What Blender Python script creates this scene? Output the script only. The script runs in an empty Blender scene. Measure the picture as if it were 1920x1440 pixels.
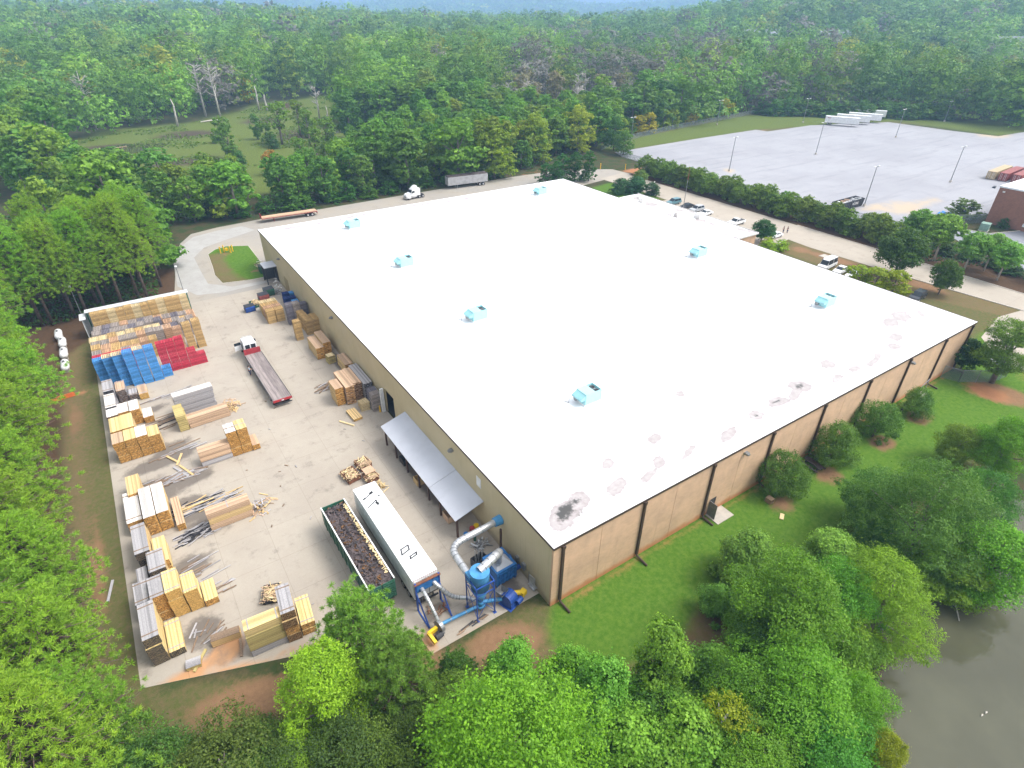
import bpy, math, random
import numpy as np
from mathutils import Vector, Matrix
R = math.radians
rng = np.random.default_rng(7)
rnd = random.Random(5)
scene = bpy.context.scene
COL = scene.collection

# ------------------------------------------------------------------ camera
CAM = np.array([-24.1034, -28.6542, 50.5365])
F_PX, YAW, PIT, ROL = 1102.2945, 0.5923, 0.5746, 0.0085
_d = np.array([math.cos(PIT)*math.sin(YAW), math.cos(PIT)*math.cos(YAW), -math.sin(PIT)])
_r = np.array([math.cos(YAW), -math.sin(YAW), 0.0])
_u = np.cross(_r, _d)
_r, _u = math.cos(ROL)*_r + math.sin(ROL)*_u, -math.sin(ROL)*_r + math.cos(ROL)*_u

def at(px, py, z=0.0):
    """world point at height z seen at a point of the 1920x1440 survey picture"""
    v = _d*F_PX + _r*(px-960) + _u*(720-py)
    p = CAM + v*((z-CAM[2])/v[2])
    return float(p[0]), float(p[1])

cd = bpy.data.cameras.new('camera')
cam = bpy.data.objects.new('camera', cd); COL.objects.link(cam)
cd.sensor_width = 36; cd.lens = F_PX/1920*36; cd.clip_start = 0.5; cd.clip_end = 20000
m = Matrix.Identity(4)
for i in range(3):
    m[i][0], m[i][1], m[i][2], m[i][3] = _r[i], _u[i], -_d[i], CAM[i]
cam.matrix_world = m
scene.camera = cam

# ------------------------------------------------------------------ mesh helpers
class MB:
    """collects shapes; build() links them as one mesh object"""
    def __init__(s): s.v, s.f, s.m = [], [], []
    def face(s, pts, m=0):
        n = len(s.v); s.v += [tuple(p) for p in pts]; s.f.append(tuple(range(n, n+len(pts)))); s.m.append(m)
    def hexa(s, p, m=0):
        n = len(s.v); s.v += [tuple(q) for q in p]
        for f in ((0,3,2,1),(4,5,6,7),(0,1,5,4),(1,2,6,5),(2,3,7,6),(3,0,4,7)):
            s.f.append(tuple(n+i for i in f)); s.m.append(m)
        return s
    def box(s, x0, x1, y0, y1, z0, z1, m=0, me=None, ax=None, mt=None):
        """me: material of the two end faces along axis ax; mt: material of the top"""
        n = len(s.f)
        s.hexa([(x0,y0,z0),(x1,y0,z0),(x1,y1,z0),(x0,y1,z0),(x0,y0,z1),(x1,y0,z1),(x1,y1,z1),(x0,y1,z1)], m)
        if me is not None:
            for k in ((2,4) if ax == 'y' else (3,5)): s.m[n+k] = me
        if mt is not None: s.m[n+1] = mt
        return s
    def rbox(s, c, dx, dy, dz, rz=0, m=0, tilt=0):
        M_ = Matrix.Translation(c) @ Matrix.Rotation(rz, 4, 'Z') @ Matrix.Rotation(tilt, 4, 'X')
        q = []
        for z in (-dz/2, dz/2):
            for x, y in ((-dx/2,-dy/2),(dx/2,-dy/2),(dx/2,dy/2),(-dx/2,dy/2)): q.append(tuple(M_ @ Vector((x,y,z))))
        s.hexa(q, m); return s
    def tube(s, pts, rad, n=10, m=0, cap=True):
        pts = [Vector(p) for p in pts]; rad = rad if hasattr(rad, '__len__') else [rad]*len(pts)
        b = len(s.v); ref = None
        for i, p in enumerate(pts):
            t = (pts[min(i+1, len(pts)-1)] - pts[max(i-1, 0)]).normalized()
            if ref is None: ref = Vector((0,0,1)) if abs(t.z) < .9 else Vector((1,0,0))
            a = t.cross(ref).normalized(); c = a.cross(t); ref = c
            for k in range(n):
                w = 2*math.pi*k/n; s.v.append(tuple(p + (a*math.cos(w)+c*math.sin(w))*rad[i]))
        for i in range(len(pts)-1):
            for k in range(n):
                k2 = (k+1) % n
                s.f.append((b+i*n+k, b+i*n+k2, b+(i+1)*n+k2, b+(i+1)*n+k)); s.m.append(m)
        if cap:
            s.f.append(tuple(b+k for k in range(n))[::-1]); s.m.append(m)
            e = b+(len(pts)-1)*n; s.f.append(tuple(e+k for k in range(n))); s.m.append(m)
        return s
    def cyl(s, p0, p1, r0, r1=None, n=12, m=0): return s.tube([p0, p1], [r0, r0 if r1 is None else r1], n, m)
    def prism(s, poly, z0, z1, m=0, mt=None):
        n = len(s.v); k = len(poly)
        s.v += [(x,y,z0) for x,y in poly] + [(x,y,z1) for x,y in poly]
        s.f.append(tuple(range(n, n+k))[::-1]); s.m.append(m)
        s.f.append(tuple(range(n+k, n+2*k))); s.m.append(m if mt is None else mt)
        for i in range(k):
            j = (i+1) % k; s.f.append((n+i, n+j, n+k+j, n+k+i)); s.m.append(m)
        return s
    def profile(s, prof, x0, x1, m=0, inset=None):
        """prof in (y, z) extruded along x; inset shrinks the upper points sideways"""
        n = len(s.v); k = len(prof); ins = inset or [0]*k
        s.v += [(x0+ins[i],y,z) for i,(y,z) in enumerate(prof)] + [(x1-ins[i],y,z) for i,(y,z) in enumerate(prof)]
        s.f.append(tuple(range(n, n+k))); s.m.append(m); s.f.append(tuple(range(n+k, n+2*k))[::-1]); s.m.append(m)
        for i in range(k):
            j = (i+1) % k; s.f.append((n+j, n+i, n+k+i, n+k+j)); s.m.append(m)
        return s
    def mesh(s, name, mats, smooth=False):
        me = bpy.data.meshes.new(name); me.from_pydata(s.v, [], s.f)
        for a in mats if isinstance(mats, (list, tuple)) else [mats]: me.materials.append(a)
        me.polygons.foreach_set('material_index', s.m)
        if smooth: me.polygons.foreach_set('use_smooth', [True]*len(s.f))
        me.update(); return me
    def build(s, name, mats, parent=None, smooth=False):
        return link(name, s.mesh(name, mats, smooth), parent)

def link(name, me, parent=None):
    o = bpy.data.objects.new(name, me); COL.objects.link(o)
    if parent: o.parent = parent
    return o
def tag(o, label=None, cat=None, group=None, kind=None):
    for k, v in (('label',label),('category',cat),('group',group),('kind',kind)):
        if v: o[k] = v
    return o
def thing(name, label, cat, loc=(0,0,0), rz=0, group=None, sc=None):
    o = bpy.data.objects.new(name, None); COL.objects.link(o); o.empty_display_size = .3
    o.location = loc if len(loc) == 3 else (loc[0], loc[1], 0); o.rotation_euler = (0,0,rz)
    if sc: o.scale = sc if hasattr(sc, '__len__') else (sc,)*3
    return tag(o, label, cat, group)
def kids(o): return [c for c in list(o.children)]
def dup(root, loc, rz=None, label=None, group=None, sc=None):
    """copy of a thing with copies of its parts and sub-parts"""
    r = root.copy(); COL.objects.link(r); r.location = loc
    if rz is not None: r.rotation_euler = (0,0,rz)
    if sc: r.scale = (sc,)*3
    if label: r['label'] = label
    if group: r['group'] = group
    for ch in kids(root):
        c = ch.copy(); COL.objects.link(c); c.parent = r
        for g in kids(ch):
            d = g.copy(); COL.objects.link(d); d.parent = c
    return r
ORD = ['first','second','third','fourth','fifth','sixth','seventh','eighth','ninth','tenth','eleventh','twelfth','thirteenth','fourteenth','fifteenth','sixteenth','seventeenth','eighteenth','nineteenth','twentieth']

# ------------------------------------------------------------------ materials
def nn(nt, t, **kw):
    n = nt.nodes.new(t)
    for k, v in kw.items(): setattr(n, k, v)
    return n
def newmat(name):
    m_ = bpy.data.materials.new(name); m_.use_nodes = True; nt = m_.node_tree
    return m_, nt, nt.nodes['Principled BSDF']
def rgba(c): return (c[0], c[1], c[2], 1)
def mixc(nt, fac, a, b, blend='MIX'):
    n = nn(nt, 'ShaderNodeMix', data_type='RGBA', blend_type=blend)
    for sock, v in ((n.inputs[0], fac), (n.inputs[6], a), (n.inputs[7], b)):
        if isinstance(v, bpy.types.NodeSocket): nt.links.new(v, sock)
        elif hasattr(v, '__len__'): sock.default_value = rgba(v)
        else: sock.default_value = v
    return n.outputs[2]
def noise(nt, co, scale, detail=4, rough=.6):
    n = nn(nt, 'ShaderNodeTexNoise'); n.inputs['Scale'].default_value = scale
    n.inputs['Detail'].default_value = detail; n.inputs['Roughness'].default_value = rough
    if co is not None: nt.links.new(co, n.inputs['Vector'])
    return n.outputs[0]
def ramp(nt, v, a, b, c0=0.0, c1=1.0):
    n = nn(nt, 'ShaderNodeMapRange', interpolation_type='SMOOTHSTEP'); n.inputs[1].default_value = a; n.inputs[2].default_value = b
    n.inputs[3].default_value = c0; n.inputs[4].default_value = c1
    nt.links.new(v, n.inputs[0]); return n.outputs[0]
def mathn(nt, op, a, b):
    n = nn(nt, 'ShaderNodeMath', operation=op)
    for s_, v in ((n.inputs[0], a), (n.inputs[1], b)):
        if isinstance(v, bpy.types.NodeSocket): nt.links.new(v, s_)
        else: s_.default_value = v
    return n.outputs[0]
def stretch(nt, co, sc):
    n = nn(nt, 'ShaderNodeMapping'); n.inputs['Scale'].default_value = sc; nt.links.new(co, n.inputs[0]); return n.outputs[0]
def bump(nt, bsdf, h, strength=.3, dist=.02):
    n = nn(nt, 'ShaderNodeBump'); n.inputs['Strength'].default_value = strength; n.inputs['Distance'].default_value = dist
    nt.links.new(h, n.inputs['Height']); nt.links.new(n.outputs[0], bsdf.inputs['Normal'])
def pos(nt): return nn(nt, 'ShaderNodeNewGeometry').outputs['Position']
def objco(nt): return nn(nt, 'ShaderNodeTexCoord').outputs['Object']

def mat(name, c, rough=.7, var=.25, scale=3.0, c2=None, isl=0.0, metal=0.0, stretchv=None, spec=.4, bmp=0):
    """plain procedural surface: two-tone noise, optional change from piece to piece"""
    m_, nt, b = newmat(name); co = objco(nt)
    if stretchv: co = stretch(nt, co, stretchv)
    nz = noise(nt, co, scale)
    c2 = c2 or tuple(x*(1-var) for x in c)
    col = mixc(nt, ramp(nt, nz, .35, .68), c, c2)
    if isl:
        g = nn(nt, 'ShaderNodeNewGeometry').outputs['Random Per Island']
        col = mixc(nt, 1.0, col, mixc(nt, g, (1-isl,)*3, (1+isl*.6,)*3), 'MULTIPLY')
    nt.links.new(col, b.inputs['Base Color'])
    b.inputs['Roughness'].default_value = rough; b.inputs['Metallic'].default_value = metal
    b.inputs['Specular IOR Level'].default_value = spec
    if bmp: bump(nt, b, nz, bmp)
    return m_

MAT = {}
for n_, a in dict(
    white_paint=((.78,.79,.80),.45,.06,1.2), white_dirty=((.76,.76,.755),.55,.18,1.5), dark_rubber=((.025,.025,.027),.8,.3,4),
    glass_dark=((.03,.04,.05),.08,.2,2), red_paint=((.38,.04,.05),.5,.25,2), dark_steel=((.05,.05,.055),.55,.3,3),
    grey_steel=((.30,.31,.32),.45,.25,4), brown_steel=((.10,.055,.04),.6,.3,3), green_paint=((.030,.12,.075),.55,.35,1.2),
    blue_paint=((.03,.17,.46),.5,.4,1.5), blue_light=((.07,.28,.54),.5,.3,1.2), blue_deep=((.02,.075,.33),.45,.25,2),
    yellow_paint=((.78,.52,.015),.45,.12,2), concrete_pad=((.46,.42,.37),.85,.2,1), black_paint=((.03,.032,.04),.5,.3,2),
    canopy_sheet=((.50,.52,.58),.5,.10,.35), navy_cloth=((.03,.04,.11),.9,.3,9), sky_cloth=((.35,.55,.72),.9,.2,9), skin=((.42,.25,.18),.6,.1,9),
    hair_dark=((.03,.02,.015),.8,.2,9), straw=((.55,.42,.15),.9,.2,9), rust=((.22,.09,.05),.85,.45,2), silver=((.62,.63,.65),.35,.25,3),
    container_tan=((.50,.38,.22),.6,.3,1.5), container_red=((.30,.08,.07),.6,.3,1.5), tarp_blue=((.05,.25,.65),.5,.2,2), orange_fence=((.7,.16,.04),.7,.2,4),
    scrap_dark=((.11,.085,.085),.9,.5,1.6), tyre=((.025,.025,.027),.8,.3,4), rim=((.55,.55,.57),.4,.2,4), red_lens=((.5,.02,.02),.3,.1,4),
    pale_stone=((.55,.50,.44),.9,.25,3), transformer_green=((.22,.34,.28),.6,.15,2), gas_yellow=((.75,.45,.02),.5,.1,3), aqua=((.36,.66,.70),.5,.10,1.5),
    aqua_dark=((.28,.54,.58),.5,.12,1.5), shed_white=((.66,.68,.70),.5,.12,.6), silver_car=((.45,.47,.5),.3,.1,2), teal_car=((.10,.22,.26),.3,.1,2), dark_car=((.03,.035,.045),.25,.1,2),
    far_grey=((.20,.22,.25),.7,.2,.3), trailer_grey=((.42,.42,.43),.6,.25,1), dark_wood=((.06,.045,.045),.9,.35,3), grey_bark=((.22,.19,.16),.95,.4,2), pine_bark=((.14,.10,.08),.95,.45,2), pale_bark=((.42,.37,.31),.9,.3,2), dead_bark=((.52,.48,.44),.95,.3,1.5),
    fascia_brown=((.07,.045,.035),.5,.2,2), fascia_tan=((.36,.28,.15),.6,.15,2)).items():
    MAT[n_] = mat(n_, *a)
for n_ in ('silver','rim','grey_steel'): MAT[n_].node_tree.nodes['Principled BSDF'].inputs['Metallic'].default_value = .6
# sawn wood: every board its own tone
def wood(name, c, c2, isl=.35):
    return mat(name, c, .85, .2, 2.2, c2, isl=isl, stretchv=(5,5,5), spec=.2)
for n_, a in dict(w_fresh=((.66,.48,.25),(.56,.39,.18)), w_yellow=((.74,.57,.28),(.64,.47,.20)), w_grey=((.42,.40,.41),(.31,.30,.31)), w_white=((.74,.70,.67),(.58,.54,.51)),
    w_pink=((.58,.41,.28),(.47,.31,.20)), w_olive=((.52,.42,.17),(.42,.34,.15)), w_brown=((.30,.21,.14),(.20,.14,.10)), e_orange=((.52,.24,.055),(.34,.14,.03)), e_brown=((.17,.085,.035),(.09,.045,.025)),
    e_dark=((.050,.048,.056),(.024,.023,.028)), e_fresh=((.62,.38,.12),(.46,.26,.07)), p_tan=((.62,.42,.19),(.48,.31,.13)), p_pale=((.72,.58,.34),(.6,.46,.25)),
    p_grey=((.40,.35,.32),(.27,.23,.21)), p_slate=((.24,.22,.25),(.15,.14,.17)), p_pink=((.60,.38,.24),(.46,.28,.17)), p_blue=((.115,.36,.74),(.06,.25,.60)), p_red=((.62,.06,.10),(.44,.035,.06)), p_navy=((.03,.06,.22),(.02,.04,.14))).items():
    MAT[n_] = wood(n_, *a)
MAT['e_orange'] = mat('e_orange', (.62,.34,.09), .85, .2, 7, (.26,.11,.03), isl=.75, spec=.2)
MAT['e_brown'] = mat('e_brown', (.17,.085,.035), .85, .2, 9, (.07,.04,.02), isl=.55, spec=.2)

def brick_mat(name, c1, c2, mortar, stain=None):
    m_, nt, b = newmat(name); p = pos(nt)
    bt = nn(nt, 'ShaderNodeTexBrick'); sx = nn(nt, 'ShaderNodeSeparateXYZ'); nt.links.new(p, sx.inputs[0])
    u = mathn(nt, 'ADD', sx.outputs[0], sx.outputs[1]); cx = nn(nt, 'ShaderNodeCombineXYZ')
    nt.links.new(u, cx.inputs[0]); nt.links.new(sx.outputs[2], cx.inputs[1]); nt.links.new(cx.outputs[0], bt.inputs['Vector'])
    bt.inputs['Scale'].default_value = 1; bt.inputs['Brick Width'].default_value = .4; bt.inputs['Row Height'].default_value = .1
    bt.inputs['Mortar Size'].default_value = .008
    bt.inputs['Color1'].default_value = rgba(c1); bt.inputs['Color2'].default_value = rgba(c2); bt.inputs['Mortar'].default_value = rgba(mortar)
    col = bt.outputs[0]
    col = mixc(nt, 1.0, col, mixc(nt, ramp(nt, noise(nt, p, .45, 6), .3, .7), (.88,.88,.88), (1.1,1.08,1.06)), 'MULTIPLY')
    streak = ramp(nt, noise(nt, stretch(nt, p, (1.6,1.6,.14)), 1.0, 5), .52, .78)
    col = mixc(nt, mathn(nt, 'MULTIPLY', streak, .30), col, tuple(x*.55 for x in c1))
    if stain:   # clay splashed on the foot of the wall
        h = mathn(nt, 'ADD', sx.outputs[2], mathn(nt, 'MULTIPLY', noise(nt, p, .7, 5), -1.1))
        col = mixc(nt, ramp(nt, h, -.35, .55, .8, 0.0), col, stain)
    nt.links.new(col, b.inputs['Base Color']); b.inputs['Roughness'].default_value = .9
    return m_
MAT['brick_front'] = brick_mat('brick_front', (.61,.40,.26), (.55,.355,.225), (.54,.40,.285), (.46,.16,.045))
MAT['brick_red'] = brick_mat('brick_red', (.30,.135,.085), (.25,.11,.07), (.27,.16,.12))
def tanwall():
    m_, nt, b = newmat('wall_tan'); p = pos(nt); sx = nn(nt, 'ShaderNodeSeparateXYZ'); nt.links.new(p, sx.inputs[0])
    w = nn(nt, 'ShaderNodeMath', operation='PINGPONG'); nt.links.new(sx.outputs[1], w.inputs[0]); w.inputs[1].default_value = .15
    col = mixc(nt, ramp(nt, noise(nt, p, .25, 5), .3, .7), (.54,.455,.285), (.48,.40,.24))
    col = mixc(nt, ramp(nt, w.outputs[0], .0, .02, .35, 0), col, (.25,.2,.11))
    streak = ramp(nt, noise(nt, stretch(nt, p, (1,2.2,.12)), 1.0, 5), .55, .8)
    col = mixc(nt, mathn(nt, 'MULTIPLY', streak, .28), col, (.24,.19,.11))
    h = mathn(nt, 'ADD', sx.outputs[2], mathn(nt, 'MULTIPLY', noise(nt, p, .6, 5), -1.2))
    col = mixc(nt, ramp(nt, h, -.5, .6, .55, 0.0), col, (.22,.17,.12))
    nt.links.new(col, b.inputs['Base Color']); b.inputs['Roughness'].default_value = .7
    return m_
MAT['wall_tan'] = tanwall()

def roofmat():
    """white membrane with ponding stains of their own shape near the gutter edges"""
    m_, nt, b = newmat('roof_membrane'); p = pos(nt)
    a = nn(nt, 'ShaderNodeAttribute', attribute_name='stain').outputs['Fac']
    a2 = nn(nt, 'ShaderNodeAttribute', attribute_name='soot').outputs['Fac']
    n1 = noise(nt, p, .8, 8, .72); n2 = noise(nt, p, 1.6, 8, .75)
    base = mixc(nt, ramp(nt, noise(nt, p, .05, 3), .3, .7), (.84,.85,.86), (.80,.81,.82))
    s1 = ramp(nt, mathn(nt, 'ADD', a, mathn(nt, 'MULTIPLY', n1, .9)), .76, .96)
    col = mixc(nt, mathn(nt, 'MULTIPLY', s1, mathn(nt, 'ADD', .45, mathn(nt, 'MULTIPLY', n2, .7))), base, (.26,.215,.21))
    rim = mathn(nt, 'MULTIPLY', ramp(nt, mathn(nt, 'ADD', a, mathn(nt, 'MULTIPLY', n1, .9)), .84, .94), ramp(nt, mathn(nt, 'ADD', a, mathn(nt, 'MULTIPLY', n1, .9)), 1.04, .94))
    col = mixc(nt, mathn(nt, 'MULTIPLY', rim, .25), col, (.22,.19,.19))
    s2 = ramp(nt, mathn(nt, 'ADD', a2, mathn(nt, 'MULTIPLY', n2, .9)), .95, 1.2)
    col = mixc(nt, s2, col, (.06,.058,.055))
    nt.links.new(col, b.inputs['Base Color']); b.inputs['Roughness'].default_value = .6
    return m_
MAT['roof'] = roofmat()

def paving(name, c1, c2, dark, joint=None, patch=None, tracks=None, scale=.12):
    m_, nt, b = newmat(name); p = pos(nt)
    col = mixc(nt, ramp(nt, noise(nt, p, scale, 6, .65), .3, .7), c1, c2)
    col = mixc(nt, mathn(nt, 'MULTIPLY', ramp(nt, noise(nt, p, scale*4.2, 6, .7), .52, .75), .5), col, dark)
    col = mixc(nt, 1.0, col, mixc(nt, noise(nt, p, 6, 3), (.90,.90,.90), (1.08,1.08,1.08)), 'MULTIPLY')
    if tracks:
        s_ = ramp(nt, noise(nt, stretch(nt, p, tracks), 1.0, 4), .50, .72)
        col = mixc(nt, mathn(nt, 'MULTIPLY', s_, .55), col, tuple(x*.66 for x in c1))
    st = nn(nt, 'ShaderNodeAttribute', attribute_name='wet').outputs['Fac']
    s2 = ramp(nt, mathn(nt, 'ADD', st, mathn(nt, 'MULTIPLY', noise(nt, p, .8, 6, .7), .8)), .52, .92)
    col = mixc(nt, mathn(nt, 'MULTIPLY', s2, .85), col, dark)
    if patch:
        at_ = nn(nt, 'ShaderNodeAttribute', attribute_name='clay').outputs['Fac']
        s3 = ramp(nt, mathn(nt, 'ADD', at_, mathn(nt, 'MULTIPLY', noise(nt, p, .5, 6, .7), .7)), .6, 1.1)
        col = mixc(nt, s3, col, patch)
    if joint:
        bt = nn(nt, 'ShaderNodeTexBrick'); bt.offset = 0; nt.links.new(p, bt.inputs['Vector'])
        bt.inputs['Scale'].default_value = 1; bt.inputs['Brick Width'].default_value = joint; bt.inputs['Row Height'].default_value = joint
        bt.inputs['Mortar Size'].default_value = .03; bt.inputs['Color1'].default_value = (1,1,1,1); bt.inputs['Color2'].default_value = (.97,.97,.97,1); bt.inputs['Mortar'].default_value = (.82,.81,.79,1)
        col = mixc(nt, 1.0, col, bt.outputs[0], 'MULTIPLY')
    nt.links.new(col, b.inputs['Base Color']); b.inputs['Roughness'].default_value = .9
    return m_
MAT['yard'] = paving('yard_concrete', (.405,.36,.30), (.35,.305,.255), (.12,.10,.085), 5.2, (.50,.27,.13))
MAT['drive'] = paving('drive_gravel', (.345,.305,.25), (.30,.28,.255), (.21,.165,.12), None, (.42,.22,.11), scale=.07)
MAT['pale_gravel'] = paving('pale_gravel', (.39,.38,.365), (.335,.32,.30), (.26,.22,.18), None, None, scale=.3)
MAT['road'] = paving('road_concrete', (.41,.36,.30), (.365,.32,.265), (.25,.205,.16), 6.0, None, scale=.1)
MAT['lot'] = paving('lot_asphalt', (.325,.325,.35), (.275,.275,.30), (.215,.21,.22), None, (.42,.34,.25), (.035,.30,.1), scale=.035)
MAT['asphalt_blue'] = paving('asphalt_blue', (.26,.27,.30), (.22,.23,.26), (.16,.16,.17), None, None, scale=.2)

def groundmat():
    m_, nt, b = newmat('ground_cover'); p = pos(nt)
    A = lambda n_: nn(nt, 'ShaderNodeAttribute', attribute_name=n_).outputs['Fac']
    n1 = noise(nt, p, .35, 6, .65); n2 = noise(nt, p, 1.8, 6, .7); n3 = noise(nt, p, 9, 3, .7); nb = noise(nt, p, .09, 4)
    col = mixc(nt, ramp(nt, n1, .35, .65), (.035,.06,.018), (.075,.06,.032))                         # woodland floor
    nmix = mathn(nt, 'ADD', mathn(nt, 'MULTIPLY', n1, .55), mathn(nt, 'MULTIPLY', n2, .45))
    def lay(attr, ca, cb, amp=.7, lo=.62, hi=.95, f=n2):
        nonlocal col
        s_ = ramp(nt, mathn(nt, 'ADD', A(attr), mathn(nt, 'MULTIPLY', nmix, amp)), lo, hi)
        col = mixc(nt, s_, col, mixc(nt, ramp(nt, f, .3, .7), ca, cb))
    lay('field', (.085,.105,.028), (.13,.10,.05))
    lay('dry', (.135,.12,.045), (.155,.105,.06))
    lay('lawn', (.058,.140,.012), (.098,.172,.024), .9, .62, 1.05, n2)
    lay('needles', (.105,.06,.034), (.07,.045,.026))
    lay('dirt', (.26,.155,.085), (.19,.11,.06), 1.0, .75, 1.15)
    lay('clay', (.40,.185,.09), (.31,.15,.075), .9, .7, 1.1)
    lay('marsh', (.135,.185,.03), (.07,.085,.028), .8, .5, 1.0, n2)
    lay('mud', (.06,.05,.038), (.085,.062,.04), .9, .65, 1.05)
    col = mixc(nt, 1.0, col, mixc(nt, n3, (.78,.78,.78), (1.22,1.22,1.22)), 'MULTIPLY')
    col = mixc(nt, 1.0, col, mixc(nt, n2, (.85,.85,.85), (1.15,1.15,1.15)), 'MULTIPLY')
    nt.links.new(col, b.inputs['Base Color']); b.inputs['Roughness'].default_value = 1; b.inputs['Specular IOR Level'].default_value = .1
    bump(nt, b, n3, .6, .05)
    return m_
MAT['ground'] = groundmat()

def watermat(name, c, rough=.04):
    m_, nt, b = newmat(name); p = pos(nt)
    nt.links.new(mixc(nt, ramp(nt, noise(nt, p, .12, 4), .3, .7), c, tuple(x*.75 for x in c)), b.inputs['Base Color'])
    b.inputs['Roughness'].default_value = rough; b.inputs['IOR'].default_value = 1.33; b.inputs['Specular IOR Level'].default_value = .5
    bump(nt, b, noise(nt, stretch(nt, p, (.8,2.2,1)), 2.2, 3), .05, .02)
    return m_
MAT['pond'] = watermat('pond_water', (.088,.088,.056), .03)
MAT['marsh_water'] = watermat('marsh_water', (.07,.065,.04), .05)

def leafmat(name, trans=.40, attr=None):
    """foliage: the object's own tint, varied from leaf to leaf and tree to tree"""
    m_, nt, b = newmat(name); out = nt.nodes['Material Output']
    oi = nn(nt, 'ShaderNodeObjectInfo')
    tint = nn(nt, 'ShaderNodeAttribute', attribute_name=attr).outputs['Color'] if attr else oi.outputs['Color']
    isl = nn(nt, 'ShaderNodeNewGeometry').outputs['Random Per Island']
    col = mixc(nt, 1.0, tint, mixc(nt, isl, (.70,.74,.66), (1.28,1.26,1.30)), 'MULTIPLY')
    nz = noise(nt, pos(nt), .55, 3)
    col = mixc(nt, 1.0, col, mixc(nt, ramp(nt, nz, .3, .7), (.84,.86,.92), (1.16,1.12,1.0)), 'MULTIPLY')
    hs = nn(nt, 'ShaderNodeHueSaturation'); nt.links.new(col, hs.inputs['Color'])
    if not attr: nt.links.new(ramp(nt, oi.outputs['Random'], 0, 1, .487, .513), hs.inputs['Hue'])
    nt.links.new(hs.outputs[0], b.inputs['Base Color']); b.inputs['Roughness'].default_value = .52; b.inputs['Specular IOR Level'].default_value = .22
    tr = nn(nt, 'ShaderNodeBsdfTranslucent'); nt.links.new(mixc(nt, 1.0, hs.outputs[0], (1.0,1.15,.55), 'MULTIPLY'), tr.inputs['Color'])
    mx = nn(nt, 'ShaderNodeMixShader'); mx.inputs[0].default_value = trans
    nt.links.new(b.outputs[0], mx.inputs[1]); nt.links.new(tr.outputs[0], mx.inputs[2]); nt.links.new(mx.outputs[0], out.inputs['Surface'])
    return m_
MAT['leaf'] = leafmat('foliage'); MAT['needle'] = leafmat('pine_needles', .3); MAT['far_leaf'] = leafmat('far_foliage', .3, 'tint')
def meshwire(name, c, alpha_scale):
    m_, nt, b = newmat(name); out = nt.nodes['Material Output']; co = objco(nt)
    b.inputs['Base Color'].default_value = rgba(c); b.inputs['Roughness'].default_value = .6; b.inputs['Metallic'].default_value = .3
    sx = nn(nt, 'ShaderNodeSeparateXYZ'); nt.links.new(co, sx.inputs[0])
    u = mathn(nt, 'ADD', sx.outputs[0], sx.outputs[1]); a1 = mathn(nt, 'ADD', u, sx.outputs[2]); a2 = mathn(nt, 'SUBTRACT', u, sx.outputs[2])
    f = []
    for a in (a1, a2):
        w = nn(nt, 'ShaderNodeMath', operation='PINGPONG'); nt.links.new(a, w.inputs[0]); w.inputs[1].default_value = .06
        f.append(mathn(nt, 'LESS_THAN', w.outputs[0], alpha_scale))
    fac = mathn(nt, 'MAXIMUM', f[0], f[1])
    tp = nn(nt, 'ShaderNodeBsdfTransparent'); mx = nn(nt, 'ShaderNodeMixShader')
    nt.links.new(fac, mx.inputs[0]); nt.links.new(tp.outputs[0], mx.inputs[1]); nt.links.new(b.outputs[0], mx.inputs[2]); nt.links.new(mx.outputs[0], out.inputs['Surface'])
    return m_
MAT['chain_link'] = meshwire('chain_link', (.22,.27,.27), .012)
# ------------------------------------------------------------------ light, sky, air
SUN_EL, SUN_AZ = R(56), R(128)        # azimuth clockwise from +y
w = bpy.data.worlds.new('World'); scene.world = w; w.use_nodes = True; nt = w.node_tree
bg = nt.nodes['Background']; sky = nn(nt, 'ShaderNodeTexSky', sky_type='NISHITA'); sky.sun_disc = False
sky.sun_elevation = SUN_EL; sky.sun_rotation = SUN_AZ; sky.air_density = 1.0; sky.dust_density = 3.0; sky.ozone_density = 1.0
hs = nn(nt, 'ShaderNodeHueSaturation'); hs.inputs['Saturation'].default_value = .20; hs.inputs['Value'].default_value = 1.0
nt.links.new(sky.outputs[0], hs.inputs['Color']); nt.links.new(hs.outputs[0], bg.inputs['Color']); bg.inputs['Strength'].default_value = .15
sl = bpy.data.lights.new('sun', 'SUN'); sl.energy = .95; sl.angle = R(22); sl.color = (1, .95, .87)
so = bpy.data.objects.new('sun', sl); COL.objects.link(so)
sd = Vector((math.sin(SUN_AZ)*math.cos(SUN_EL), math.cos(SUN_AZ)*math.cos(SUN_EL), math.sin(SUN_EL)))
so.rotation_euler = sd.to_track_quat('Z', 'Y').to_euler(); so.location = (0,0,200)
vs = scene.view_settings; vs.view_transform = 'Standard'; vs.look = 'None'; vs.gamma = 1; vs.exposure = 1.36
scene.render.engine = 'CYCLES'; cy = scene.cycles
cy.max_bounces = 5; cy.diffuse_bounces = 3; cy.glossy_bounces = 2; cy.transmission_bounces = 3; cy.transparent_max_bounces = 8; cy.volume_bounces = 0
cy.use_denoising = True; cy.denoiser = 'OPENIMAGEDENOISE'
cy.use_adaptive_sampling = True; cy.adaptive_threshold = .02

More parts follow.
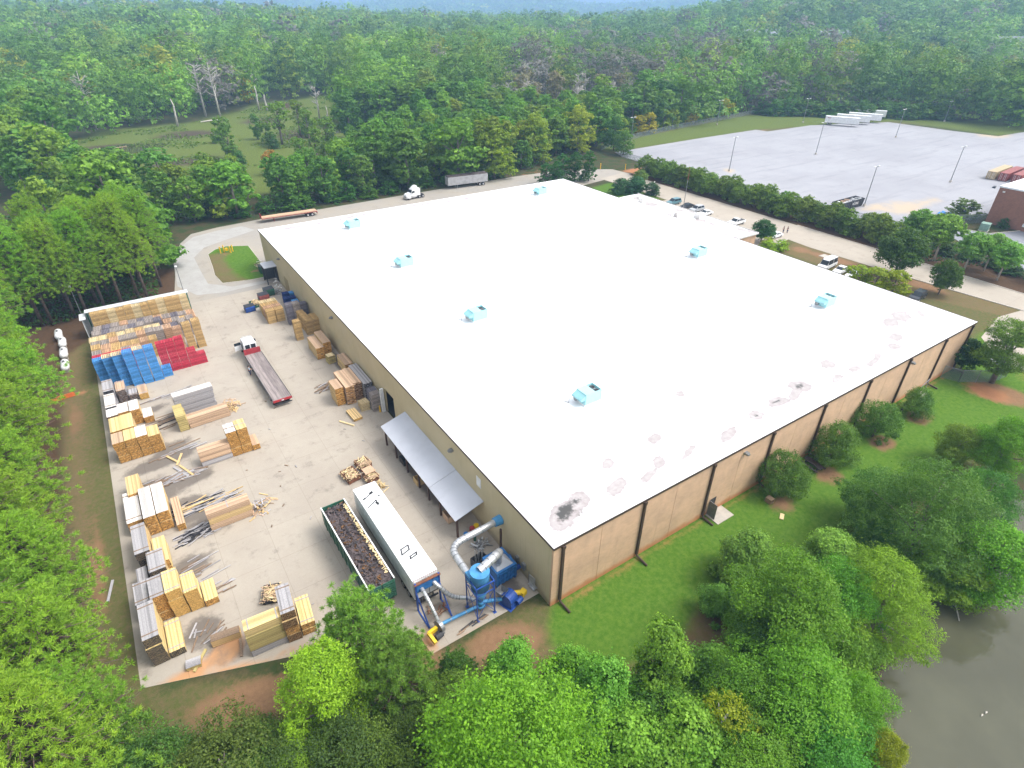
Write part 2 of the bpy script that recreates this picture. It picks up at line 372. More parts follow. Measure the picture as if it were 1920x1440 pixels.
HZ = 5600
hb = MB().box(-HZ, HZ, -HZ, HZ, -4.2, 175).build('haze', [], None)
hm = bpy.data.materials.new('haze_air'); hm.use_nodes = True; nt = hm.node_tree; nt.nodes.clear()
ho = nn(nt, 'ShaderNodeOutputMaterial'); pv = nn(nt, 'ShaderNodeVolumePrincipled')
pv.inputs['Color'].default_value = (.40,.66,1.0,1); pv.inputs['Density'].default_value = .00033; pv.inputs['Anisotropy'].default_value = 0.0
nt.links.new(pv.outputs[0], ho.inputs['Volume']); hb.data.materials.append(hm); tag(hb, 'thin blue haze hanging over the far woods', 'haze', kind='stuff')

# ------------------------------------------------------------------ ground
def smooth(a, b, x): t = np.clip((x-a)/(b-a), 0, 1); return t*t*(3-2*t)
def terrain(x, y):
    x = np.asarray(x, float); y = np.asarray(y, float)
    dx, dy = x-CAM[0], y-CAM[1]; d = np.hypot(dx, dy); az = np.degrees(np.arctan2(dx, dy))
    h = 16*smooth(420, 900, d)*smooth(40, 5, az)
    h = h + 46*smooth(560, 1250, d)*smooth(40, 58, az)
    h = h + 6*smooth(500, 1200, d)*(np.sin(x/170+1.3)*np.cos(y/210)+.6*np.sin(x/83+y/97))
    h = h - 26*smooth(1500, 2600, d)*(1-smooth(40, 58, az)) + 70*smooth(3000, 4600, d)*(1+.25*np.sin(az/4.2)+.15*np.sin(az/1.7))
    return h
POND = [(10,-30),(14,-26.6),(17,-24.3),(20.5,-22.2),(25,-20.8),(31,-19.8),(37,-18.6),(46,-18.0),(58,-18.5),(66,-30),(60,-60),(20,-66),(4,-50),(6,-36)]
def inpoly(x, y, poly):
    x = np.asarray(x, float); y = np.asarray(y, float); c = np.zeros(x.shape, bool); n = len(poly)
    for i in range(n):
        (x0,y0),(x1,y1) = poly[i], poly[(i+1) % n]
        if y0 == y1: continue
        k = ((y0 > y) != (y1 > y)) & (x < (x1-x0)*(y-y0)/(y1-y0)+x0); c ^= k
    return c
def polydist(x, y, poly):
    x = np.asarray(x, float); y = np.asarray(y, float); d = np.full(x.shape, 1e9); n = len(poly)
    for i in range(n):
        (x0,y0),(x1,y1) = poly[i], poly[(i+1) % n]; L = (x1-x0)**2+(y1-y0)**2
        t = np.clip(((x-x0)*(x1-x0)+(y-y0)*(y1-y0))/L, 0, 1); d = np.minimum(d, np.hypot(x-x0-t*(x1-x0), y-y0-t*(y1-y0)))
    return d
def soft(x, y, poly, edge):
    """1 inside, falling to 0 over `edge` metres either side of the outline"""
    d = polydist(x, y, poly); s_ = np.where(inpoly(x, y, poly), 1, -1)*d
    return np.clip(.5+s_/(2*edge), 0, 1)
def blob(x, y, cx, cy_, rx, ry, rot=0):
    c, s_ = math.cos(rot), math.sin(rot); u = ((x-cx)*c+(y-cy_)*s_)/rx; v = (-(x-cx)*s_+(y-cy_)*c)/ry
    return np.clip(1.25-np.hypot(u, v), 0, 1)
def axis(lo, hi, step, far, grow=1.13):
    a = list(np.arange(lo, hi+.01, step)); s_ = step
    while a[-1] < far: s_ = min(s_*grow, 220); a.append(a[-1]+s_)
    s_ = step
    while a[0] > -far: s_ = min(s_*grow, 220); a.insert(0, a[0]-s_)
    return np.array(a)
def gridmesh(name, xs, ys, zf):
    X, Y = np.meshgrid(xs, ys); Z = zf(X, Y); nx, ny = len(xs), len(ys)
    v = np.stack([X, Y, Z], -1).reshape(-1, 3); i = np.arange(nx*ny).reshape(ny, nx)
    q = np.stack([i[:-1,:-1], i[:-1,1:], i[1:,1:], i[1:,:-1]], -1).reshape(-1, 4)
    return npmesh(name, v, q), X.ravel(), Y.ravel()
def npmesh(name, v, q, smooth_=False):
    me = bpy.data.meshes.new(name); k = q.shape[1]
    me.vertices.add(len(v)); me.vertices.foreach_set('co', np.ascontiguousarray(v, np.float32).ravel())
    me.loops.add(q.size); me.loops.foreach_set('vertex_index', q.astype(np.int32).ravel())
    me.polygons.add(len(q)); me.polygons.foreach_set('loop_start', np.arange(0, q.size, k, dtype=np.int32)); me.polygons.foreach_set('loop_total', np.full(len(q), k, np.int32))
    if smooth_: me.polygons.foreach_set('use_smooth', np.ones(len(q), bool))
    me.update(calc_edges=True); return me
def attr(me, name, val):
    a = me.attributes.new(name, 'FLOAT', 'POINT'); a.data.foreach_set('value', np.clip(val, 0, 1.5).astype(np.float32))

YARD = [(-34.9,13.0),(-34.9,97.5),(-20,97.5),(-20,95.5),(0,95.5),(0,1.9),(-12.2,1.9),(-12.4,4.6),(-21.4,8.2)]
DRIVE = [(-34,97.3),(-21,99),(-19.6,103),(-18.2,112),(-17,122),(-14,134),(-10.5,140.4),(-4,142.4),(7.7,143.6),(37,144.4),(70,145.4),(94,146),(112,145),(122,141),(130,136),(131,127),(118,126),(100,123),(90,116),(85,107.5),(0,107.5),(0,95),(-21,95)]
LOT = [(147.5,40),(147,100),(147.5,150),(150.5,157.6),(200,159.6),(244,160.2),(245,154.3),(278.4,153.6),(300,147),(323,137.8),(324.5,107.6),(328,89.5),(352,87.6),(460,84),(460,-20),(198,-20),(198,36),(176,36.5),(172,40),(166,38)]
ISLAND = [(-9.6,122.3),(-7.6,124.9),(-4.8,125.8),(-.3,123.4),(-.5,110),(-1.4,101.2),(-5,101.3),(-10.3,102.6),(-10.8,108),(-10.2,114)]
SWAMP = [(-38,262),(-33,286),(-20,308),(4,312),(24,322),(45,338),(62,364),(92,380),(122,384),(112,350),(92,318),(80,290),(75,250),(64,228),(48,212),(34,200),(20,190),(2,195),(-18,222),(-32,246)]
DEADFLAT = [(150,240),(170,218),(215,222),(268,236),(262,262),(216,262),(170,262)]
LAWN = [(1,-.2),(82,-.2),(84,-6),(80,-12.5),(60,-11.5),(42,-10.5),(28,-10),(20,-9.5),(13,-7.5),(6,-9.5),(1,-8),(-2,-3)]
xs = axis(-64, 140, 1.5, 5500); ys = axis(-62, 150, 1.5, 5500)
def gz(X, Y):
    z = terrain(X, Y); ins = soft(X, Y, POND, 2.2)
    return z - 2.4*smooth(.3, 1.0, ins)
me, gx, gy = gridmesh('ground', xs, ys, gz)
near = (np.abs(gx-150) < 420) & (np.abs(gy-120) < 420)
def paint(f):
    v = np.zeros(len(gx)); v[near] = f(gx[near], gy[near]); return v
attr(me, 'lawn', paint(lambda x, y: np.maximum.reduce([1.15*soft(x, y, LAWN, 2.0), soft(x, y, [(82,-1),(100,3),(112,2),(110,-14),(84,-14)], 2)*.85, soft(x, y, [(106,120),(117,122),(117,99),(104,100)], 2)*.8])))
attr(me, 'field', paint(lambda x, y: np.maximum.reduce([soft(x, y, [(-42,112),(-36,-8),(-22,-8),(-6,-14),(8,-18),(24,-16),(84,-16),(120,-20),(120,104),(100,110),(84,112),(84,-2),(0,-2),(0,1),(-12,1),(-34,12),(-34.5,99)], 3), soft(x, y, [(150,175),(290,197),(352,178),(352,122),(420,100),(420,84),(300,140),(240,157),(148,155)], 3)*1.2])))
attr(me, 'dry', paint(lambda x, y: np.maximum.reduce([soft(x, y, [(-36,96),(-41,90),(-40,20),(-37,6),(-24,4),(-12,-2),(2,-4),(14,-9),(12,-15),(-4,-12),(-20,-4),(-38,4)], 3)*.8, soft(x, y, [(108,50),(117,52),(118,28),(119,4),(114,2),(108,20)], 1.5)*.9, blob(x, y, 9.5,-11.5, 6, 4)*1.1])))
attr(me, 'needles', paint(lambda x, y: np.maximum.reduce([soft(x, y, [(-41,118),(-18,118),(-19,101),(-34,99),(-36,88),(-40,84),(-41,10),(-90,0),(-90,118)], 2.5), soft(x, y, [(129.6,128),(134,128),(136,38),(130,36)], 1.2), soft(x, y, [(129.2,30),(143,30),(141,6),(128.5,4)], 2)])))
attr(me, 'dirt', paint(lambda x, y: np.maximum.reduce([blob(x,y,-6,-1,5,2.6,-.3), blob(x,y,-16,2.5,8,2.2,-.35)*.9, blob(x,y,-27,6.5,7,2.5,-.3)*.95, blob(x,y,-37.5,30,1.3,13)*.75, blob(x,y,-38,62,1.5,9)*.6, blob(x,y,41.6,-4,2.6,2)*.9, blob(x,y,54,-4.2,2.8,2)*.9, blob(x,y,64.5,-4,3,2)*.9, blob(x,y,32,-4,2.2,1.6)*.9,
    blob(x,y,114,40,2.5,9,.1)*.9, blob(x,y,115.5,20,3,7)*.8, blob(x,y,113,48,3,3)*.8, blob(x,y,82,-8,4,5)*.9, blob(x,y,250,157,9,3)*.9, blob(x,y,330,92,12,6)*1.0])))
attr(me, 'clay', paint(lambda x, y: np.maximum.reduce([blob(x,y,80.5,-6.5,3.2,4.5,.2)*.8, blob(x,y,23,-1.3,2.2,.7)*.8, blob(x,y,19,-.9,2,.6)*.7, blob(x,y,-37.5,69.5,1.6,.9)*.9, blob(x,y,-.6,-1.2,1.6,1)*.6, blob(x,y,124,136,4,4)*.9, soft(x,y,[(130,133),(141,133),(143,126),(132,126)],2)*.7, blob(x,y,-11.5,0,1.2,1.0)*.7, blob(x,y,94,-9,7,5)*.5, soft(x,y,[(1,.3),(82,.3),(82,-.9),(1,-.9)],.7)*.5, soft(x,y,[(96,140),(113,146),(113,152),(96,150)],2)*.35])))
attr(me, 'marsh', paint(lambda x, y: np.maximum(soft(x, y, [(150,176),(165,173),(287,193),(350,174),(352,124),(420,100),(420,86),(352,88),(328,91),(325,109),(323,139),(245,161),(150,159)], 2)*.8, np.maximum(soft(x, y, [(-34,215),(-44,262),(-36,290),(-20,308),(4,312),(24,322),(45,338),(62,364),(92,380),(122,384),(112,350),(92,318),(82,280),(92,225),(60,190),(36,172),(-30,172)], 7)*1.1, soft(x, y, DEADFLAT, 8)*.9))))
attr(me, 'mud', paint(lambda x, y: np.maximum.reduce([soft(x, y, POND, 3.5)*1.0, blob(x,y,-22,268,18,11,.4)*1.0, blob(x,y,-34,236,14,26,.3)*.9, blob(x,y,68,345,20,14,.6)*1.0, blob(x,y,6,232,24,7,.3)*.8, blob(x,y,40,300,30,8,.5)*.8, blob(x,y,10,285,20,8,.2)*.8, blob(x,y,52,262,16,12,.4)*.8, blob(x,y,24,262,14,7,.2)*.6, blob(x,y,215,245,28,9,.2)*.8])))
me.materials.append(MAT['ground']); me.polygons.foreach_set('use_smooth', [True]*len(me.polygons))
g = link('ground', me); tag(g, kind='structure')

def sheet(name, poly, z, mt, step=None, attrs=None, kind='structure', thick=0):
    """flat sheet cut to an outline; with step it is a fine grid carrying stain attributes"""
    if step:
        import bmesh
        b = MB(); b.face([(x,y,z) for x,y in poly]); me = b.mesh(name, mt); bm = bmesh.new(); bm.from_mesh(me)
        X0, X1 = min(p[0] for p in poly), max(p[0] for p in poly); Y0, Y1 = min(p[1] for p in poly), max(p[1] for p in poly)
        for lo, hi, no in ((X0, X1, (1,0,0)), (Y0, Y1, (0,1,0))):
            c = lo+step
            while c < hi:
                bmesh.ops.bisect_plane(bm, geom=bm.verts[:]+bm.edges[:]+bm.faces[:], plane_co=tuple(c*n_ for n_ in no), plane_no=no); c += step
        bm.to_mesh(me); bm.free()
        co = np.zeros(len(me.vertices)*3, np.float32); me.vertices.foreach_get('co', co); co = co.reshape(-1, 3)
        for k, f in (attrs or {}).items(): attr(me, k, f(co[:,0], co[:,1]))
        o = link(name, me)
    elif thick: o = MB().prism(poly, z-thick, z).build(name, mt)
    else:
        b = MB(); b.face([(x,y,z) for x,y in poly]); o = b.build(name, mt)
    return tag(o, kind=kind)
WET = [(-31,50.6,3.4,1.2,.0),(-29,45.5,5,1.6,.12),(-30.5,39.5,3,3.2,.1),(-26.5,40,3,1.6,.2),(-27.5,34,2.6,3,.2),(-26,30.5,3,2,.1),(-29,25,2.4,1.8,0),(-29.5,16.2,2,1.8,0),(-28,12.6,2,1.6,0),(-27.5,48,3,1,.1),(-2.6,4.2,1.8,2.0,.3),(-6.2,4.0,1.5,1.2,0),(-2,24,1.2,10,0),(-9.8,5.8,1.4,1.2,0),(-1.2,55,.9,9,0),(-25,55.5,4,1.2,.1),(-28.5,59.5,3,.8,.1),(-13,58,1.0,5,0)]
sheet('yard', YARD, .030, MAT['yard'], 1.3, {'wet': lambda x, y: np.maximum.reduce([blob(x,y,*w_)*.95 for w_ in WET]), 'clay': lambda x, y: np.maximum.reduce([blob(x,y,-28,9.8,5,1.6,-.35)*.85, blob(x,y,-20,8.4,6,1.3,-.3)*.7, blob(x,y,-31,12,3.5,1.5,0)*.8, blob(x,y,-8,2.3,5,.6,0)*.7, blob(x,y,-11.8,3.2,1,2,0)*.9, blob(x,y,-27.5,13,1.6,2.4,0)*.8])})
MB().prism(YARD, -.12, .024).build('yard_slab_edge', MAT['pale_stone'])['kind'] = 'structure'
sheet('driveway', DRIVE, .018, MAT['drive'])
sheet('gravel_apron', [(-18.6,106),(-17.4,120),(-14.6,131),(-10.5,137.5),(-5,139.5),(2,140),(4,135),(-4,131),(-9.5,128),(-12.8,122),(-13,112),(-13,104),(-9,99.6),(-3,99.3),(-1,98),(-11,97.4),(-16,99)], .034, MAT['pale_gravel'])
isl = sheet('grass_island', ISLAND, .10, None, 1.5, {'lawn': lambda x, y: np.clip(.25+blob(x,y,-2,112,4.5,13)*1.2+blob(x,y,-6,124,6,2)*.6, 0, 1.1), 'dry': lambda x, y: blob(x,y,-7,112,5,12)*.85+.2, 'field': lambda x, y: x*0+.9, 'dirt': lambda x, y: np.maximum(blob(x,y,-5.8,120,1.6,1.2)*.9, blob(x,y,-2.4,106,1.6,1.2)*.9)})
isl.data.materials.clear(); isl.data.materials.append(MAT['ground'])
MB().prism([(x*1.0+(.12 if x > -5 else -.12), y+(.12 if y > 112 else -.12)) for x, y in ISLAND], -.05, .08).build('island_kerb', MAT['pale_stone'])['kind'] = 'structure'
sheet('road', [(117.3,128),(129.6,130),(129.4,60),(129.0,20),(128.2,-30),(121,-30),(119.6,2),(118.2,16),(117.0,30),(116.4,48),(117.4,58)], .026, MAT['road'])
sheet('parking_apron', [(104.5,97),(117.6,97),(117.4,54.6),(109,53.4),(104.5,53)], .022, MAT['road'])
sheet('side_drive', [(86,-12),(91,-12),(93,-3),(100,2.5),(112,4.5),(121,3),(121,-4),(106,-4),(98,-8)], .014, MAT['road'])
sheet('parking_lot', LOT, .030, MAT['lot'], 6, {'clay': lambda x, y: np.maximum.reduce([blob(x,y,172,53,12,7,.2)*.9, blob(x,y,163,57,8,5)*.8, blob(x,y,330,92,14,8)*.9, blob(x,y,186,52,8,4)*.7, blob(x,y,164.2,111.4,4,4)*.8]), 'wet': lambda x, y: x*0})
sheet('car_park', [(143.4,-20),(144.4,12),(147.5,20),(152,28),(158,36),(163,40),(166,38.3),(164.5,34),(166.5,28),(172,26),(184,22),(198,18),(198,-20)], .022, MAT['asphalt_blue'])
b = MB()
for k in range(7): b.rbox((165+k*3.2, 19-k*.9, .03), .14, 5.2, .008, -.27)
tag(b.build('parking_stripes', MAT['white_paint']), kind='structure')
b = MB()      # kerbs beside the road and the other car park: real steps
def kerb(pts, w_=.22, h=.14):
    for (x0,y0),(x1,y1) in zip(pts, pts[1:]):
        b.rbox(((x0+x1)/2,(y0+y1)/2,h/2), math.hypot(x1-x0,y1-y0)+.1, w_, h, math.atan2(y1-y0,x1-x0))
kerb([(116.9,30),(118.1,16),(119.5,2.2)]); kerb([(166.2,38.6),(164.6,34),(166.6,28.1),(172,26.1),(184,22.1)]); kerb([(129.5,60),(129.1,20),(128.3,-30)]); kerb([(143.2,-20),(144.2,12.2),(147.3,20.2),(152,28.2)]); kerb([(109,53.2),(117,54.4)])
tag(b.build('kerb', MAT['pale_stone']), kind='structure')
sheet('pond', POND, -.75, MAT['pond'])
b = MB(); b.face([(x,y,.05) for x, y in ((-30,268),(-14,278),(2,270),(-4,258),(-20,256))]); b.face([(x,y,.05) for x, y in ((22,196),(27,206),(36,207),(33,197),(27,191))]); b.face([(x,y,.05) for x, y in ((66,255),(72,268),(84,280),(86,268),(78,256))]); b.face([(x,y,.05) for x, y in ((190,238),(240,248),(244,242),(196,234))])
tag(b.build('marsh_water', MAT['marsh_water']), kind='structure')

# ------------------------------------------------------------------ warehouse
WX, WY, WH = 84.1, 107.1, 8.5
wh = thing('warehouse', 'huge flat warehouse with bright white roof, tan metal side wall and brick front wall', 'warehouse', (0,0,0))
b = MB()
xj = [1.054+10.508*k for k in range(8)] + [83.3]
DOOR = (23.0, 24.2)
def wallx(x0, x1, z0=0.0): b.box(x0, x1, 0, .25, z0, WH-.02)
edges = [0]+[x+4.9 for x in xj[:7]]+[WX]
for i in range(len(edges)-1):       # panels parted by thin control joints
    x0, x1 = edges[i]+(.02 if i else 0), edges[i+1]-(.02 if i < len(edges)-2 else 0)
    if x0 < DOOR[0] < x1: wallx(x0, DOOR[0]); wallx(DOOR[1], x1); b.box(DOOR[0], DOOR[1], 0, .25, 2.3, WH-.02)
    else: wallx(x0, x1)
b.build('front_wall', MAT['brick_front'], wh)
b = MB(); b.box(.3, WX-.3, .25, .3, 0, WH-.1); b.build('joint_backing', MAT['brown_steel'], wh)
b = MB(); R0, R1, RH = 36.9, 40.0, 4.0          # roll-up opening in the tan wall
b.box(0, .2, .25, R0, 0, WH-.02); b.box(0, .2, R1, 96.5, 0, WH-.02); b.box(0, .2, R0, R1, RH, WH-.02); b.box(0, .2, 99.5, WY, 0, WH-.02); b.box(0, .2, 96.5, 99.5, 3.6, WH-.02)
b.build('side_wall', MAT['wall_tan'], wh)
MB().box(.2, WX, WY-.25, WY, 0, WH-.02).box(WX-.25, WX, .25, WY-.25, 0, WH-.02).build('rear_wall', MAT['brick_front'], wh)
b = MB(); b.box(.2, 9, R0-2, R1+2, .02, .034); b.box(8.6, 8.8, R0-2, R1+2, .04, 6); b.box(.21, 8.6, R0-2, R0-1.8, .04, 6); b.box(.21, 8.6, R1+1.8, R1+2, .04, 6)
b.build('loading_bay', MAT['dark_steel'], wh)
xs = np.arange(-.12, WX+.13, .62); ys = np.arange(-.12, WY+.13, .62); xs[-1] = WX+.12; ys[-1] = WY+.12
me, rx, ry = gridmesh('roof', xs, ys, lambda X, Y: X*0+WH)
STAINS = [(19.5,6.6,1.5,.9,.3),(12,6.2,1.4,.8,.5),(10.4,3.0,2.2,1.0,.3),(14.6,2.4,2.6,.6,.25),(17,3.4,1.4,.9,.6),(21,2.8,2.4,.5,.3),(27.2,2.4,2.6,.8,.25),(33.2,3.1,1.6,1.1,0),(38,3.5,2.4,1.1,0),(43.5,4.1,2.2,1.7,0),(41.5,3.3,3.2,.8,.3),(49.6,2.5,2,.7,.2),(54,2.6,1.6,.8,0),(52,5.4,1.9,1.2,.2),(58,2.2,3.2,.6,.1),(60.5,3.2,1.3,.5,0),(65,3,1.6,1,0),(68.2,4.4,2,1.2,.2),(72.5,7.4,2.6,1.6,.3),(76,7.6,3,1.8,.3),(79.8,6.4,2,.6,.7),(29,11.5,1,.7,.2)]
for k in range(16): STAINS.append((6+k*5.1+rnd.uniform(-2,2), WY-1.2-rnd.random()*1.6, rnd.uniform(1.6,4.2), rnd.uniform(.4,.9), 0))
st = np.maximum.reduce([blob(rx,ry,*s_) for s_ in STAINS]); so_ = np.maximum.reduce([blob(rx,ry,3.6,3.1,2.2,1.4,.5)*.98, blob(rx,ry,5.4,3.6,1.7,1.0,.3)*.9, blob(rx,ry,5.0,2.0,1.9,.9,.3)*.72, blob(rx,ry,2.3,2.0,1.2,.8,.6)*.6, blob(rx,ry,43.6,4.2,1.7,1.2,0)*.86, blob(rx,ry,38,3.5,1.4,.8,0)*.84, blob(rx,ry,33.2,3.1,1.3,.8,0)*.82])
st = np.maximum(st, np.maximum(blob(rx,ry,3.4,2.8,3.0,1.8,.5), blob(rx,ry,5.6,3.5,2.2,1.5,.3)))
attr(me, 'stain', st*.86); attr(me, 'soot', so_*.86); me.materials.append(MAT['roof']); rf = link('roof', me, wh)
b = MB(); b.box(-.12, WX+.12, -.16, -.12, WH-.24, WH+.05); b.box(-.16, -.12, -.12, WY+.12, WH-.2, WH+.05); b.box(WX+.12, WX+.3, -.12, WY+.12, WH-.2, WH+.08)
b.build('roof_edge', MAT['fascia_brown'], rf)
b = MB(); b.box(-.12, WX+.12, -.11, .22, WH+.004, WH+.09); b.box(-.11, .16, .23, WY, WH+.004, WH+.07); b.box(WX-.16, WX+.11, .23, WY, WH+.004, WH+.07); b.build('gravel_stop', MAT['white_paint'], rf)
for i, x in enumerate(xj):
    b = MB(); b.box(x-.13, x+.13, -.23, -.003, .5, WH-.25); b.box(x-.18, x+.18, -.28, -.004, WH-.62, WH-.26)
    b.tube([(x,-.12,.55),(x,-.2,.3),(x+.1,-1.7,.12)], .13, 8); b.build('downspout', MAT['fascia_brown'], wh)
b = MB(); b.box(DOOR[0]-.06, DOOR[1]+.06, .05, .2, 0, 2.36); dj = b.build('door_frame', MAT['dark_steel'], wh)
b = MB(); b.rbox((DOOR[0]+.02, -.58, 1.13), .06, 1.12, 2.2); dl = b.build('door', MAT['grey_steel'], wh); MB().box(DOOR[0]+.06, DOOR[0]+.12, -1.05, -.95, 1.0, 1.12).build('handle', MAT['dark_steel'], dl)
MB().box(22.8, 25.6, -1.9, -.01, -.1, .09).build('door_pad', MAT['concrete_pad'], wh)
def wall_lamp(x, y, z, ny=True):
    b = MB()
    if ny: b.box(x-.25, x+.25, -.42, -.004, z, z+.3); b.box(x-.18, x+.18, -.6, -.42, z+.05, z+.22)
    else: b.box(-.42, -.004, y-.25, y+.25, z, z+.3); b.box(-.6, -.42, y-.18, y+.18, z+.05, z+.22)
    b.build('wall_lamp', MAT['grey_steel'], wh)
for x in (27.6, 64.8): wall_lamp(x, 0, 7.2)
for y in (19.5, 60.5, 92): wall_lamp(0, y, 6.6, False)
MB().box(-.05, -.003, 13.1, 14.0, 5.6, 6.9).build('wall_patch', MAT['white_dirty'], wh)
b = MB(); b.rbox((-.45, R1+.15, 2.0), .5, .35, 4.0); b.build('door_jamb', MAT['white_dirty'], wh)
b = MB(); b.box(-2.6, -.01, 96.2, 99.8, 3.7, 3.86, 0); b.box(-2.5, -2.3, 96.4, 96.6, .03, 3.7, 1); b.box(-2.5, -2.3, 99.4, 99.6, .03, 3.7, 1); b.box(-2.4, -.01, 99.62, 99.7, .03, 3.68, 1)
b.build('dock_shelter', [MAT['canopy_sheet'], MAT['dark_steel']], wh)
b = MB(); b.box(-.08, -.003, 88.4, 91.2, .05, 3.4); b.build('side_door', MAT['fascia_tan'], wh)
b = MB(); b.box(-.02, -.003, 96.6, 99.4, .05, 3.5); b.build('dock_door', MAT['dark_steel'], wh)
b = MB()
for k in range(7): b.tube([(-.3-.02*k, 2.3+k*.12, .1),(-.3-.02*k, 2.3+k*.12, 2.0)], .05, 6)
b.box(-.5, -.01, 2.2, 3.2, .4, .5); b.build('pipe_bundle', MAT['silver'], wh)
b = MB(); b.box(-.28, -.01, 4.2, 4.7, 1.2, 2.0); b.box(-.28, -.01, 5.5, 5.9, 1.2, 1.9); b.tube([(-.1,3.6,.1),(-.1,3.6,1.6)], .04, 6); b.build('electric_box', MAT['grey_steel'], wh)
# low office annex against the far side
an = thing('office_annex', 'low brick office annex with stained white roof beside the warehouse', 'office', (84.1,0,0))
ax1, ay0, ay1, ah = 19.4, 54.8, 96.0, 4.1
MB().box(.3, ax1, ay0, ay1, 0, ah-.3).build('wall', MAT['brick_front'], an)
xs = np.arange(.3, ax1+.4, .6); ys = np.arange(ay0-.3, ay1+.4, .6); me, rx, ry = gridmesh('roof', xs+84.1, ys, lambda X, Y: X*0+ah)
attr(me, 'stain', np.maximum.reduce([blob(rx,ry,100,92,2,2.4)*.9, blob(rx,ry,99,86,2.6,2.2)*.8, blob(rx,ry,101,78,1.6,2.4)*.75, blob(rx,ry,99.5,69,1.8,2)*.75, blob(rx,ry,102,58,1.0,2.2)*.9, .22+.25*np.sin(rx*.9)*np.sin(ry*.31)])); attr(me, 'soot', blob(rx,ry,100.5,92.5,1.4,1.2)*.8); me.materials.append(MAT['roof'])
v = np.zeros(len(me.vertices)*3, np.float32); me.vertices.foreach_get('co', v); v[0::3] -= 84.1; me.vertices.foreach_set('co', v); rf = link('roof', me, an)
MB().box(.3, ax1+.36, ay0-.4, ay0-.32, ah-.3, ah+.1).box(ax1+.3, ax1+.38, ay0-.3, ay1+.3, ah-.3, ah+.1).build('roof_edge', MAT['white_dirty'], rf)
for x, y, s_ in ((13.6,88,1.3),(15.6,69.5,1.4),(12.2,74,.8)): MB().box(x, x+s_, y, y+s_*1.4, ah+.01, ah+1.1).build('roof_vent', MAT['white_dirty'], an)
for y in (60,68,76,84,92): MB().box(ax1, ax1+.05, y-1.2, y+1.2, 1.0, 2.4).build('window', MAT['glass_dark'], an)

# rooftop cooling units, a regular grid
def rooftop_unit(): 
    t = thing('rooftop_unit', '', 'rooftop unit', (0,0,0), 0, 'pale blue cooling units on the white roof')
    MB().box(-1.35, 1.35, -1.0, 1.0, 0, .22).build('curb', MAT['white_paint'], t)
    b = MB(); b.box(-1.25, .25, -.95, .95, .23, 1.75); b.box(.25, 1.3, -.95, .95, .23, 1.35); b.box(.25, 1.3, -.95, -.87, 1.35, 1.75); b.box(.25, 1.3, .87, .95, 1.35, 1.75); b.box(1.22, 1.3, -.87, .87, 1.35, 1.75)
    b.build('cabinet', MAT['aqua'], t)
    b = MB(); b.profile([(-.9,.95),(-.9,1.65),(.9,1.65),(.9,.95)], -2.0, -1.26, 0, None); b.v = [(x, y, z-(.45 if (x < -1.6 and z > 1.5) else 0)) for x, y, z in b.v]; b.build('hood', MAT['aqua_dark'], t)
    for y in (-.44, .44):
        b = MB(); b.cyl((.76,y,1.36),(.76,y,1.44), .40, .40, 16); 
        f = b.build('fan', MAT['dark_steel'], t); b = MB(); b.tube([(.76+.40*math.cos(a), y+.40*math.sin(a), 1.47) for a in np.linspace(0, 2*math.pi, 17)], .04, 5, 0, False); b.build('fan_ring', MAT['grey_steel'], f)
    b = MB(); b.cyl((-1.75,.55,.62),(-1.3,.55,.62), .33, .33, 14); b.build('blower', MAT['grey_steel'], t)
    b = MB(); b.tube([(-2.4,.9,0),(-2.4,.9,2.3)], .035, 6); b.tube([(-2.4,.9,.1),(-2.7,1.3,.1),(-2.7,1.6,.1)], .04, 6); b.build('vent_pipe', MAT['grey_steel'], t)
    return t
ru = rooftop_unit(); first = True
LB = {(0,0):'nearest to the brick corner with the dark soot stain',(0,1):'second from the yard corner along the tan wall side',(0,2):'third from the yard corner along the tan wall side',(0,3):'nearest to the back flatbed trailer',(1,0):'nearest to the small dark-trunked tree and the far brick corner',(1,1):'nearest to the office annex end with the white pickup',(1,3):'alone at the far corner by the conifers'}
for (i, j), s_ in LB.items():
    L_ = (17.9+51.2*i+.2, (17,44.2,70.9,97.6)[j]-.2, WH+.004); lab = 'pale blue rooftop unit '+s_
    if first: ru.location = L_; ru['label'] = lab; first = False
    else: dup(ru, L_, None, lab)
# ------------------------------------------------------------------ sawn lumber
def lumber(name, L, W, H, label, loc, axis='y', side='w_fresh', end='e_orange', top='w_fresh', bw=.14, bt=.05, battens=2, rz=0, group='lumber bundles stacked in the yard', ragged=.018):
    """one strapped bundle: every board modelled, lying along its axis; origin at the front left bottom corner"""
    t = thing(name, label, 'lumber', loc, rz, group)
    b = MB(); nx, nz = max(2, round(W/bw)), max(2, round(H/(bt+.004))); bw, bh = W/nx, H/nz
    for k in range(nz):
        tp = 2 if k == nz-1 else 0
        for i in range(nx):
            j0, j1 = rnd.uniform(0, ragged), rnd.uniform(0, ragged); a0, a1 = i*bw+.004, (i+1)*bw-.004; z0, z1 = k*bh+.002, (k+1)*bh-.002
            if axis == 'y': b.box(a0, a1, j0, L-j1, z0, z1, tp, 1, 'y')
            else: b.box(j0, L-j1, a0, a1, z0, z1, tp, 1, 'x')
    b.build('boards', [MAT[side], MAT[end], MAT[top]], t)
    for k in range(battens):
        c = L*(.12+.76*k/max(1, battens-1)) if battens > 1 else L*.5; b = MB()
        if axis == 'y': b.box(-.03, W+.03, c-.05, c+.05, H+.001, H+.035)
        else: b.box(c-.05, c+.05, -.03, W+.03, H+.001, H+.035)
        b.build('batten', MAT['w_grey' if top in ('w_fresh','w_yellow','w_pink') else 'w_brown'], t)
    return t
TIER = {1:['single'], 2:['lower','upper'], 3:['lowest','middle','upper'], 4:['lowest','second lowest','third','topmost']}
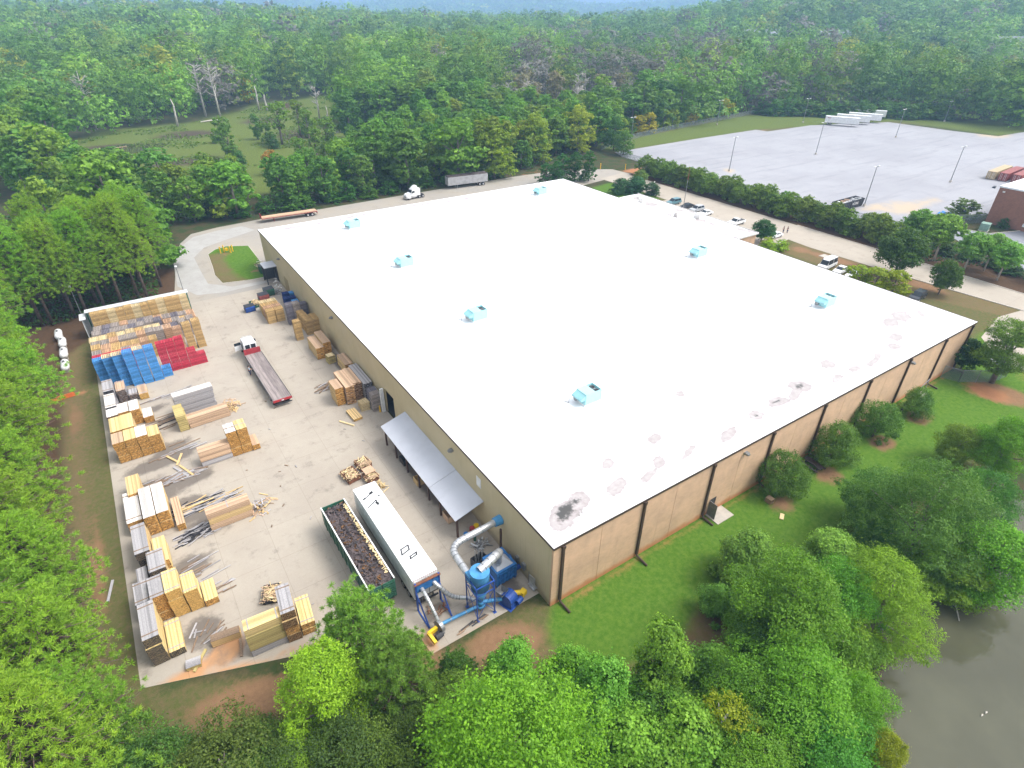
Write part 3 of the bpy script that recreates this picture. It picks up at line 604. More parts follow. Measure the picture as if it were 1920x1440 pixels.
def stack(where, x, y, L, W, heights, axis='y', side='w_fresh', end='e_orange', tops=None, **kw):
    """bundles on one another, each a thing of its own, held apart by bearers"""
    z = .034+.07; n = len(heights)
    for k, h in enumerate(heights):
        top = (tops if isinstance(tops, str) else (tops or side)) if k == n-1 else side
        s_ = side if isinstance(side, str) else side[k]; e_ = end if isinstance(end, str) else end[k]
        if k < n-1: top = s_
        j = rnd.uniform(-.05, .05) if k else 0
        lab = f"{TIER[n][k]} {where}" if n > 1 else where
        t = lumber('lumber_bundle', L+rnd.uniform(-.06,.06), W, h, lab, (x+j, y+j, z), axis, s_, e_, top, battens=(kw.get('battens', 2) if k == n-1 else 0), bw=kw.get('bw', .14), bt=kw.get('bt', .05), rz=kw.get('rz', 0), ragged=kw.get('ragged', .018))
        for c in ((.1, .9) if L < 3.5 else (.06, .5, .94)):     # bearers below the bundle
            b = MB()
            if axis == 'y': b.box(0, W, L*c-.05, L*c+.05, -.07, -.002)
            else: b.box(L*c-.05, L*c+.05, 0, W, -.07, -.002)
            b.build('bearer', MAT['w_brown'], t)
        z += h+.075
S = stack
S('grey bundle of weathered boards, beside the leftmost blue pallets', -33.9, 62.8, 3.6, 1.3, [1.3,1.4], side='w_grey', end='e_dark', tops='w_grey')
S('bleached grey lumber bundle at the pine side, below the blue pallets', -33.9, 58.5, 3.9, 1.3, [1.1,1.35], side='w_grey', end='e_dark', tops='w_white')
S('pinkish grey bundle with dark ragged brown ends', -32.4, 63.4, 3.2, 1.2, [1.0,.95], side='w_grey', end='e_brown', tops='w_pink', ragged=.25)
S('low grey bundle with dark ragged brown ends', -31.1, 63.1, 2.3, 1.15, [1.0], side='w_grey', end='e_brown', tops='w_grey', ragged=.22)
S('low fresh tan bundle at the right of dark ended grey bundles', -29.8, 62.7, 3.0, 1.15, [.95], tops='w_pink', end='e_fresh')
S('white topped bundle at the yard edge, behind plain yellow tops', -34.0, 56.3, 2.5, 1.35, [1.1,1.1], end='e_brown', tops='w_white', battens=0)
S('white topped bundle between two others, behind plain yellow tops', -32.6, 56.5, 2.6, 1.3, [1.1,1.15], end='e_orange', tops='w_white', battens=0)
S('white topped bundle with tall orange end, right of the yellow tops', -31.2, 56.2, 2.9, 1.25, [1.1,1.2], end='e_orange', tops='w_white', battens=0)
S('low white topped bundle with orange end, nearest to the long dark poles', -29.9, 55.7, 2.6, 1.2, [1.0], end='e_orange', tops='w_white', battens=0)
S('plain yellow topped bundle at the yard edge, behind the big orange wall', -33.8, 51.8, 3.7, 1.35, [1.2,1.2], tops='w_yellow', battens=0)
S('plain yellow topped bundle one in from the yard edge, behind the big orange wall', -32.4, 51.8, 3.8, 1.4, [1.2,1.25], tops='w_yellow', battens=0)
for k, (tp, ww) in enumerate((('w_pink','greyish top at the left end'),('w_yellow','yellow top, second from left'),('w_white','pale top, third from left'),('w_yellow','yellow top at the right end'))):
    S(f'bundle of the big orange ended wall, {ww}', -33.6+1.33*k, 47.8, 2.6, 1.27, [1.0,1.0,1.0] if k < 3 else [1.3,1.35], tops=tp, battens=0, bw=.10, bt=.045)
S('grey long bundle of the pile in mid yard with white top', -25.7, 54.6, 5.2, 1.3, [.8,.8,.85,.8], 'x', side='w_grey', end='e_fresh', tops='w_white', battens=0, rz=R(3))
S('tan long bundle in front of the white topped pile, by the offcuts', -24.8, 51.0, 5.4, 1.5, [.75,.7], 'x', side='w_pink', end='e_fresh', tops='w_pink', battens=0, rz=R(3))
S('olive tan bundle at the left end of white topped mid yard pile', -26.1, 50.9, 1.2, 3.4, [.8,.8,.7], 'x', side='w_olive', end='e_fresh', tops='w_olive', battens=0)
S('pinkish long bundle beside the square orange ended block', -24.9, 41.3, 3.7, 1.4, [.7,.7,.7], 'x', side=['w_grey','w_pink','w_pink'], end='e_fresh', tops='w_pink', battens=0, bt=.08)
S('white topped bundle of the square orange block in mid yard', -21.2, 41.3, 2.3, 1.25, [1.2,1.2,1.3], tops='w_white', battens=1, bw=.10)
S('yellow topped bundle of the square orange block in mid yard', -19.9, 41.3, 2.4, 1.25, [1.2,1.2,1.3], tops='w_yellow', battens=1, bw=.10)
S('low tan bundle leaning on the right of the orange block', -18.6, 41.2, 2.6, .9, [.8], tops='w_pink', battens=0)
S('plain tan bundle behind the bright white bundles', -33.1, 37.6, 3.8, 1.4, [1.0,1.1], tops='w_fresh', battens=0)
S('white bundle with two dark battens at the yard edge', -33.7, 33.0, 5.6, 1.5, [.9,.9], tops='w_white', end='e_orange')
for k in range(2): S(f'bright white topped bundle with orange end, {("left","right")[k]} of the pair beside dark battens', -31.95+1.25*k, 32.0, 5.6, 1.2, [1.25,1.3], tops='w_white', end='e_orange', battens=0, bw=.2)
S('long low tan bundle hugging the bright white pair', -29.2, 31.0, 5.2, .8, [.9], end='e_orange', tops='w_pink', battens=0)
S('grey bundle with dark end in front of the white battened one', -33.2, 26.6, 4.7, 1.35, [.9,.9,.9], side='w_fresh', end='e_dark', tops='w_grey')
S('bare yellow bundle beside the grey battened one', -31.75, 25.2, 3.9, 1.25, [.9,.9], side='w_yellow', end='e_orange', tops='w_yellow', battens=0)
S('grey bundle with dark end behind the front orange row', -32.35, 23.3, 3.0, 1.5, [.9,.9,.8], side='w_fresh', end='e_dark', tops='w_grey')
S('small blue grey bundle tucked behind the front orange row', -33.5, 23.6, 2.0, .95, [.9,.9], side='w_grey', end='e_dark', tops='w_grey', battens=0)
S('grey bundle with dark end at the left of the front orange row', -33.9, 20.0, 2.9, 1.25, [1.2,1.3], side='w_grey', end='e_dark', tops='w_grey')
S('brownish grey topped bundle in the front orange row', -32.5, 19.2, 2.8, 1.2, [1.1,1.1,1.05], end='e_orange', tops='w_grey', bw=.1)
S('tall yellow bundle in the front orange row', -31.2, 18.9, 3.0, 1.3, [1.15,1.2,1.15], side='w_yellow', end='e_fresh', tops='w_yellow', bw=.1)
S('middle height yellow bundle in the front orange row', -29.8, 18.8, 2.7, 1.2, [1.35,1.4], side='w_yellow', end='e_fresh', tops='w_yellow', bw=.1)
S('low yellow bundle at the right end of front orange row', -28.5, 18.6, 2.8, 1.2, [.8], side='w_yellow', end='e_orange', tops='w_yellow', battens=0)
S('tall blue grey bundle with charcoal end at the front yard corner', -33.6, 14.5, 4.4, 1.3, [1.2,1.2,1.1], side='w_yellow', end='e_dark', tops='w_grey', bw=.1)
S('low yellow bundle leaning by the tall charcoal ended one', -32.2, 14.5, 3.8, 1.25, [.8], side='w_yellow', end='e_dark', tops='w_yellow')
S('greenish yellow wide bundle at the front edge of the yard', -26.0, 10.6, 3.2, 1.25, [.8,.9,.95,.85], 'x', side=['w_grey','w_olive','w_olive','w_yellow'], end='e_fresh', tops='w_yellow', rz=R(-4))
S('low tan bundle left of the greenish yellow one', -28.9, 13.6, 2.5, .8, [.85], 'x', side='w_fresh', end='e_fresh', tops='w_brown', battens=0, rz=R(-8))
S('tall grey topped bundle with rotten brown end at the front edge', -22.85, 10.2, 3.4, 1.25, [.95,1.0,1.0,.95], side='w_fresh', end=['e_brown','e_orange','e_brown','e_brown'], tops='w_grey', rz=R(-6))
S('low yellow bundle right of the tall grey topped one', -21.5, 10.2, 3.4, 1.25, [.7,.7], side='w_yellow', end='e_orange', tops='w_yellow', rz=R(-6))
S('small low bundle of grey boards alone at the front yard edge', -31.3, 12.4, 1.3, .9, [.4], 'x', side='w_olive', end='e_fresh', tops='w_grey', battens=0, rz=R(-8))
S('long tan bundle of the pile by the scattered offcuts, front mid yard', -26.1, 29.0, 4.6, 1.25, [.8,.8,.75], 'x', side=['w_pink','w_fresh','w_pink'], end='e_fresh', tops='w_pink', battens=1, bt=.09)
S('reddish topped bundle, left one behind the small green crate', -3.75, 59.9, 4.9, 1.3, [1.0,1.0], side='w_fresh', end='e_orange', tops='w_pink', battens=0, bw=.3)
S('reddish topped bundle, right one behind the small green crate', -2.4, 60.4, 4.9, 1.3, [1.2,1.2], side='w_fresh', end='e_orange', tops='w_pink', battens=0, bw=.3)
S('reddish bundle against the wall, right of the small green crate', -1.5, 52.6, 4.0, 1.3, [.9,.9], side='w_fresh', end='e_orange', tops='w_pink', battens=0, bw=.25)
S('big reddish bundle of the pile near the open roll-up doorway, left half', -4.25, 44.4, 5.4, 1.3, [.95,.95,.95], side='w_pink', end='e_orange', tops='w_pink', battens=0, bw=.3, ragged=.3)
S('big reddish bundle of the pile near the open roll-up doorway, right half', -2.9, 44.8, 5.2, 1.25, [.95,.95,.95], side='w_pink', end='e_brown', tops='w_pink', battens=0, bw=.3, ragged=.3)
S('blue grey board bundle between the reddish pile and wall', -1.5, 44.2, 6.6, 1.3, [.9,.9,.9], side='w_grey', end='e_dark', tops='w_grey', battens=0, bw=.2, ragged=.2)
S('narrow reddish bundle at the outer left of the doorway pile', -5.65, 45.0, 2.8, 1.25, [1.0,.95,.9], side='w_fresh', end='e_orange', tops='w_pink', battens=0, bw=.3)
S('flat bundle of tan boards lying near the yellow bollard', -5.05, 40.0, 2.8, 1.3, [.35], side='w_fresh', end='e_fresh', tops='w_fresh', battens=0, rz=R(3))

# loose boards and poles: each pile of scattered pieces lies as litter on the slab
def litter(name, label, cat, pieces, mats, loc, pile=0, group=None):
    """tumbled offcuts that nobody would count, lying in one heap"""
    b = MB()
    for (x, y, L, a, m_) in pieces:
        z = .03+abs(rnd.gauss(0, .5))*pile*max(0, 1-math.hypot(x, y)/1.2)
        b.rbox((x, y, z+.04), L, rnd.uniform(.06,.16), rnd.uniform(.03,.08), a, m_, rnd.uniform(-.2,.2))
    o = b.build(name, [MAT[k] for k in mats]); o.location = (loc[0], loc[1], .035); return tag(o, label, cat, group, 'stuff')
def heap(n, rx_, ry_, Lm, m_=(0,1)): return [(rnd.gauss(0,.4)*rx_, rnd.gauss(0,.4)*ry_, rnd.uniform(.4,1)*Lm, rnd.uniform(0, math.pi), rnd.choice(m_)) for _ in range(n)]
def sheaf(n, rx_, ry_, Lm, a, da, m_=(0,1)): return [(rnd.uniform(-1,1)*rx_, rnd.uniform(-1,1)*ry_, rnd.uniform(.3,1)*Lm, a+rnd.gauss(0, da), rnd.choice(m_)) for _ in range(n)]
litter('offcut_debris', 'tan offcuts scattered right of the white topped mid yard pile', 'offcuts', heap(60,1.5,2.2,1.3), ('w_fresh','w_pink','w_grey'), (-18.7,53.6), .9)
litter('offcut_debris', 'grey and tan offcuts right of the front mid yard pile', 'offcuts', heap(60,1.4,1.9,1.3,(0,1,2)), ('w_fresh','w_pink','w_grey'), (-20.6,29.9), .9)
litter('pole_debris', 'splintered grey poles strewn left of the long tan front pile', 'poles', sheaf(70,1.9,1.0,2.4,.15,.22,(0,1,0)), ('w_grey','e_dark','w_pink'), (-27.3,29.6), .8)
litter('pole_debris', 'long splintered grey poles below the big orange ended wall', 'poles', sheaf(80,3.2,1.0,3.6,.12,.14,(0,1,0,2)), ('w_grey','e_dark','w_fresh'), (-26.2,34.2), .5)
litter('pole_debris', 'dark boards lying flat left of the pinkish long bundles', 'poles', sheaf(60,3.0,.9,3.2,.1,.25,(0,1)), ('w_grey','w_brown'), (-28.4,41.0), .4)
litter('pole_debris', 'dark thin poles on the slab left of the white topped mid pile', 'poles', sheaf(18,2.3,2.0,4.2,.18,.06,(0,1)), ('w_brown','e_dark'), (-27.6,54.8), .0)
litter('pole_debris', 'long dark poles below the row of blue pallets', 'poles', sheaf(10,3.0,.6,4.8,.22,.05,(0,1)), ('w_brown','w_grey'), (-26.6,61.9), .0)
litter('pole_debris', 'thin dark poles on the slab right of the bright yellow tops', 'poles', sheaf(10,2.4,1.2,4.5,.16,.05,(0,1)), ('w_brown','w_grey'), (-26.2,47.2), .0)
litter('pole_debris', 'thin dark poles right of the bare yellow bundle', 'poles', sheaf(14,1.7,1.8,3.2,.2,.07,(0,1)), ('w_brown','w_grey'), (-28.6,24.2), .0)
litter('pole_debris', 'grey sticks on the slab beside the low yellow bundle', 'poles', sheaf(12,1.0,.8,1.8,.2,.15,(0,1)), ('w_brown','w_grey'), (-26.9,20.4), .0)
litter('pole_debris', 'dark scraps around the front dark slab patch', 'poles', sheaf(14,1.5,1.3,2.2,.5,.5,(0,1)), ('w_brown','w_grey'), (-29.0,15.6), .0)
litter('pole_debris', 'dark battens leaning on the wall side of reddish pile', 'poles', sheaf(24,1.0,1.0,2.4,.35,.2,(0,1)), ('w_brown','w_grey'), (-5.7,51.0), .5)
litter('wood_debris', 'pale chips and splinters over the concrete slab', 'splinters', [(rnd.uniform(-26,-4), rnd.uniform(6,60), rnd.uniform(.15,.6), rnd.uniform(0,3), rnd.choice((0,1))) for _ in range(24)], ('w_brown','w_grey'), (0,0), .0)
for k, (x, y, L, a, mt, lab) in enumerate([(-27.9,45.0,2.6,-1.1,'w_fresh','fresh tan board leaning right of the big orange wall, upper one'),(-27.2,44.6,2.4,1.2,'w_fresh','fresh tan board leaning right of the big orange wall, crossing one'),(-27.4,41.8,3.2,-1.15,'w_grey','grey board leaning across the dark boards'),(-26.8,41.8,3.2,-1.2,'w_fresh','orange tan board leaning across the dark boards'),(-30.1,12.9,2.2,.95,'w_olive','single board slanting beside the small low grey bundle'),(-6.1,40.2,2.6,-1.0,'p_pale','pale board lying alone beside the flat tan bundle'),(-36.3,26.0,2.8,1.35,'w_grey','grey pole lying on the grass left of the yard'),(-26.7,12.2,2.0,1.4,'w_brown','dark timber edging the clay stained slab')]):
    o = MB().rbox((0,0,.12), L, .24, .1, a, 0, .1).build('loose_board', MAT[mt]); o.location = (x, y, .035); tag(o, lab, 'board')

# ------------------------------------------------------------------ pallets
PAL = {}
def pallet_mesh(n, mt, W, D):
    """n wooden pallets on one another: deck boards, stringers and bottom boards"""
    if (n, mt, W, D) in PAL: return PAL[n, mt, W, D]
    b = MB(); r_ = random.Random(n*7+len(mt))
    for k in range(n):
        z = k*.135; jx, jy = r_.uniform(-.02,.02), r_.uniform(-.02,.02)
        for s_ in (-D/2, -.02, D/2-.04): b.box(-W/2+jx, W/2+jx, s_+jy, s_+.04+jy, z+.019, z+.105)
        for i in range(6):
            c = -W/2+.07+i*(W-.14)/5
            b.box(c-.06+jx, c+.06+jx, -D/2+jy, D/2+jy, z+.106, z+.124)
            if i in (0, 2, 5): b.box(c-.06+jx, c+.06+jx, -D/2+jy, D/2+jy, z, z+.018)
    PAL[n, mt, W, D] = b.mesh('pallet_load', MAT[mt]); return PAL[n, mt, W, D]
def load(x, y, z, n, mt, label, group, W=1.22, D=1.15, rz=0):
    o = link('pallet_load', pallet_mesh(n, mt, W, D)); o.location = (x, y, z); o.rotation_euler = (0,0,rz+rnd.uniform(-.02,.02)); tag(o, label, 'pallets', group); return o
COLW = dict(p_blue='blue', p_red='red', p_tan='tan', p_pale='pale yellow', p_grey='grey', p_slate='dark grey', p_pink='pinkish', p_navy='navy blue')
def pstack(x, y, h, mt, where, group, W=1.26, D=1.15, tiers=True, topmt=None, rz=0):
    """a column of pallet loads, about two metres each; y is its front face"""
    n = max(1, round(h/.135)); parts = []
    while n > 0: k = min(n, 14) if tiers else n; parts.append(k); n -= k
    if len(parts) > 1 and parts[-1] < 4: parts[-2] -= 5; parts[-1] += 5
    z = .034
    for i, k in enumerate(parts):
        m_ = topmt if (topmt and i == len(parts)-1) else mt
        tn = {1:'', 2:('lower ','upper '), 3:('lowest ','middle ','top '), 4:('lowest ','second ','third ','top ')}[len(parts)]
        load(x+W/2+rnd.uniform(-.03,.03), y+D/2+rnd.uniform(-.04,.04), z, k, m_, f"{tn[i] if tn else ''}{COLW[m_]} pallets, {where}", group, W, D, rz); z += k*.135+.004
GB = 'painted blue pallets stacked at the front of the pallet rows'
hs_ = [(71.0,4.1),(69.7,4.7),(68.3,5.4),(67.5,6.0),(67.4,6.0),(67.4,5.9),(67.9,1.65)]
for i, (y, h) in enumerate(hs_):
    pstack(-34.4+1.41*i, y, h, 'p_blue', f'{ORD[i]} blue stack from the left', GB, 1.3, 1.2)
    if i in (1, 2, 4): load(-34.4+1.41*i+.65, y+.6, .034+round(h/.135)*.135+.012, 1, 'p_pale', f'single pale pallet lying on top of the {ORD[i]} blue stack', 'single pallets topping stacks', 1.3, 1.2)
GR = 'painted red pallets stacked beside the blue ones'
for i, (y, h) in enumerate([(69.2,5.2),(69.2,5.3),(69.2,5.35),(69.25,2.95),(69.3,1.95)]):
    pstack(-25.65+1.3*i, y, h, 'p_red', f'{ORD[i]} red stack from the left', GR, 1.24, 1.15)
GT = 'bare wood pallets in long rows before the white shed'
for i in range(4): pstack(-34.4+1.36*i, 72.4, 3.95, 'p_red', f'{ORD[i]} stack of the red strip behind the blue stacks', 'red pallets hidden behind the blue stacks', 1.28, 1.1, False)
def prow(y, x0, n, h0, h1, mts, where, D=1.85, tiers=False, pitch=1.33):
    for i in range(n):
        h = h0+(h1-h0)*i/max(1, n-1)+rnd.uniform(-.12,.12)
        pstack(x0+pitch*i, y, h, mts[i % len(mts)] if isinstance(mts, tuple) else mts[min(i, len(mts)-1)], f'stack {ORD[i]} from left, {where}', GT, 1.25, D, tiers)
prow(73.7, -34.4, 5, 3.75, 3.3, ('p_grey','p_pink','p_tan'), 'row just behind the blue stacks', 1.7)
prow(75.8, -34.4, 7, 3.65, 3.1, ('p_tan','p_pink','p_tan','p_tan'), 'second row behind the blue stacks')
prow(78.2, -34.5, 9, 3.25, 3.6, ('p_grey','p_grey','p_pink'), 'row left of the tall tan stacks')
prow(75.2, -22.6, 3, 4.5, 5.1, ['p_pink','p_tan','p_tan'], 'tall tan row behind the red stacks', 1.25, True, 1.5)
prow(80.8, -34.7, 8, 3.0, 3.0, ('p_pale','p_pale','p_tan'), 'yellow topped row in mid field')
prow(80.8, -24.0, 4, 2.3, 3.3, ('p_grey','p_slate','p_grey'), 'grey row behind the tall tan stacks')
prow(83.3, -34.2, 8, 2.85, 3.1, ('p_grey','p_slate','p_grey'), 'long grey row in mid field')
prow(83.5, -23.4, 4, 2.2, 2.2, ('p_pink','p_grey','p_tan','p_pink'), 'pinkish row near the driveway')
prow(85.8, -34.0, 12, 2.8, 2.2, ('p_grey','p_slate','p_grey','p_pink'), 'grey row before the tall row at the shed', 1.8)
prow(88.3, -33.8, 12, 4.7, 4.7, ('p_tan','p_tan','p_pale'), 'tall row against the white shed', 1.15, True, 1.29)
# pallets along the warehouse wall
GW = 'pallets stacked along the warehouse wall'
for r_ in range(4):
    for c in range(2): pstack(-7.1+1.62*c, 77.8+1.75*r_, 2.5-.1*r_, ('p_tan','p_pink','p_tan','p_pale')[r_], f'{("left","right")[c]} column, row {ORD[r_]} from the front of the tan block', GW, 1.46, 1.3, False)
for c in range(3): pstack(-4.05+1.3*c, 75.2, (4.0,4.0,3.6)[c], ('p_slate','p_grey','p_slate')[c], f'{ORD[c]} dark stack from left beside the tan block', GW, 1.22, 1.2)
for i, (x, y, h, mt) in enumerate([(-2.6,79.6,2.3,'p_navy'),(-1.3,80.3,2.2,'p_blue'),(-2.4,82.2,2.3,'p_navy'),(-1.2,82.6,2.0,'p_navy'),(-1.9,84.8,2.1,'p_navy'),(-.9,85.2,1.9,'p_blue')]): pstack(x-.3, y, h, mt, f'{ORD[i]} dark blue stack from the front beside the wall', GW, 1.2, 1.2, False)
for i, (x, y, h) in enumerate([(-2.05,69.6,2.9),(-.75,69.7,2.9),(-2.05,70.9,2.9),(-.75,71.0,2.9),(-2.1,72.2,2.9),(-2.2,73.5,2.9)]): pstack(x-.4, y, h, 'p_tan', f'{ORD[i]} stack of the tall tan cluster by the wall', GW, 1.2, 1.2)
pstack(-4.65, 68.5, 3.6, 'p_tan', 'lone column before the tall tan cluster', GW, 1.2, 1.2)
for c, (y, mt) in enumerate([(40.7,'p_grey'),(41.9,'p_slate')]): pstack(-1.75, y, 3.0, mt, f'grey brown stack {("nearest to","one back from")[c]} the roll-up doorway', GW, 1.3, 1.1)
for k in range(4): load(-2.55, 42.4, .04+k*.36, 2, 'p_pale', f'{("lowest","second","third","topmost")[k]} pair of pale pallets before the grey brown stack', GW, 1.3, 1.3, rnd.uniform(-.1,.1))
t = thing('crate', 'small crate with greenish slats and pale lid beside the reddish bundles', 'crate', (-2.1, 58.1, .035), R(6))
b = MB()
for k in range(5): b.box(-.65,.65,-.6,-.56,.1+k*.26,.28+k*.26); b.box(-.65,.65,.56,.6,.1+k*.26,.28+k*.26); b.box(-.65,-.61,-.55,.55,.1+k*.26,.28+k*.26); b.box(.61,.65,-.55,.55,.1+k*.26,.28+k*.26)
for x in (-.6,.52):
    for y in (-.54,.46): b.box(x,x+.08,y,y+.08,0,1.4)
b.build('slats', MAT['w_olive'], t); b = MB()
for k in range(5): b.box(-.6+k*.24,-.4+k*.24,-.58,.58,1.41,1.46)
b.build('lid', MAT['p_pale'], t)

# ------------------------------------------------------------------ scrap bins full of wood
def scrap_bin(label, x, y, rz, mt, W=1.7, D=2.2, H=.8, pale=True):
    t = thing('scrap_bin', label, 'bin', (x, y, .034), rz, 'bins heaped with wood scraps')
    b = MB(); b.box(-W/2,W/2,-D/2,D/2,.12,.16); b.box(-W/2,-W/2+.05,-D/2,D/2,.161,H); b.box(W/2-.05,W/2,-D/2,D/2,.161,H); b.box(-W/2+.051,W/2-.051,-D/2,-D/2+.05,.161,H*.8); b.box(-W/2+.051,W/2-.051,D/2-.05,D/2,.161,H)
    b.box(-W/2+.1,-W/2+.3,-D/2+.02,D/2-.02,0,.119); b.box(W/2-.3,W/2-.1,-D/2+.02,D/2-.02,0,.119); b.build('bin_shell', MAT[mt], t)
    b = MB()
    for _ in range(130):
        x_, y_ = rnd.uniform(-.46,.46)*W, rnd.uniform(-.48,.48)*D; z = H*.55+(1-abs(x_/W*1.6)**2)*.55*rnd.random()
        b.rbox((x_,y_,z), rnd.uniform(.3,.95), rnd.uniform(.05,.12), rnd.uniform(.03,.07), rnd.gauss(.4,.7), rnd.choice((0,0,1)), rnd.uniform(-.5,.5))
    o = b.build('wood_scraps', [MAT['p_pale' if pale else 'w_pink'], MAT['w_pink']], t); o['kind'] = 'stuff'
scrap_bin('rusty bin of wood scraps, left one behind the white trailer', -9.7, 29.0, R(8), 'rust'); scrap_bin('rusty bin heaped with wood scraps, farther right of the pair', -7.6, 30.2, R(8), 'rust', 1.6, 1.8)
scrap_bin('rusty bin of wood scraps under a flat board, near the trailer nose', -7.7, 27.4, R(8), 'rust', 1.5, 1.6); scrap_bin('dark bin heaped with kindling beside the tall grey topped bundle', -22.8, 16.4, R(-20), 'black_paint', 1.5, 1.9, .75)
o = MB().rbox((0,0,0), 1.3, 1.2, .05, .1, 0, .08).build('plywood_sheet', MAT['w_pink']); o.location = (-7.7, 27.9, 1.18); tag(o, 'flat plywood sheet lying on wood scraps in a rusty bin', 'board')
litter('offcut_debris', 'pale firewood scraps beside the white trailer nose', 'offcuts', heap(40,.9,1.0,.9), ('p_pale','w_fresh','w_grey'), (-7.4,25.4), .9)
scrap_bin('small bin of broken wood at the far end of the tan pallet block', -7.2, 87.2, R(10), 'green_paint', 1.8, 2.0, .9, True)
def dumpster(label, x, y, rz, mt, W=1.9, D=1.3, H=1.4):
    t = thing('dumpster', label, 'dumpster', (x, y, .034), rz, 'dumpsters by the far wall')
    b = MB(); b.profile([(-D/2,.1),(-D/2-.15,H*.8),(-D/2-.1,H),(D/2,H*1.1),(D/2,.1)], -W/2, W/2); b.build('body', MAT[mt], t)
    MB().rbox((0,.02,H*1.09), W+.05, D+.1, .05, 0, 0, .14).build('lid', MAT['black_paint'], t)
    for s_ in (-1,1): MB().box(s_*(W/2+.03)-.04, s_*(W/2+.03)+.04, -.5,.5,H*.5,H*.62).build('fork_pocket', MAT['dark_steel'], t)
dumpster('red dumpster between wood scraps and the tan pallet block', -5.2, 88.8, R(5), 'container_red'); dumpster('dark green dumpster near the dock shelter', -3.6, 91.0, R(5), 'green_paint'); dumpster('dark green dumpster by the grass island', -1.6, 104.2, R(90), 'green_paint'); dumpster('navy dumpster at the corner of the tan block', -8.7, 85.4, R(5), 'blue_deep', 1.8, 1.2, 1.1)
litter('scrap_debris', 'pale scrap metal and cardboard piled by the dock shelter', 'scrap', heap(60,1.0,2.2,1.1,(0,1,2)), ('shed_white','w_white','grey_steel'), (-1.8,91.2), 3.2)
litter('scrap_debris', 'pale planks and rubbish against the wall beyond the dock', 'scrap', heap(50,.8,2.5,1.4,(0,1,2)), ('p_pale','w_white','w_brown'), (-1.5,107.5), 2.2)

# ------------------------------------------------------------------ white shed behind the pallets
t = thing('storage_shed', 'long white lean-to shed behind the tall tan pallets', 'shed', (-35.2, 89.3, 0))
MB().box(0,.12,-.4,2.2,.03,3.85).build('side_wall', MAT['shed_white'], t); MB().box(.12,17,2.1,2.2,.03,3.9).build('rear_wall', MAT['shed_white'], t)
b = MB(); b.hexa([(-.3,-.8,3.9),(.65,-.8,3.9),(.65,2.3,3.8),(-.3,2.3,3.8),(-.3,-.8,4.0),(.65,-.8,4.0),(.65,2.3,3.9),(-.3,2.3,3.9)]); b.hexa([(.7,.3,4.62),(17.3,.3,4.62),(17.3,2.6,4.3),(.7,2.6,4.3),(.7,.3,4.72),(17.3,.3,4.72),(17.3,2.6,4.4),(.7,2.6,4.4)])
b.build('roof', MAT['shed_white'], t)
for x in (1.0, 17.0): MB().box(x-.1,x+.1,.35,.5,.03,4.6).build('post', MAT['green_paint'], t)
for x, y in ((-35.6, 97.0), (-18.2, 97.2)):
    o = thing('lamp_pole', 'thin grey lamp pole behind the '+('open left' if x < -30 else 'driveway')+' end of the white shed', 'lamp pole', (x, y, 0)); MB().cyl((0,0,0),(0,0,7.2),.07,.05,8).build('pole', MAT['grey_steel'], o); MB().box(-.2,.2,-.35,.15,7.2,7.4).build('lamp_head', MAT['white_dirty'], o)

# ------------------------------------------------------------------ gas tanks, bollards, person-sized things
for i, (x, y, s_) in enumerate([(-39.5,92.0,'farthest from the yard camera end'),(-39.0,88.2,'third along, leaf shadowed'),(-38.9,83.8,'second along from the orange clay streak'),(-38.8,79.0,'nearest to the orange clay streak')]):
    t = thing('propane_tank', 'white propane tank, '+('topmost of the row under the pines','second from the top of the row','second from the bottom of the row','lowest of the row, nearest the clay streak')[i], 'gas tank', (x, y, 0), 0, 'white propane tanks on the grass')
    b = MB(); zc = .95; pr = [(-1.55,.02),(-1.5,.28),(-1.3,.5),(-1.05,.58),(1.05,.58),(1.3,.5),(1.5,.28),(1.55,.02)]
    b.tube([(0,y_,zc) for y_, r_ in pr], [r_ for y_, r_ in pr], 18); b.build('vessel', MAT['white_dirty'], t, True)
    MB().cyl((0,0,1.52),(0,0,1.75),.18,.16,10).build('valve_dome', MAT['grey_steel'], t)
    for y_ in (-.9,.9): MB().box(-.45,.45,y_-.1,y_+.1,0,.5).build('saddle', MAT['pale_stone'], t)
def bollard(x, y, lab, h=1.1, mt='gas_yellow', r_=.11):
    o = MB().tube([(0,0,0),(0,0,h-.05),(0,0,h)],[r_,r_,r_*.6],10).build('bollard', MAT[mt]); o.location = (x,y,.02); tag(o, lab, 'bollard', 'yellow bollards')
bollard(-.95, 40.35, 'yellow bollard beside the roll-up doorway')
for i, (x, y) in enumerate([(-7.0,121.4),(-6.1,122.0),(-4.9,120.6),(-4.3,121.2)]): bollard(x, y, 'yellow post guarding the gas meter, '+('outer left one','left one nearer the kerb','right one nearer the yard','outer right one')[i], 1.7, 'gas_yellow', .14)
t = thing('gas_meter', 'small yellow gas meter between yellow posts on the grass island', 'meter', (-5.6,121.1,.1)); MB().box(-.3,.3,-.25,.25,.5,1.1).build('meter_box', MAT['gas_yellow'], t); MB().tube([(-.5,0,0),(-.5,0,.8),(.5,0,.8),(.5,0,0)],.05,8).build('pipe', MAT['gas_yellow'], t)
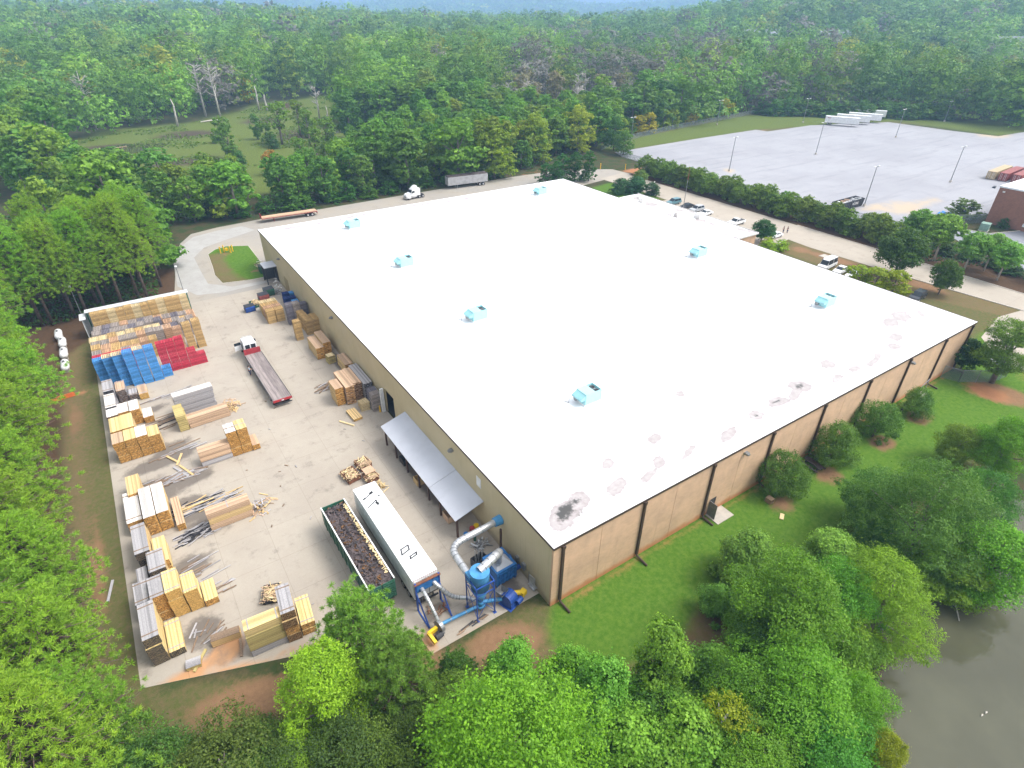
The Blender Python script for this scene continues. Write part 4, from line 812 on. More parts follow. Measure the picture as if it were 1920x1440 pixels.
# ------------------------------------------------------------------ lean-to canopy on the wall
t = thing('wall_canopy', 'long grey metal canopy on brown posts along the tan wall', 'canopy', (0,0,0))
b = MB(); z0, z1 = 3.0, 4.05
for (y0, y1, dz) in ((12.6,18.9,.0),(18.93,33.0,.03)): b.hexa([(-3.65,y0,z0+dz),(-.02,y0,z1+dz),(-.02,y1,z1+dz),(-3.65,y1,z0+dz),(-3.65,y0,z0+.07+dz),(-.02,y0,z1+.07+dz),(-.02,y1,z1+.07+dz),(-3.65,y1,z0+.07+dz)])
b.build('roof', MAT['canopy_sheet'], t)
for y in (13.0, 17.0, 20.0, 22.6, 26.0, 29.4, 32.6): MB().box(-3.35,-3.15,y-.1,y+.1,.034,3.05).build('post', MAT['brown_steel'], t)
MB().box(-3.36,-3.14,12.7,32.9,2.82,2.99).build('beam', MAT['brown_steel'], t)
for i, (x, y, w_, d_, h, mt, nm, lab) in enumerate([(-2.6,16.0,1.2,1.4,.9,'w_pink','bin','pink wooden tray under the canopy near its front end'),(-2.9,23.5,1.0,1.2,.8,'w_fresh','bin','tan wooden tray under the middle of the canopy'),(-2.6,28,1.2,1.4,.8,'dark_steel','bin','dark steel tray under the far half of the canopy')]):
    o = MB().box(-w_/2,w_/2,-d_/2,d_/2,.0,.1).box(-w_/2,-w_/2+.06,-d_/2,d_/2,.101,h).box(w_/2-.06,w_/2,-d_/2,d_/2,.101,h).box(-w_/2+.061,w_/2-.061,-d_/2,-d_/2+.06,.101,h).box(-w_/2+.061,w_/2-.061,d_/2-.06,d_/2,.101,h).build('wooden_tray', MAT[mt]); o.location = (x,y,.034); tag(o, lab, 'tray')
def drum(x, y, mt, lab, h=.9, r_=.3):
    o = MB().tube([(0,0,0),(0,0,.03),(0,0,h*.33),(0,0,h*.35),(0,0,h*.66),(0,0,h*.68),(0,0,h)],[r_,r_*1.02,r_,r_*1.04,r_,r_*1.04,r_],14).build('drum', MAT[mt]); o.location = (x,y,.034); tag(o, lab, 'drum')
drum(-2.6, 12.2, 'blue_paint', 'blue drum at the front end of the canopy'); drum(-1.6, 12.6, 'red_paint', 'red drum under the canopy front end'); drum(-1.0, 12.7, 'yellow_paint', 'yellow drum by the wall under the canopy'); drum(-1.9, 11.5, 'green_paint', 'green gas bottle beside the coloured drums', 1.3, .16)
litter('scrap_debris', 'grey pipes and rubbish beside the coloured drums', 'scrap', heap(40,1.3,.9,1.2,(0,1,2)), ('silver','grey_steel','shed_white'), (-1.8,10.6), .8)
# ------------------------------------------------------------------ vehicles
def wheel(par, x, y, r_, w_=.28, name='wheel', dual=False):
    """axle along x"""
    b = MB(); b.tube([(x-w_/2,y,r_),(x-w_/2+.04,y,r_),(x+w_/2-.04,y,r_),(x+w_/2,y,r_)],[r_*.9,r_,r_,r_*.9],18); o = b.build(name, MAT['tyre'], par, True)
    b = MB(); b.tube([(x-w_/2-.015,y,r_),(x+w_/2+.015,y,r_)], r_*.55, 12); b.build('rim', MAT['rim'], o); return o
def axles(t, ys, half, r_=.5, dual=True):
    for y in ys:
        for s_ in (-1,1): wheel(t, s_*half, y, r_, .5 if dual else .3)
def van_trailer(label, loc, rz, L=14.6, W=2.6, z0=1.15, H=2.85, group=None, rib=False, marks=False):
    """box trailer, rear at y=0 and nose at y=L"""
    t = thing('box_trailer', label, 'trailer', loc, rz, group)
    b = MB(); b.box(-W/2,W/2,0,L,z0,z0+H-.04); b.build('body', MAT['white_dirty'], t)
    b = MB(); b.box(-W/2-.015,W/2+.015,-.015,L+.015,z0+H-.039,z0+H); r = b.build('roof', MAT['white_paint'], t)
    if marks:
        b = MB(); zt = z0+H+.004
        def strip(x0,y0,x1,y1,w_=.15): b.rbox(((x0+x1)/2,(y0+y1)/2,zt), math.hypot(x1-x0,y1-y0)+w_, w_, .006, math.atan2(y1-y0,x1-x0))
        for q in (((-.75,3.5),(.15,3.75),(.3,4.35),(-.55,4.2)),((-.25,2.6),(.5,2.75),(.6,3.05),(-.15,2.9))):
            for (a, c) in zip(q, q[1:]+q[:1]): strip(*a, *c)
        for a in ((-.9,13.0,.1,13.5),(.1,13.5,.35,13.75),(-.95,11.6,-.3,11.9),(-.3,11.9,.2,12.25),(.1,11.4,.2,12.2)): strip(*a, .14)
        b.rbox((.2,13.6,zt),.45,.35,.006,.3); b.rbox((.15,11.7,zt),.3,.5,.006,.3); b.rbox((.75,12.7,zt),.25,.2,.006,.3); b.rbox((-.8,13.1,zt),.4,.22,.006,.3)
        b.build('seal_patch', MAT['dark_steel'], r)
        b = MB()
        for k in range(12): b.box(-1.25+k*.21,-1.25+k*.21+.1,-.022,-.016,z0+H-.16,z0+H-.08)
        b.build('reflector_strip', MAT['red_paint'], t)
    for s_ in (-1,1):
        x0, x1 = sorted((s_*.04, s_*(W/2-.08))); dr = MB().box(x0,x1,-.06,-.003,z0+.1,z0+H-.2).build('rear_door', MAT['white_dirty'], t)
        MB().box(s_*.3-.03,s_*.3+.03,-.1,-.061,z0+.15,z0+H-.3).build('lock_bar', MAT['grey_steel'], dr)
    MB().box(-W/2,W/2,.02,L-.02,z0-.18,z0-.001).build('frame_rail', MAT['dark_steel'], t)
    axles(t, (1.6,2.9), W/2-.3); MB().box(-1.2,1.2,-.1,.05,.45,.6).box(-.7,-.6,-.08,.03,.6,z0-.18).box(.6,.7,-.08,.03,.6,z0-.18).build('bumper', MAT['dark_steel'], t)
    for s_ in (-1,1): MB().box(s_*.8-.07,s_*.8+.07,L-3.2,L-3.05,.05,z0-.18).box(s_*.8-.2,s_*.8+.2,L-3.3,L-2.95,0,.05).build('landing_leg', MAT['grey_steel'], t)
    return t
van_trailer('white box trailer with tar patched roof beside the green scrap trailer', (-9.95,7.2,.034), R(.6), 15.2, 2.65, 1.2, 2.8, marks=True)

t = thing('scrap_trailer', 'dark green open trailer filled with brown bark and chips', 'trailer', (-13.75,8.9,.034), R(1))
W, L, z0, z1 = 2.7, 13.2, 1.0, 3.5
b = MB(); b.box(-W/2,-W/2+.08,0,L,z0,z1); b.box(W/2-.08,W/2,0,L,z0,z1); b.box(-W/2+.081,W/2-.081,L-.08,L,z0,z1); b.box(-W/2+.081,W/2-.081,0,L-.081,z0,z0+.1)
for y in np.arange(.6, L, 1.15):
    for s_ in (-1,1): b.box(min(s_*W/2,s_*(W/2+.07)),max(s_*W/2,s_*(W/2+.07)),y-.05,y+.05,z0,z1-.1)
b.build('body', MAT['green_paint'], t)
b = MB(); b.box(-W/2-.03,-W/2+.1,-.02,L+.02,z1+.001,z1+.07); b.box(W/2-.1,W/2+.03,-.02,L+.02,z1+.001,z1+.07); b.build('top_rail', MAT['white_dirty'], t)
for s_ in (-1,1):
    d_ = MB(); x0, x1 = sorted((s_*.03, s_*(W/2-.02))); d_.box(x0,x1,-.07,-.002,z0,z1-.05)
    for k in range(7): d_.box(x0+.05,x1-.05,-.12,-.071,z0+.2+k*.32,z0+.34+k*.32)
    d_.build('tail_door', MAT['green_paint'], t)
nx, ny = 19, 90; X = np.linspace(-W/2+.09, W/2-.09, nx); Y = np.linspace(.05, L-.1, ny)
me, qx, qy = gridmesh('bark_load', X, Y, lambda a, c: z1-.42+.10*np.sin(c*1.3)+rng.normal(0,.07,a.shape)+.22*smooth(.75,1.2,a)); me.materials.append(MAT['scrap_dark']); o = link('bark_load', me, t); o['kind'] = 'stuff'
b = MB()
for _ in range(420): b.rbox((rnd.uniform(-1.2,1.2), rnd.uniform(.1,L-.2), z1-.32+rnd.random()*.1), rnd.uniform(.2,.7), rnd.uniform(.06,.2), .05, rnd.uniform(0,3), rnd.choice((0,0,0,1)), rnd.uniform(-.4,.4))
for _ in range(150): b.rbox((rnd.uniform(.95,1.27), rnd.uniform(1.0,L-.6), z1-.12+rnd.random()*.12), rnd.uniform(.15,.4), rnd.uniform(.06,.16), .06, rnd.uniform(0,3), 2, rnd.uniform(-.5,.5))
o = b.build('bark_chips', [MAT['scrap_dark'], MAT['e_brown'], MAT['p_pale']], t); o['kind'] = 'stuff'
b = MB(); b.tube([(-1.25,2.6,z1),(0,2.7,z1-.1),(1.25,2.8,z1)],.03,5); b.tube([(-1.25,6.4,z1),(0,6.5,z1-.1),(1.25,6.6,z1)],.03,5); b.tube([(-.1,.1,z1-.1),(.0,6,z1-.15),(-.1,12.9,z1-.1)],.03,5); b.build('tie_rope', MAT['dark_steel'], t)
MB().box(-1.1,1.1,.1,L-.1,z0-.25,z0-.002).build('frame_rail', MAT['dark_steel'], t); axles(t, (1.5,2.8), 1.05)
for s_ in (-1,1): MB().box(s_*.8-.07,s_*.8+.07,L-2.6,L-2.45,.0,z0-.25).build('landing_leg', MAT['grey_steel'], t)

def tractor(label, loc, rz, deck=False, opendoor=False, group=None, sleeper=True):
    """conventional truck tractor facing +y, fifth wheel end at y=0"""
    t = thing('truck_tractor', label, 'truck', loc, rz, group)
    MB().box(-.55,.55,0,6.2,.75,1.0).build('chassis', MAT['dark_steel'], t)
    b = MB(); b.profile([(2.6,1.0),(2.6,2.75),(2.8,2.9),(4.1,2.85),(4.55,2.0),(4.55,1.0)], -1.1, 1.1, 0, [0,.08,.14,.14,.06,0]); cab = b.build('cab', MAT['white_paint'], t)
    b = MB(); b.hexa([(-.92,4.18,2.72),(.92,4.18,2.72),(1.0,4.58,2.02),(-1.0,4.58,2.02),(-.92,4.22,2.74),(.92,4.22,2.74),(1.0,4.62,2.04),(-1.0,4.62,2.04)]); b.build('windscreen', MAT['glass_dark'], cab)
    for s_ in (-1,1):
        x0, x1 = sorted((s_*.12, s_*.85)); MB().box(x0,x1,2.57,2.597,1.85,2.55).build('rear_window', MAT['glass_dark'], cab)
        MB().box(*sorted((s_*1.02,s_*1.115)),3.4,4.2,1.95,2.5).build('side_window', MAT['glass_dark'], cab)
    b = MB(); b.profile([(4.56,.75),(4.56,1.95),(5.9,1.7),(6.15,1.45),(6.2,.75)], -.85, .85, 0, [0,.1,.14,.08,0]); b.build('hood', MAT['white_paint'], t)
    if sleeper:
        b = MB(); b.profile([(1.5,1.0),(1.5,3.0),(2.0,3.3),(2.58,3.3),(2.58,1.0)], -1.1, 1.1, 0, [0,.1,.2,.2,0]); b.build('sleeper', MAT['white_paint'], t)
        b = MB(); b.profile([(2.3,2.95),(2.3,3.8),(2.9,3.75),(4.0,2.95)], -.85, .85, 0, [0,.15,.15,.05]); b.build('wind_fairing', MAT['white_paint'], t)
    for s_ in (-1,1):
        b = MB(); b.profile([(4.7,.55),(4.75,1.1),(5.1,1.25),(5.5,1.25),(5.9,1.05),(6.1,.6)], *sorted((s_*.75,s_*1.15))); b.build('fender', MAT['white_paint'], t)
        wheel(t, s_*.98, 5.25, .5, .3); MB().box(*sorted((s_*.95,s_*1.12)),6.15,6.22,.95,1.15).build('headlight', MAT['silver'], t)
        MB().box(*sorted((s_*1.15,s_*1.4)),4.35,4.45,1.9,2.4).build('mirror', MAT['dark_steel'], t)
        MB().cyl((s_*.75,2.6,.7),(s_*.75,4.3,.7),.28).build('fuel_tank', MAT['silver'], t)
        MB().cyl((s_*1.0,1.35,1.0),(s_*1.0,1.35,3.4),.07,None,8).build('exhaust_stack', MAT['silver'], t)
    MB().box(-1.15,1.15,6.2,6.35,.45,.75).build('bumper', MAT['silver'], t)
    axles(t, (.5,1.75), .85); MB().cyl((0,1.1,1.0),(0,1.1,1.1),.45).build('fifth_wheel', MAT['dark_steel'], t)
    return t
tractor('white truck tractor parked alone on the back driveway by the woods', (55.6,140.4,.02), R(97))

# flatbed lorry in the yard
t = thing('flatbed_truck', 'flatbed truck with worn grey deck, red headboard and open white cab door', 'truck', (-12.3,49.6,.034), R(1.2))
b = MB()
for k in range(15):
    x = -1.28+k*.172; b.box(x,x+.164,.02,16.1,1.22,1.30)
MAT['deck'] = mat('deck', (.31,.265,.25), .85, .3, 1.1, (.20,.165,.165), isl=.3, stretchv=(4,.35,1)); b.build('deck', MAT['deck'], t)
b = MB(); b.box(-1.36,-1.285,0,16.1,1.08,1.33); b.box(1.31,1.385,0,16.1,1.08,1.33); b.build('side_rail', MAT['dark_steel'], t)
b = MB(); b.box(-1.36,1.385,-.14,-.001,1.0,1.34); b.build('tail_beam', MAT['red_paint'], t)
for s_ in (-1,1):
    for k in range(2): MB().box(s_*(.7+.3*k)-.09,s_*(.7+.3*k)+.09,-.18,-.141,1.1,1.25).build('tail_light', MAT['red_lens'], t)
MB().box(-.18,.18,-.17,-.141,1.08,1.22).build('number_plate', MAT['white_dirty'], t)
b = MB(); b.box(-1.3,1.3,16.11,16.22,1.2,2.25); b.build('headboard', MAT['red_paint'], t)
MB().box(-.5,.5,.3,21.2,.75,1.0).build('chassis', MAT['dark_steel'], t)
b = MB(); b.profile([(16.7,.9),(16.7,2.85),(16.95,3.05),(19.1,3.05),(19.6,2.1),(19.6,.9)], -1.05, 1.05, 0, [0,.07,.16,.16,.05,0]); cab = b.build('cab', MAT['white_paint'], t)
for s_ in (-1,1): MB().box(*sorted((s_*.1,s_*.82)),16.66,16.697,2.05,2.75).build('rear_window', MAT['glass_dark'], cab)
b = MB(); b.hexa([(-.88,19.15,2.98),(.88,19.15,2.98),(.98,19.62,2.13),(-.98,19.62,2.13),(-.88,19.19,3.0),(.88,19.19,3.0),(.98,19.66,2.15),(-.98,19.66,2.15)]); b.build('windscreen', MAT['glass_dark'], cab)
b = MB(); b.profile([(19.61,.7),(19.61,1.9),(20.9,1.65),(21.2,1.3),(21.25,.7)], -.95, .95, 0, [0,.1,.15,.05,0]); b.build('hood', MAT['white_paint'], t)
b = MB(); b.rbox((-1.6,18.75,1.62), 1.15, .07, .95, R(8)); dr = b.build('door', MAT['white_paint'], t); MB().rbox((-1.62,18.72,2.3), 1.05, .05, .5, R(8)).build('window', MAT['glass_dark'], dr)
b = MB(); b.box(-1.02,-.98,16.75,19.0,1.0,2.4); MB().box(-1.07,-1.052,17.5,18.7,1.0,2.4).build('door_opening', MAT['dark_steel'], cab)
b = MB()
for x in (-.7,.7): b.tube([(x,17.1,3.05),(x,17.1,3.28),(x,18.9,3.28),(x,18.9,3.05)],.03,6)
for y in (17.1,18,18.9): b.tube([(-.7,y,3.28),(.7,y,3.28)],.03,6)
b.build('roof_rack', MAT['silver'], cab)
for s_ in (-1,1): MB().box(*sorted((s_*1.1,s_*1.42)),19.2,19.3,1.85,2.3).build('mirror', MAT['dark_steel'], t); wheel(t, s_*.95, 20.2, .5, .3); MB().cyl((s_*.8,16.2,.65),(s_*.8,17.6,.65),.26).build('fuel_tank', MAT['silver'], t)
axles(t, (1.2,2.4,12.6,13.8), 1.0)
MB().box(-1.3,1.3,-.1,0,.45,.6).build('bumper', MAT['dark_steel'], t)

# trailers on the back driveway
t = thing('flatbed_trailer', 'empty flatbed trailer with red headboard and tan plank deck on the back driveway', 'trailer', (7.2,140.6,.02), R(-93))
b = MB()
for k in range(13): b.box(-1.25+k*.19,-1.25+k*.19+.18,.1,14.9,1.2,1.3)
b.build('deck', MAT['w_pink'], t); MB().box(-1.3,1.3,0,.09,1.1,2.2).build('headboard', MAT['red_paint'], t); b = MB(); b.box(-1.32,-1.255,.1,14.9,1.05,1.28); b.box(1.23,1.3,.1,14.9,1.05,1.28); b.build('side_rail', MAT['container_red'], t)
MB().box(-.5,.5,.5,14.8,.8,1.19).build('frame_rail', MAT['container_red'], t); axles(t, (12.3,13.5), 1.0)
for s_ in (-1,1): MB().box(s_*.8-.07,s_*.8+.07,3.2,3.35,.0,1.1).build('landing_leg', MAT['container_red'], t)
b = MB(); b.box(-1.2,1.2,14.92,15.0,.5,1.25); b.build('bumper', MAT['container_red'], t)
t = thing('chip_trailer', 'pale ribbed chip trailer with dark load at the wood edge behind the warehouse', 'trailer', (80.2,142.8,.02), R(84))
b = MB(); b.box(-1.3,1.3,0,14,1.2,3.7)
for y in np.arange(.3,14,.55):
    for s_ in (-1,1): b.box(*sorted((s_*1.3,s_*1.36)),y,y+.12,1.25,3.65)
b.build('body', MAT['trailer_grey'], t); MB().box(-1.2,1.2,.1,13.9,3.701,3.95).build('chip_load', MAT['scrap_dark'], t); MB().box(-.6,.6,.1,13.9,.9,1.199).build('frame_rail', MAT['dark_steel'], t); axles(t, (1.6,2.9), 1.0)
for s_ in (-1,1): MB().box(s_*.8-.07,s_*.8+.07,10.6,10.8,.0,1.15).build('landing_leg', MAT['grey_steel'], t)
for i, (x, y) in enumerate([at(1547,233), at(1568,229), at(1590,226), at(1600,219)]):
    van_trailer('white box trailer in the far lot, '+('nearest of the four to the camera','second of the four','third of the four','farthest of the four, behind its neighbours')[i], (x-1+.0, y, .03), R(-152), 15.5, 2.7, 1.2, 2.9, 'white box trailers parked in the far lot')
    if i == 0: MB().box(1.352,1.37,1.0,1.35,3.3,3.7).box(1.352,1.37,1.6,1.85,3.15,3.75).box(1.352,1.37,2.1,2.5,3.2,3.6).build('red_marks', MAT['red_paint'], next(o for o in scene.objects if o.get('label') == 'white box trailer in the far lot, nearest of the four to the camera'))

def car(label, x, y, rz, kind='sedan', paint='white_paint', group='cars parked behind the warehouse', z=.03):
    """faces +y"""
    t = thing({'sedan':'parked_car','suv':'parked_suv','pickup':'pickup_truck','van':'parked_van'}[kind], label, {'sedan':'car','suv':'car','pickup':'pickup','van':'van'}[kind], (x,y,z), rz, group)
    L, W = dict(sedan=(4.7,1.8), suv=(4.8,1.9), pickup=(5.6,1.95), van=(5.6,2.0))[kind]; h = L/2
    if kind == 'sedan': low = [(-h,.35),(-h,.85),(-h+.2,.95),(h-1.3,.98),(h-.15,.75),(h,.5),(h,.3)]; top = [(-h+.75,.94),(-h+1.35,1.42),(h-2.2,1.45),(h-1.25,.96)]
    elif kind == 'suv': low = [(-h,.4),(-h,1.0),(-h+.1,1.08),(h-1.2,1.08),(h-.12,.9),(h,.6),(h,.35)]; top = [(-h+.1,1.06),(-h+.35,1.72),(h-2.1,1.75),(h-1.2,1.06)]
    elif kind == 'pickup': low = [(-h,.5),(-h,1.1),(h-1.4,1.12),(h-.1,1.0),(h,.65),(h,.4)]; top = [(-h+2.15,1.1),(-h+2.3,1.75),(h-2.3,1.78),(h-1.45,1.1)]
    else: low = [(-h,.4),(-h,1.1),(h-.9,1.1),(h-.1,.95),(h,.6),(h,.35)]; top = [(-h,1.09),(-h+.1,2.3),(h-2.0,2.35),(h-1.6,2.1),(h-.9,1.1)]
    b = MB(); b.profile(low, -W/2, W/2, 0, [0.02]*len(low)); body = b.build('body', MAT[paint], t)
    b = MB(); b.profile(top, -W/2+.06, W/2-.06, 0, [0]+[.16]*(len(top)-2)+[0]); cab = b.build('cabin', MAT[paint], t)
    (ya,za),(yb,zb) = top[-2],top[-1]; wx0, wx1 = W/2-.24, W/2-.13
    def q(y0,z0_,y1,z1_,xa,xb): return [(-xb,y0,z0_),(xb,y0,z0_),(xa,y1,z1_),(-xa,y1,z1_)]
    b = MB(); p = q(yb-.06,zb+.05,ya+.05,za-.06,wx0,wx1); b.face([(x_,y_+.025,z_+.02) for x_,y_,z_ in p]); b.build('windscreen', MAT['glass_dark'], cab)
    (ya,za),(yb,zb) = top[1],top[0]
    b = MB(); p = q(yb+.04,zb+.08,ya-.03,za-.08,wx0,wx1); b.face([(x_,y_-.025,z_+.02) for x_,y_,z_ in p][::-1]); b.build('rear_window', MAT['glass_dark'], cab)
    ymid = (top[1][0]+top[-2][0])/2; zt = top[1][1]-.1; zb = top[0][1]+.06
    for s_ in (-1,1):
        for k, (y0,y1) in enumerate(((top[1][0]+.1,ymid-.06),(ymid+.06,top[-2][0]+.15))):
            b = MB(); f_ = (zt-top[0][1])/(top[1][1]-top[0][1]); b.face([(s_*(W/2-.055),y0-.15*(k==0),zb),(s_*(W/2-.055),y1+.35*(k==1),zb),(s_*(W/2-.06-.16*f_+.02),y1,zt),(s_*(W/2-.06-.16*f_+.02),y0,zt)]); b.build('side_window', MAT['glass_dark'], cab)
        for y in (-h+.95, h-.95): wheel(t, s_*(W/2-.12), y, .33 if kind == 'sedan' else .37, .22)
        MB().box(*sorted((s_*(W/2-.5),s_*(W/2-.1))),h-.06,h+.02,.6,.75).build('headlight', MAT['silver'], t); MB().box(*sorted((s_*(W/2-.35),s_*(W/2-.08))),-h-.02,-h+.03,.75,.9).build('tail_light', MAT['red_lens'], t)
    if kind == 'pickup': MB().box(-W/2+.14,W/2-.14,-h+.12,-h+2.1,1.105,1.13).build('load_bed', MAT['dark_steel'], t)
    return t
RZ = R(90)
car('dark estate car nearest the conifers behind the office annex', 115.6,92.6,RZ,'suv','teal_car'); car('dark car under the red tipped mast behind the annex', 115.9,87.6,RZ,'sedan','dark_car'); car('silver blue car between dark car and white car by annex', 115.8,83.8,RZ,'suv','silver_car')
car('white sedan at the right end of the dark cars by annex', 115.2,80.0,RZ,'sedan'); car('white pickup with open dark bed behind the office annex', 115.6,69.6,RZ,'pickup'); car('white estate car half hidden by the round green bush', 114.9,60.6,RZ,'suv'); car('white sedan beside two people near the round green bush', 115.4,57.2,RZ,'sedan')
car('white high van behind the roof edge near the spreading tree', 107.3,37.6,R(95),'van'); car('white car behind the roof edge, next to the van', 107.2,34.2,R(95),'sedan'); car('white car behind the roof edge, farther from the van', 107.0,31.2,R(95),'sedan'); car('dark car behind the roof edge near the small round tree', 107.0,17.4,R(95),'suv','dark_car'); car('pale car half hidden below the birch beside the fence', 91.6,-3.2,R(70),'sedan','silver_car')
t = thing('flag_mast', 'thin red tipped mast rising above the office annex cars', 'mast', (112.5,86,0)); MB().cyl((0,0,0),(0,0,9),.09,.05,8).build('pole', MAT['grey_steel'], t); MB().cyl((0,0,9.001),(0,0,12.5),.06,.03,8).build('antenna', MAT['red_paint'], t)

# ------------------------------------------------------------------ far lot
def lot_lamp(x, y, lab, h=11.4):
    t = thing('lot_lamp', lab, 'lamp post', (x,y,.03), R(rnd.uniform(-8,8)), 'tall lamps of the far parking lot')
    MB().cyl((0,0,.5),(0,0,h),.15,.09,10).build('pole', MAT['grey_steel'], t); MB().cyl((0,0,0),(0,0,.7),.4,.4,12).build('base', MAT['pale_stone'], t)
    MB().box(-1.1,1.1,-.05,.05,h,h+.1).build('arm', MAT['grey_steel'], t)
    for s_ in (-1,1): MB().box(*sorted((s_*.7,s_*1.5)),-.22,.22,h+.1,h+.28).build('lamp_head', MAT['white_dirty'], t)
for x, y, lab, h in [(164.2,111.4,'lamp nearest the hedge with a pale patch at its foot',11.3),(217.2,111.3,'lamp whose top meets the first white trailer',11.9),(282.8,113.4,'lamp in front of the far trailers to their right',11.7),(162.8,60.2,'lamp beside the black open container',11.4),(216.2,60.1,'lamp between black open container and tan container',11.4),(163.5,162.2,'lamp in the grass strip by the near fence corner',11.3),(238.6,179.4,'lamp in the grass strip halfway along the fence',11),(282.2,160.4,'lamp rising left behind the white trailers',11.1),(350.3,123.3,'lamp in the grass before the dark wood',9.5),(362,176,'lamp rising right behind the white trailers',9)]: lot_lamp(x, y, 'grey double headed '+lab, h)
t = thing('roll_off_container', 'black open roll-off container full of rubbish behind the hedge', 'container', (150.4,60.8,.03), R(0))
b = MB(); b.hexa([(0,0,.15),(12.2,0,.15),(12.2,2.6,.15),(0,2.6,.15),(0,-.1,2.3),(12.6,-.1,2.3),(12.6,2.7,2.3),(0,2.7,2.3)]); b.f.pop(1); b.m.pop(); 
for k in range(12): b.box(.5+k,.62+k,-.16,-.1,.2,2.2)
b.build('body', MAT['black_paint'], t); MB().box(.1,12.4,-.2,-.08,2.3,2.45).box(.1,12.4,2.66,2.78,2.3,2.45).build('top_rail', MAT['black_paint'], t)
def text(s_, size, loc, rot, mt, par, name='lettering'):
    cu = bpy.data.curves.new(name, 'FONT'); cu.body = s_; cu.size = size; cu.extrude = .01; cu.align_x = 'CENTER'; o = bpy.data.objects.new(name, cu); COL.objects.link(o)
    dg = bpy.context.evaluated_depsgraph_get(); me = bpy.data.meshes.new_from_object(o.evaluated_get(dg)); bpy.data.objects.remove(o); me.materials.clear(); me.materials.append(MAT[mt])
    o = link(name, me, par); o.location = loc; o.rotation_euler = rot; return o
text('ROTRS', 1.0, (7.6,-.24,1.15), (R(90),0,0), 'white_paint', t)
b = MB()
for _ in range(70): b.rbox((rnd.uniform(.6,12),rnd.uniform(.3,2.3),1.5+rnd.random()*.7), rnd.uniform(.4,1.6), rnd.uniform(.3,.9), rnd.uniform(.1,.5), rnd.uniform(0,3), rnd.choice((0,1,2,3)), rnd.uniform(-.5,.5))
o = b.build('rubbish', [MAT['white_dirty'],MAT['w_brown'],MAT['silver'],MAT['grey_steel']], t); o['kind'] = 'stuff'
def shipbox(x, y, rz, mt, lab, L=16):
    t = thing('shipping_container', lab, 'container', (x,y,.03), rz, 'shipping containers at the lot edge'); b = MB(); b.box(0,L,-1.3,1.3,.1,2.7)
    for k in np.arange(.3, L, .45):
        for s_ in (-1,1): b.box(k,k+.2,*sorted((s_*1.3,s_*1.34)),.2,2.6)
    b.build('body', MAT[mt], t)
    for s_ in (-1,1): d_ = MB().box(-.06,-.002,*sorted((s_*.05,s_*1.22)),.2,2.6).build('door', MAT[mt], t); MB().box(-.12,-.061,s_*.4-.03,s_*.4+.03,.25,2.55).box(-.12,-.061,s_*.8-.03,s_*.8+.03,.25,2.55).build('lock_bar', MAT['white_dirty'], d_)
shipbox(232.3,54.6,R(4),'container_tan','faded tan shipping container, leftmost of the three'); shipbox(233.2,51.3,R(4),'container_red','dark red shipping container in the middle of three'); shipbox(234.2,47.7,R(4),'container_red','dark red shipping container at the right, next to brick corner')
o = MB().rbox((0,0,.5),1.6,.8,.08,.3).rbox((.3,.2,.25),.9,.5,.5,.2).rbox((-.5,0,.2),.3,.9,.4).build('pallet_jack_cart', MAT['dark_steel']); o.location = (221,48.5,.03); tag(o, 'small dark cart standing before the shipping containers', 'cart')
o = gridmesh('blue_tarp', np.linspace(-1.8,1.8,16), np.linspace(-1.3,1.3,12), lambda X, Y: .25+.18*np.sin(X*3)*np.cos(Y*2.5))[0]; o.materials.append(MAT['tarp_blue']); o = link('blue_tarp', o); o.location = (175.2,43.2,.04); tag(o, 'crumpled bright blue tarpaulin on the far lot', 'tarp')
t = thing('transformer', 'pale green electric transformer box on the grass by brick building', 'transformer', (168.4,30.2,.02), R(10)); MB().box(-1.1,1.1,-1.0,1.0,.15,1.9).build('cabinet', MAT['transformer_green'], t); MB().box(-1.2,1.2,-1.1,1.1,0,.149).build('pad', MAT['pale_stone'], t); MB().box(-1.15,1.15,-1.1,1.02,1.901,2.0).build('lid', MAT['transformer_green'], t)
t = thing('brick_building', 'plain red brick building with white roof at the right edge', 'building', (176.3,33.2,0)); b = MB(); b.prism([(0,0),(34,-.2),(34,-60),(.4,-60)],0,9.7); b.build('wall', MAT['brick_red'], t); b = MB(); b.prism([(-.15,.15),(34.2,0),(34.2,-60.2),(.2,-60.2)],9.701,10.1); b.build('roof', MAT['white_paint'], t)
MB().box(-.35,-.01,-1.6,-1.1,8.6,8.9).build('wall_lamp', MAT['white_dirty'], t); MB().box(-.2,-.0,-9.2,-8.6,1.2,2.0).build('meter_box', MAT['white_dirty'], t)
# chain link fences
def fence(pts, h, label, step=3.0):
    (x0,y0) = pts[0]; t = thing('chain_link_fence', label, 'fence', (x0,y0,0)); ps = [(x-x0,y-y0) for x,y in pts]; b = MB()
    for (ax,ay),(bx,by) in zip(ps, ps[1:]): b.face([(ax,ay,.05),(bx,by,.05),(bx,by,h),(ax,ay,h)])
    b.build('wire_mesh', MAT['chain_link'], t); b = MB(); b.tube([(x,y,h) for x,y in ps], .04, 6); b.build('top_rail', MAT['grey_steel'], t); n = 0
    for (ax,ay),(bx,by) in zip(ps, ps[1:]):
        L = math.hypot(bx-ax,by-ay); k = max(1, round(L/step))
        for i in range(k+1):
            if n >= 90: break
            x, y = ax+(bx-ax)*i/k, ay+(by-ay)*i/k; MB().cyl((x,y,0),(x,y,h+.12),.05,.05,6).build('post', MAT['grey_steel'], t); n += 1
fence([(148,163),(165,171.9),(211.1,181.6),(286.4,192.0)], 2.1, 'long grey chain-link fence below the yellow-green trees', 3)
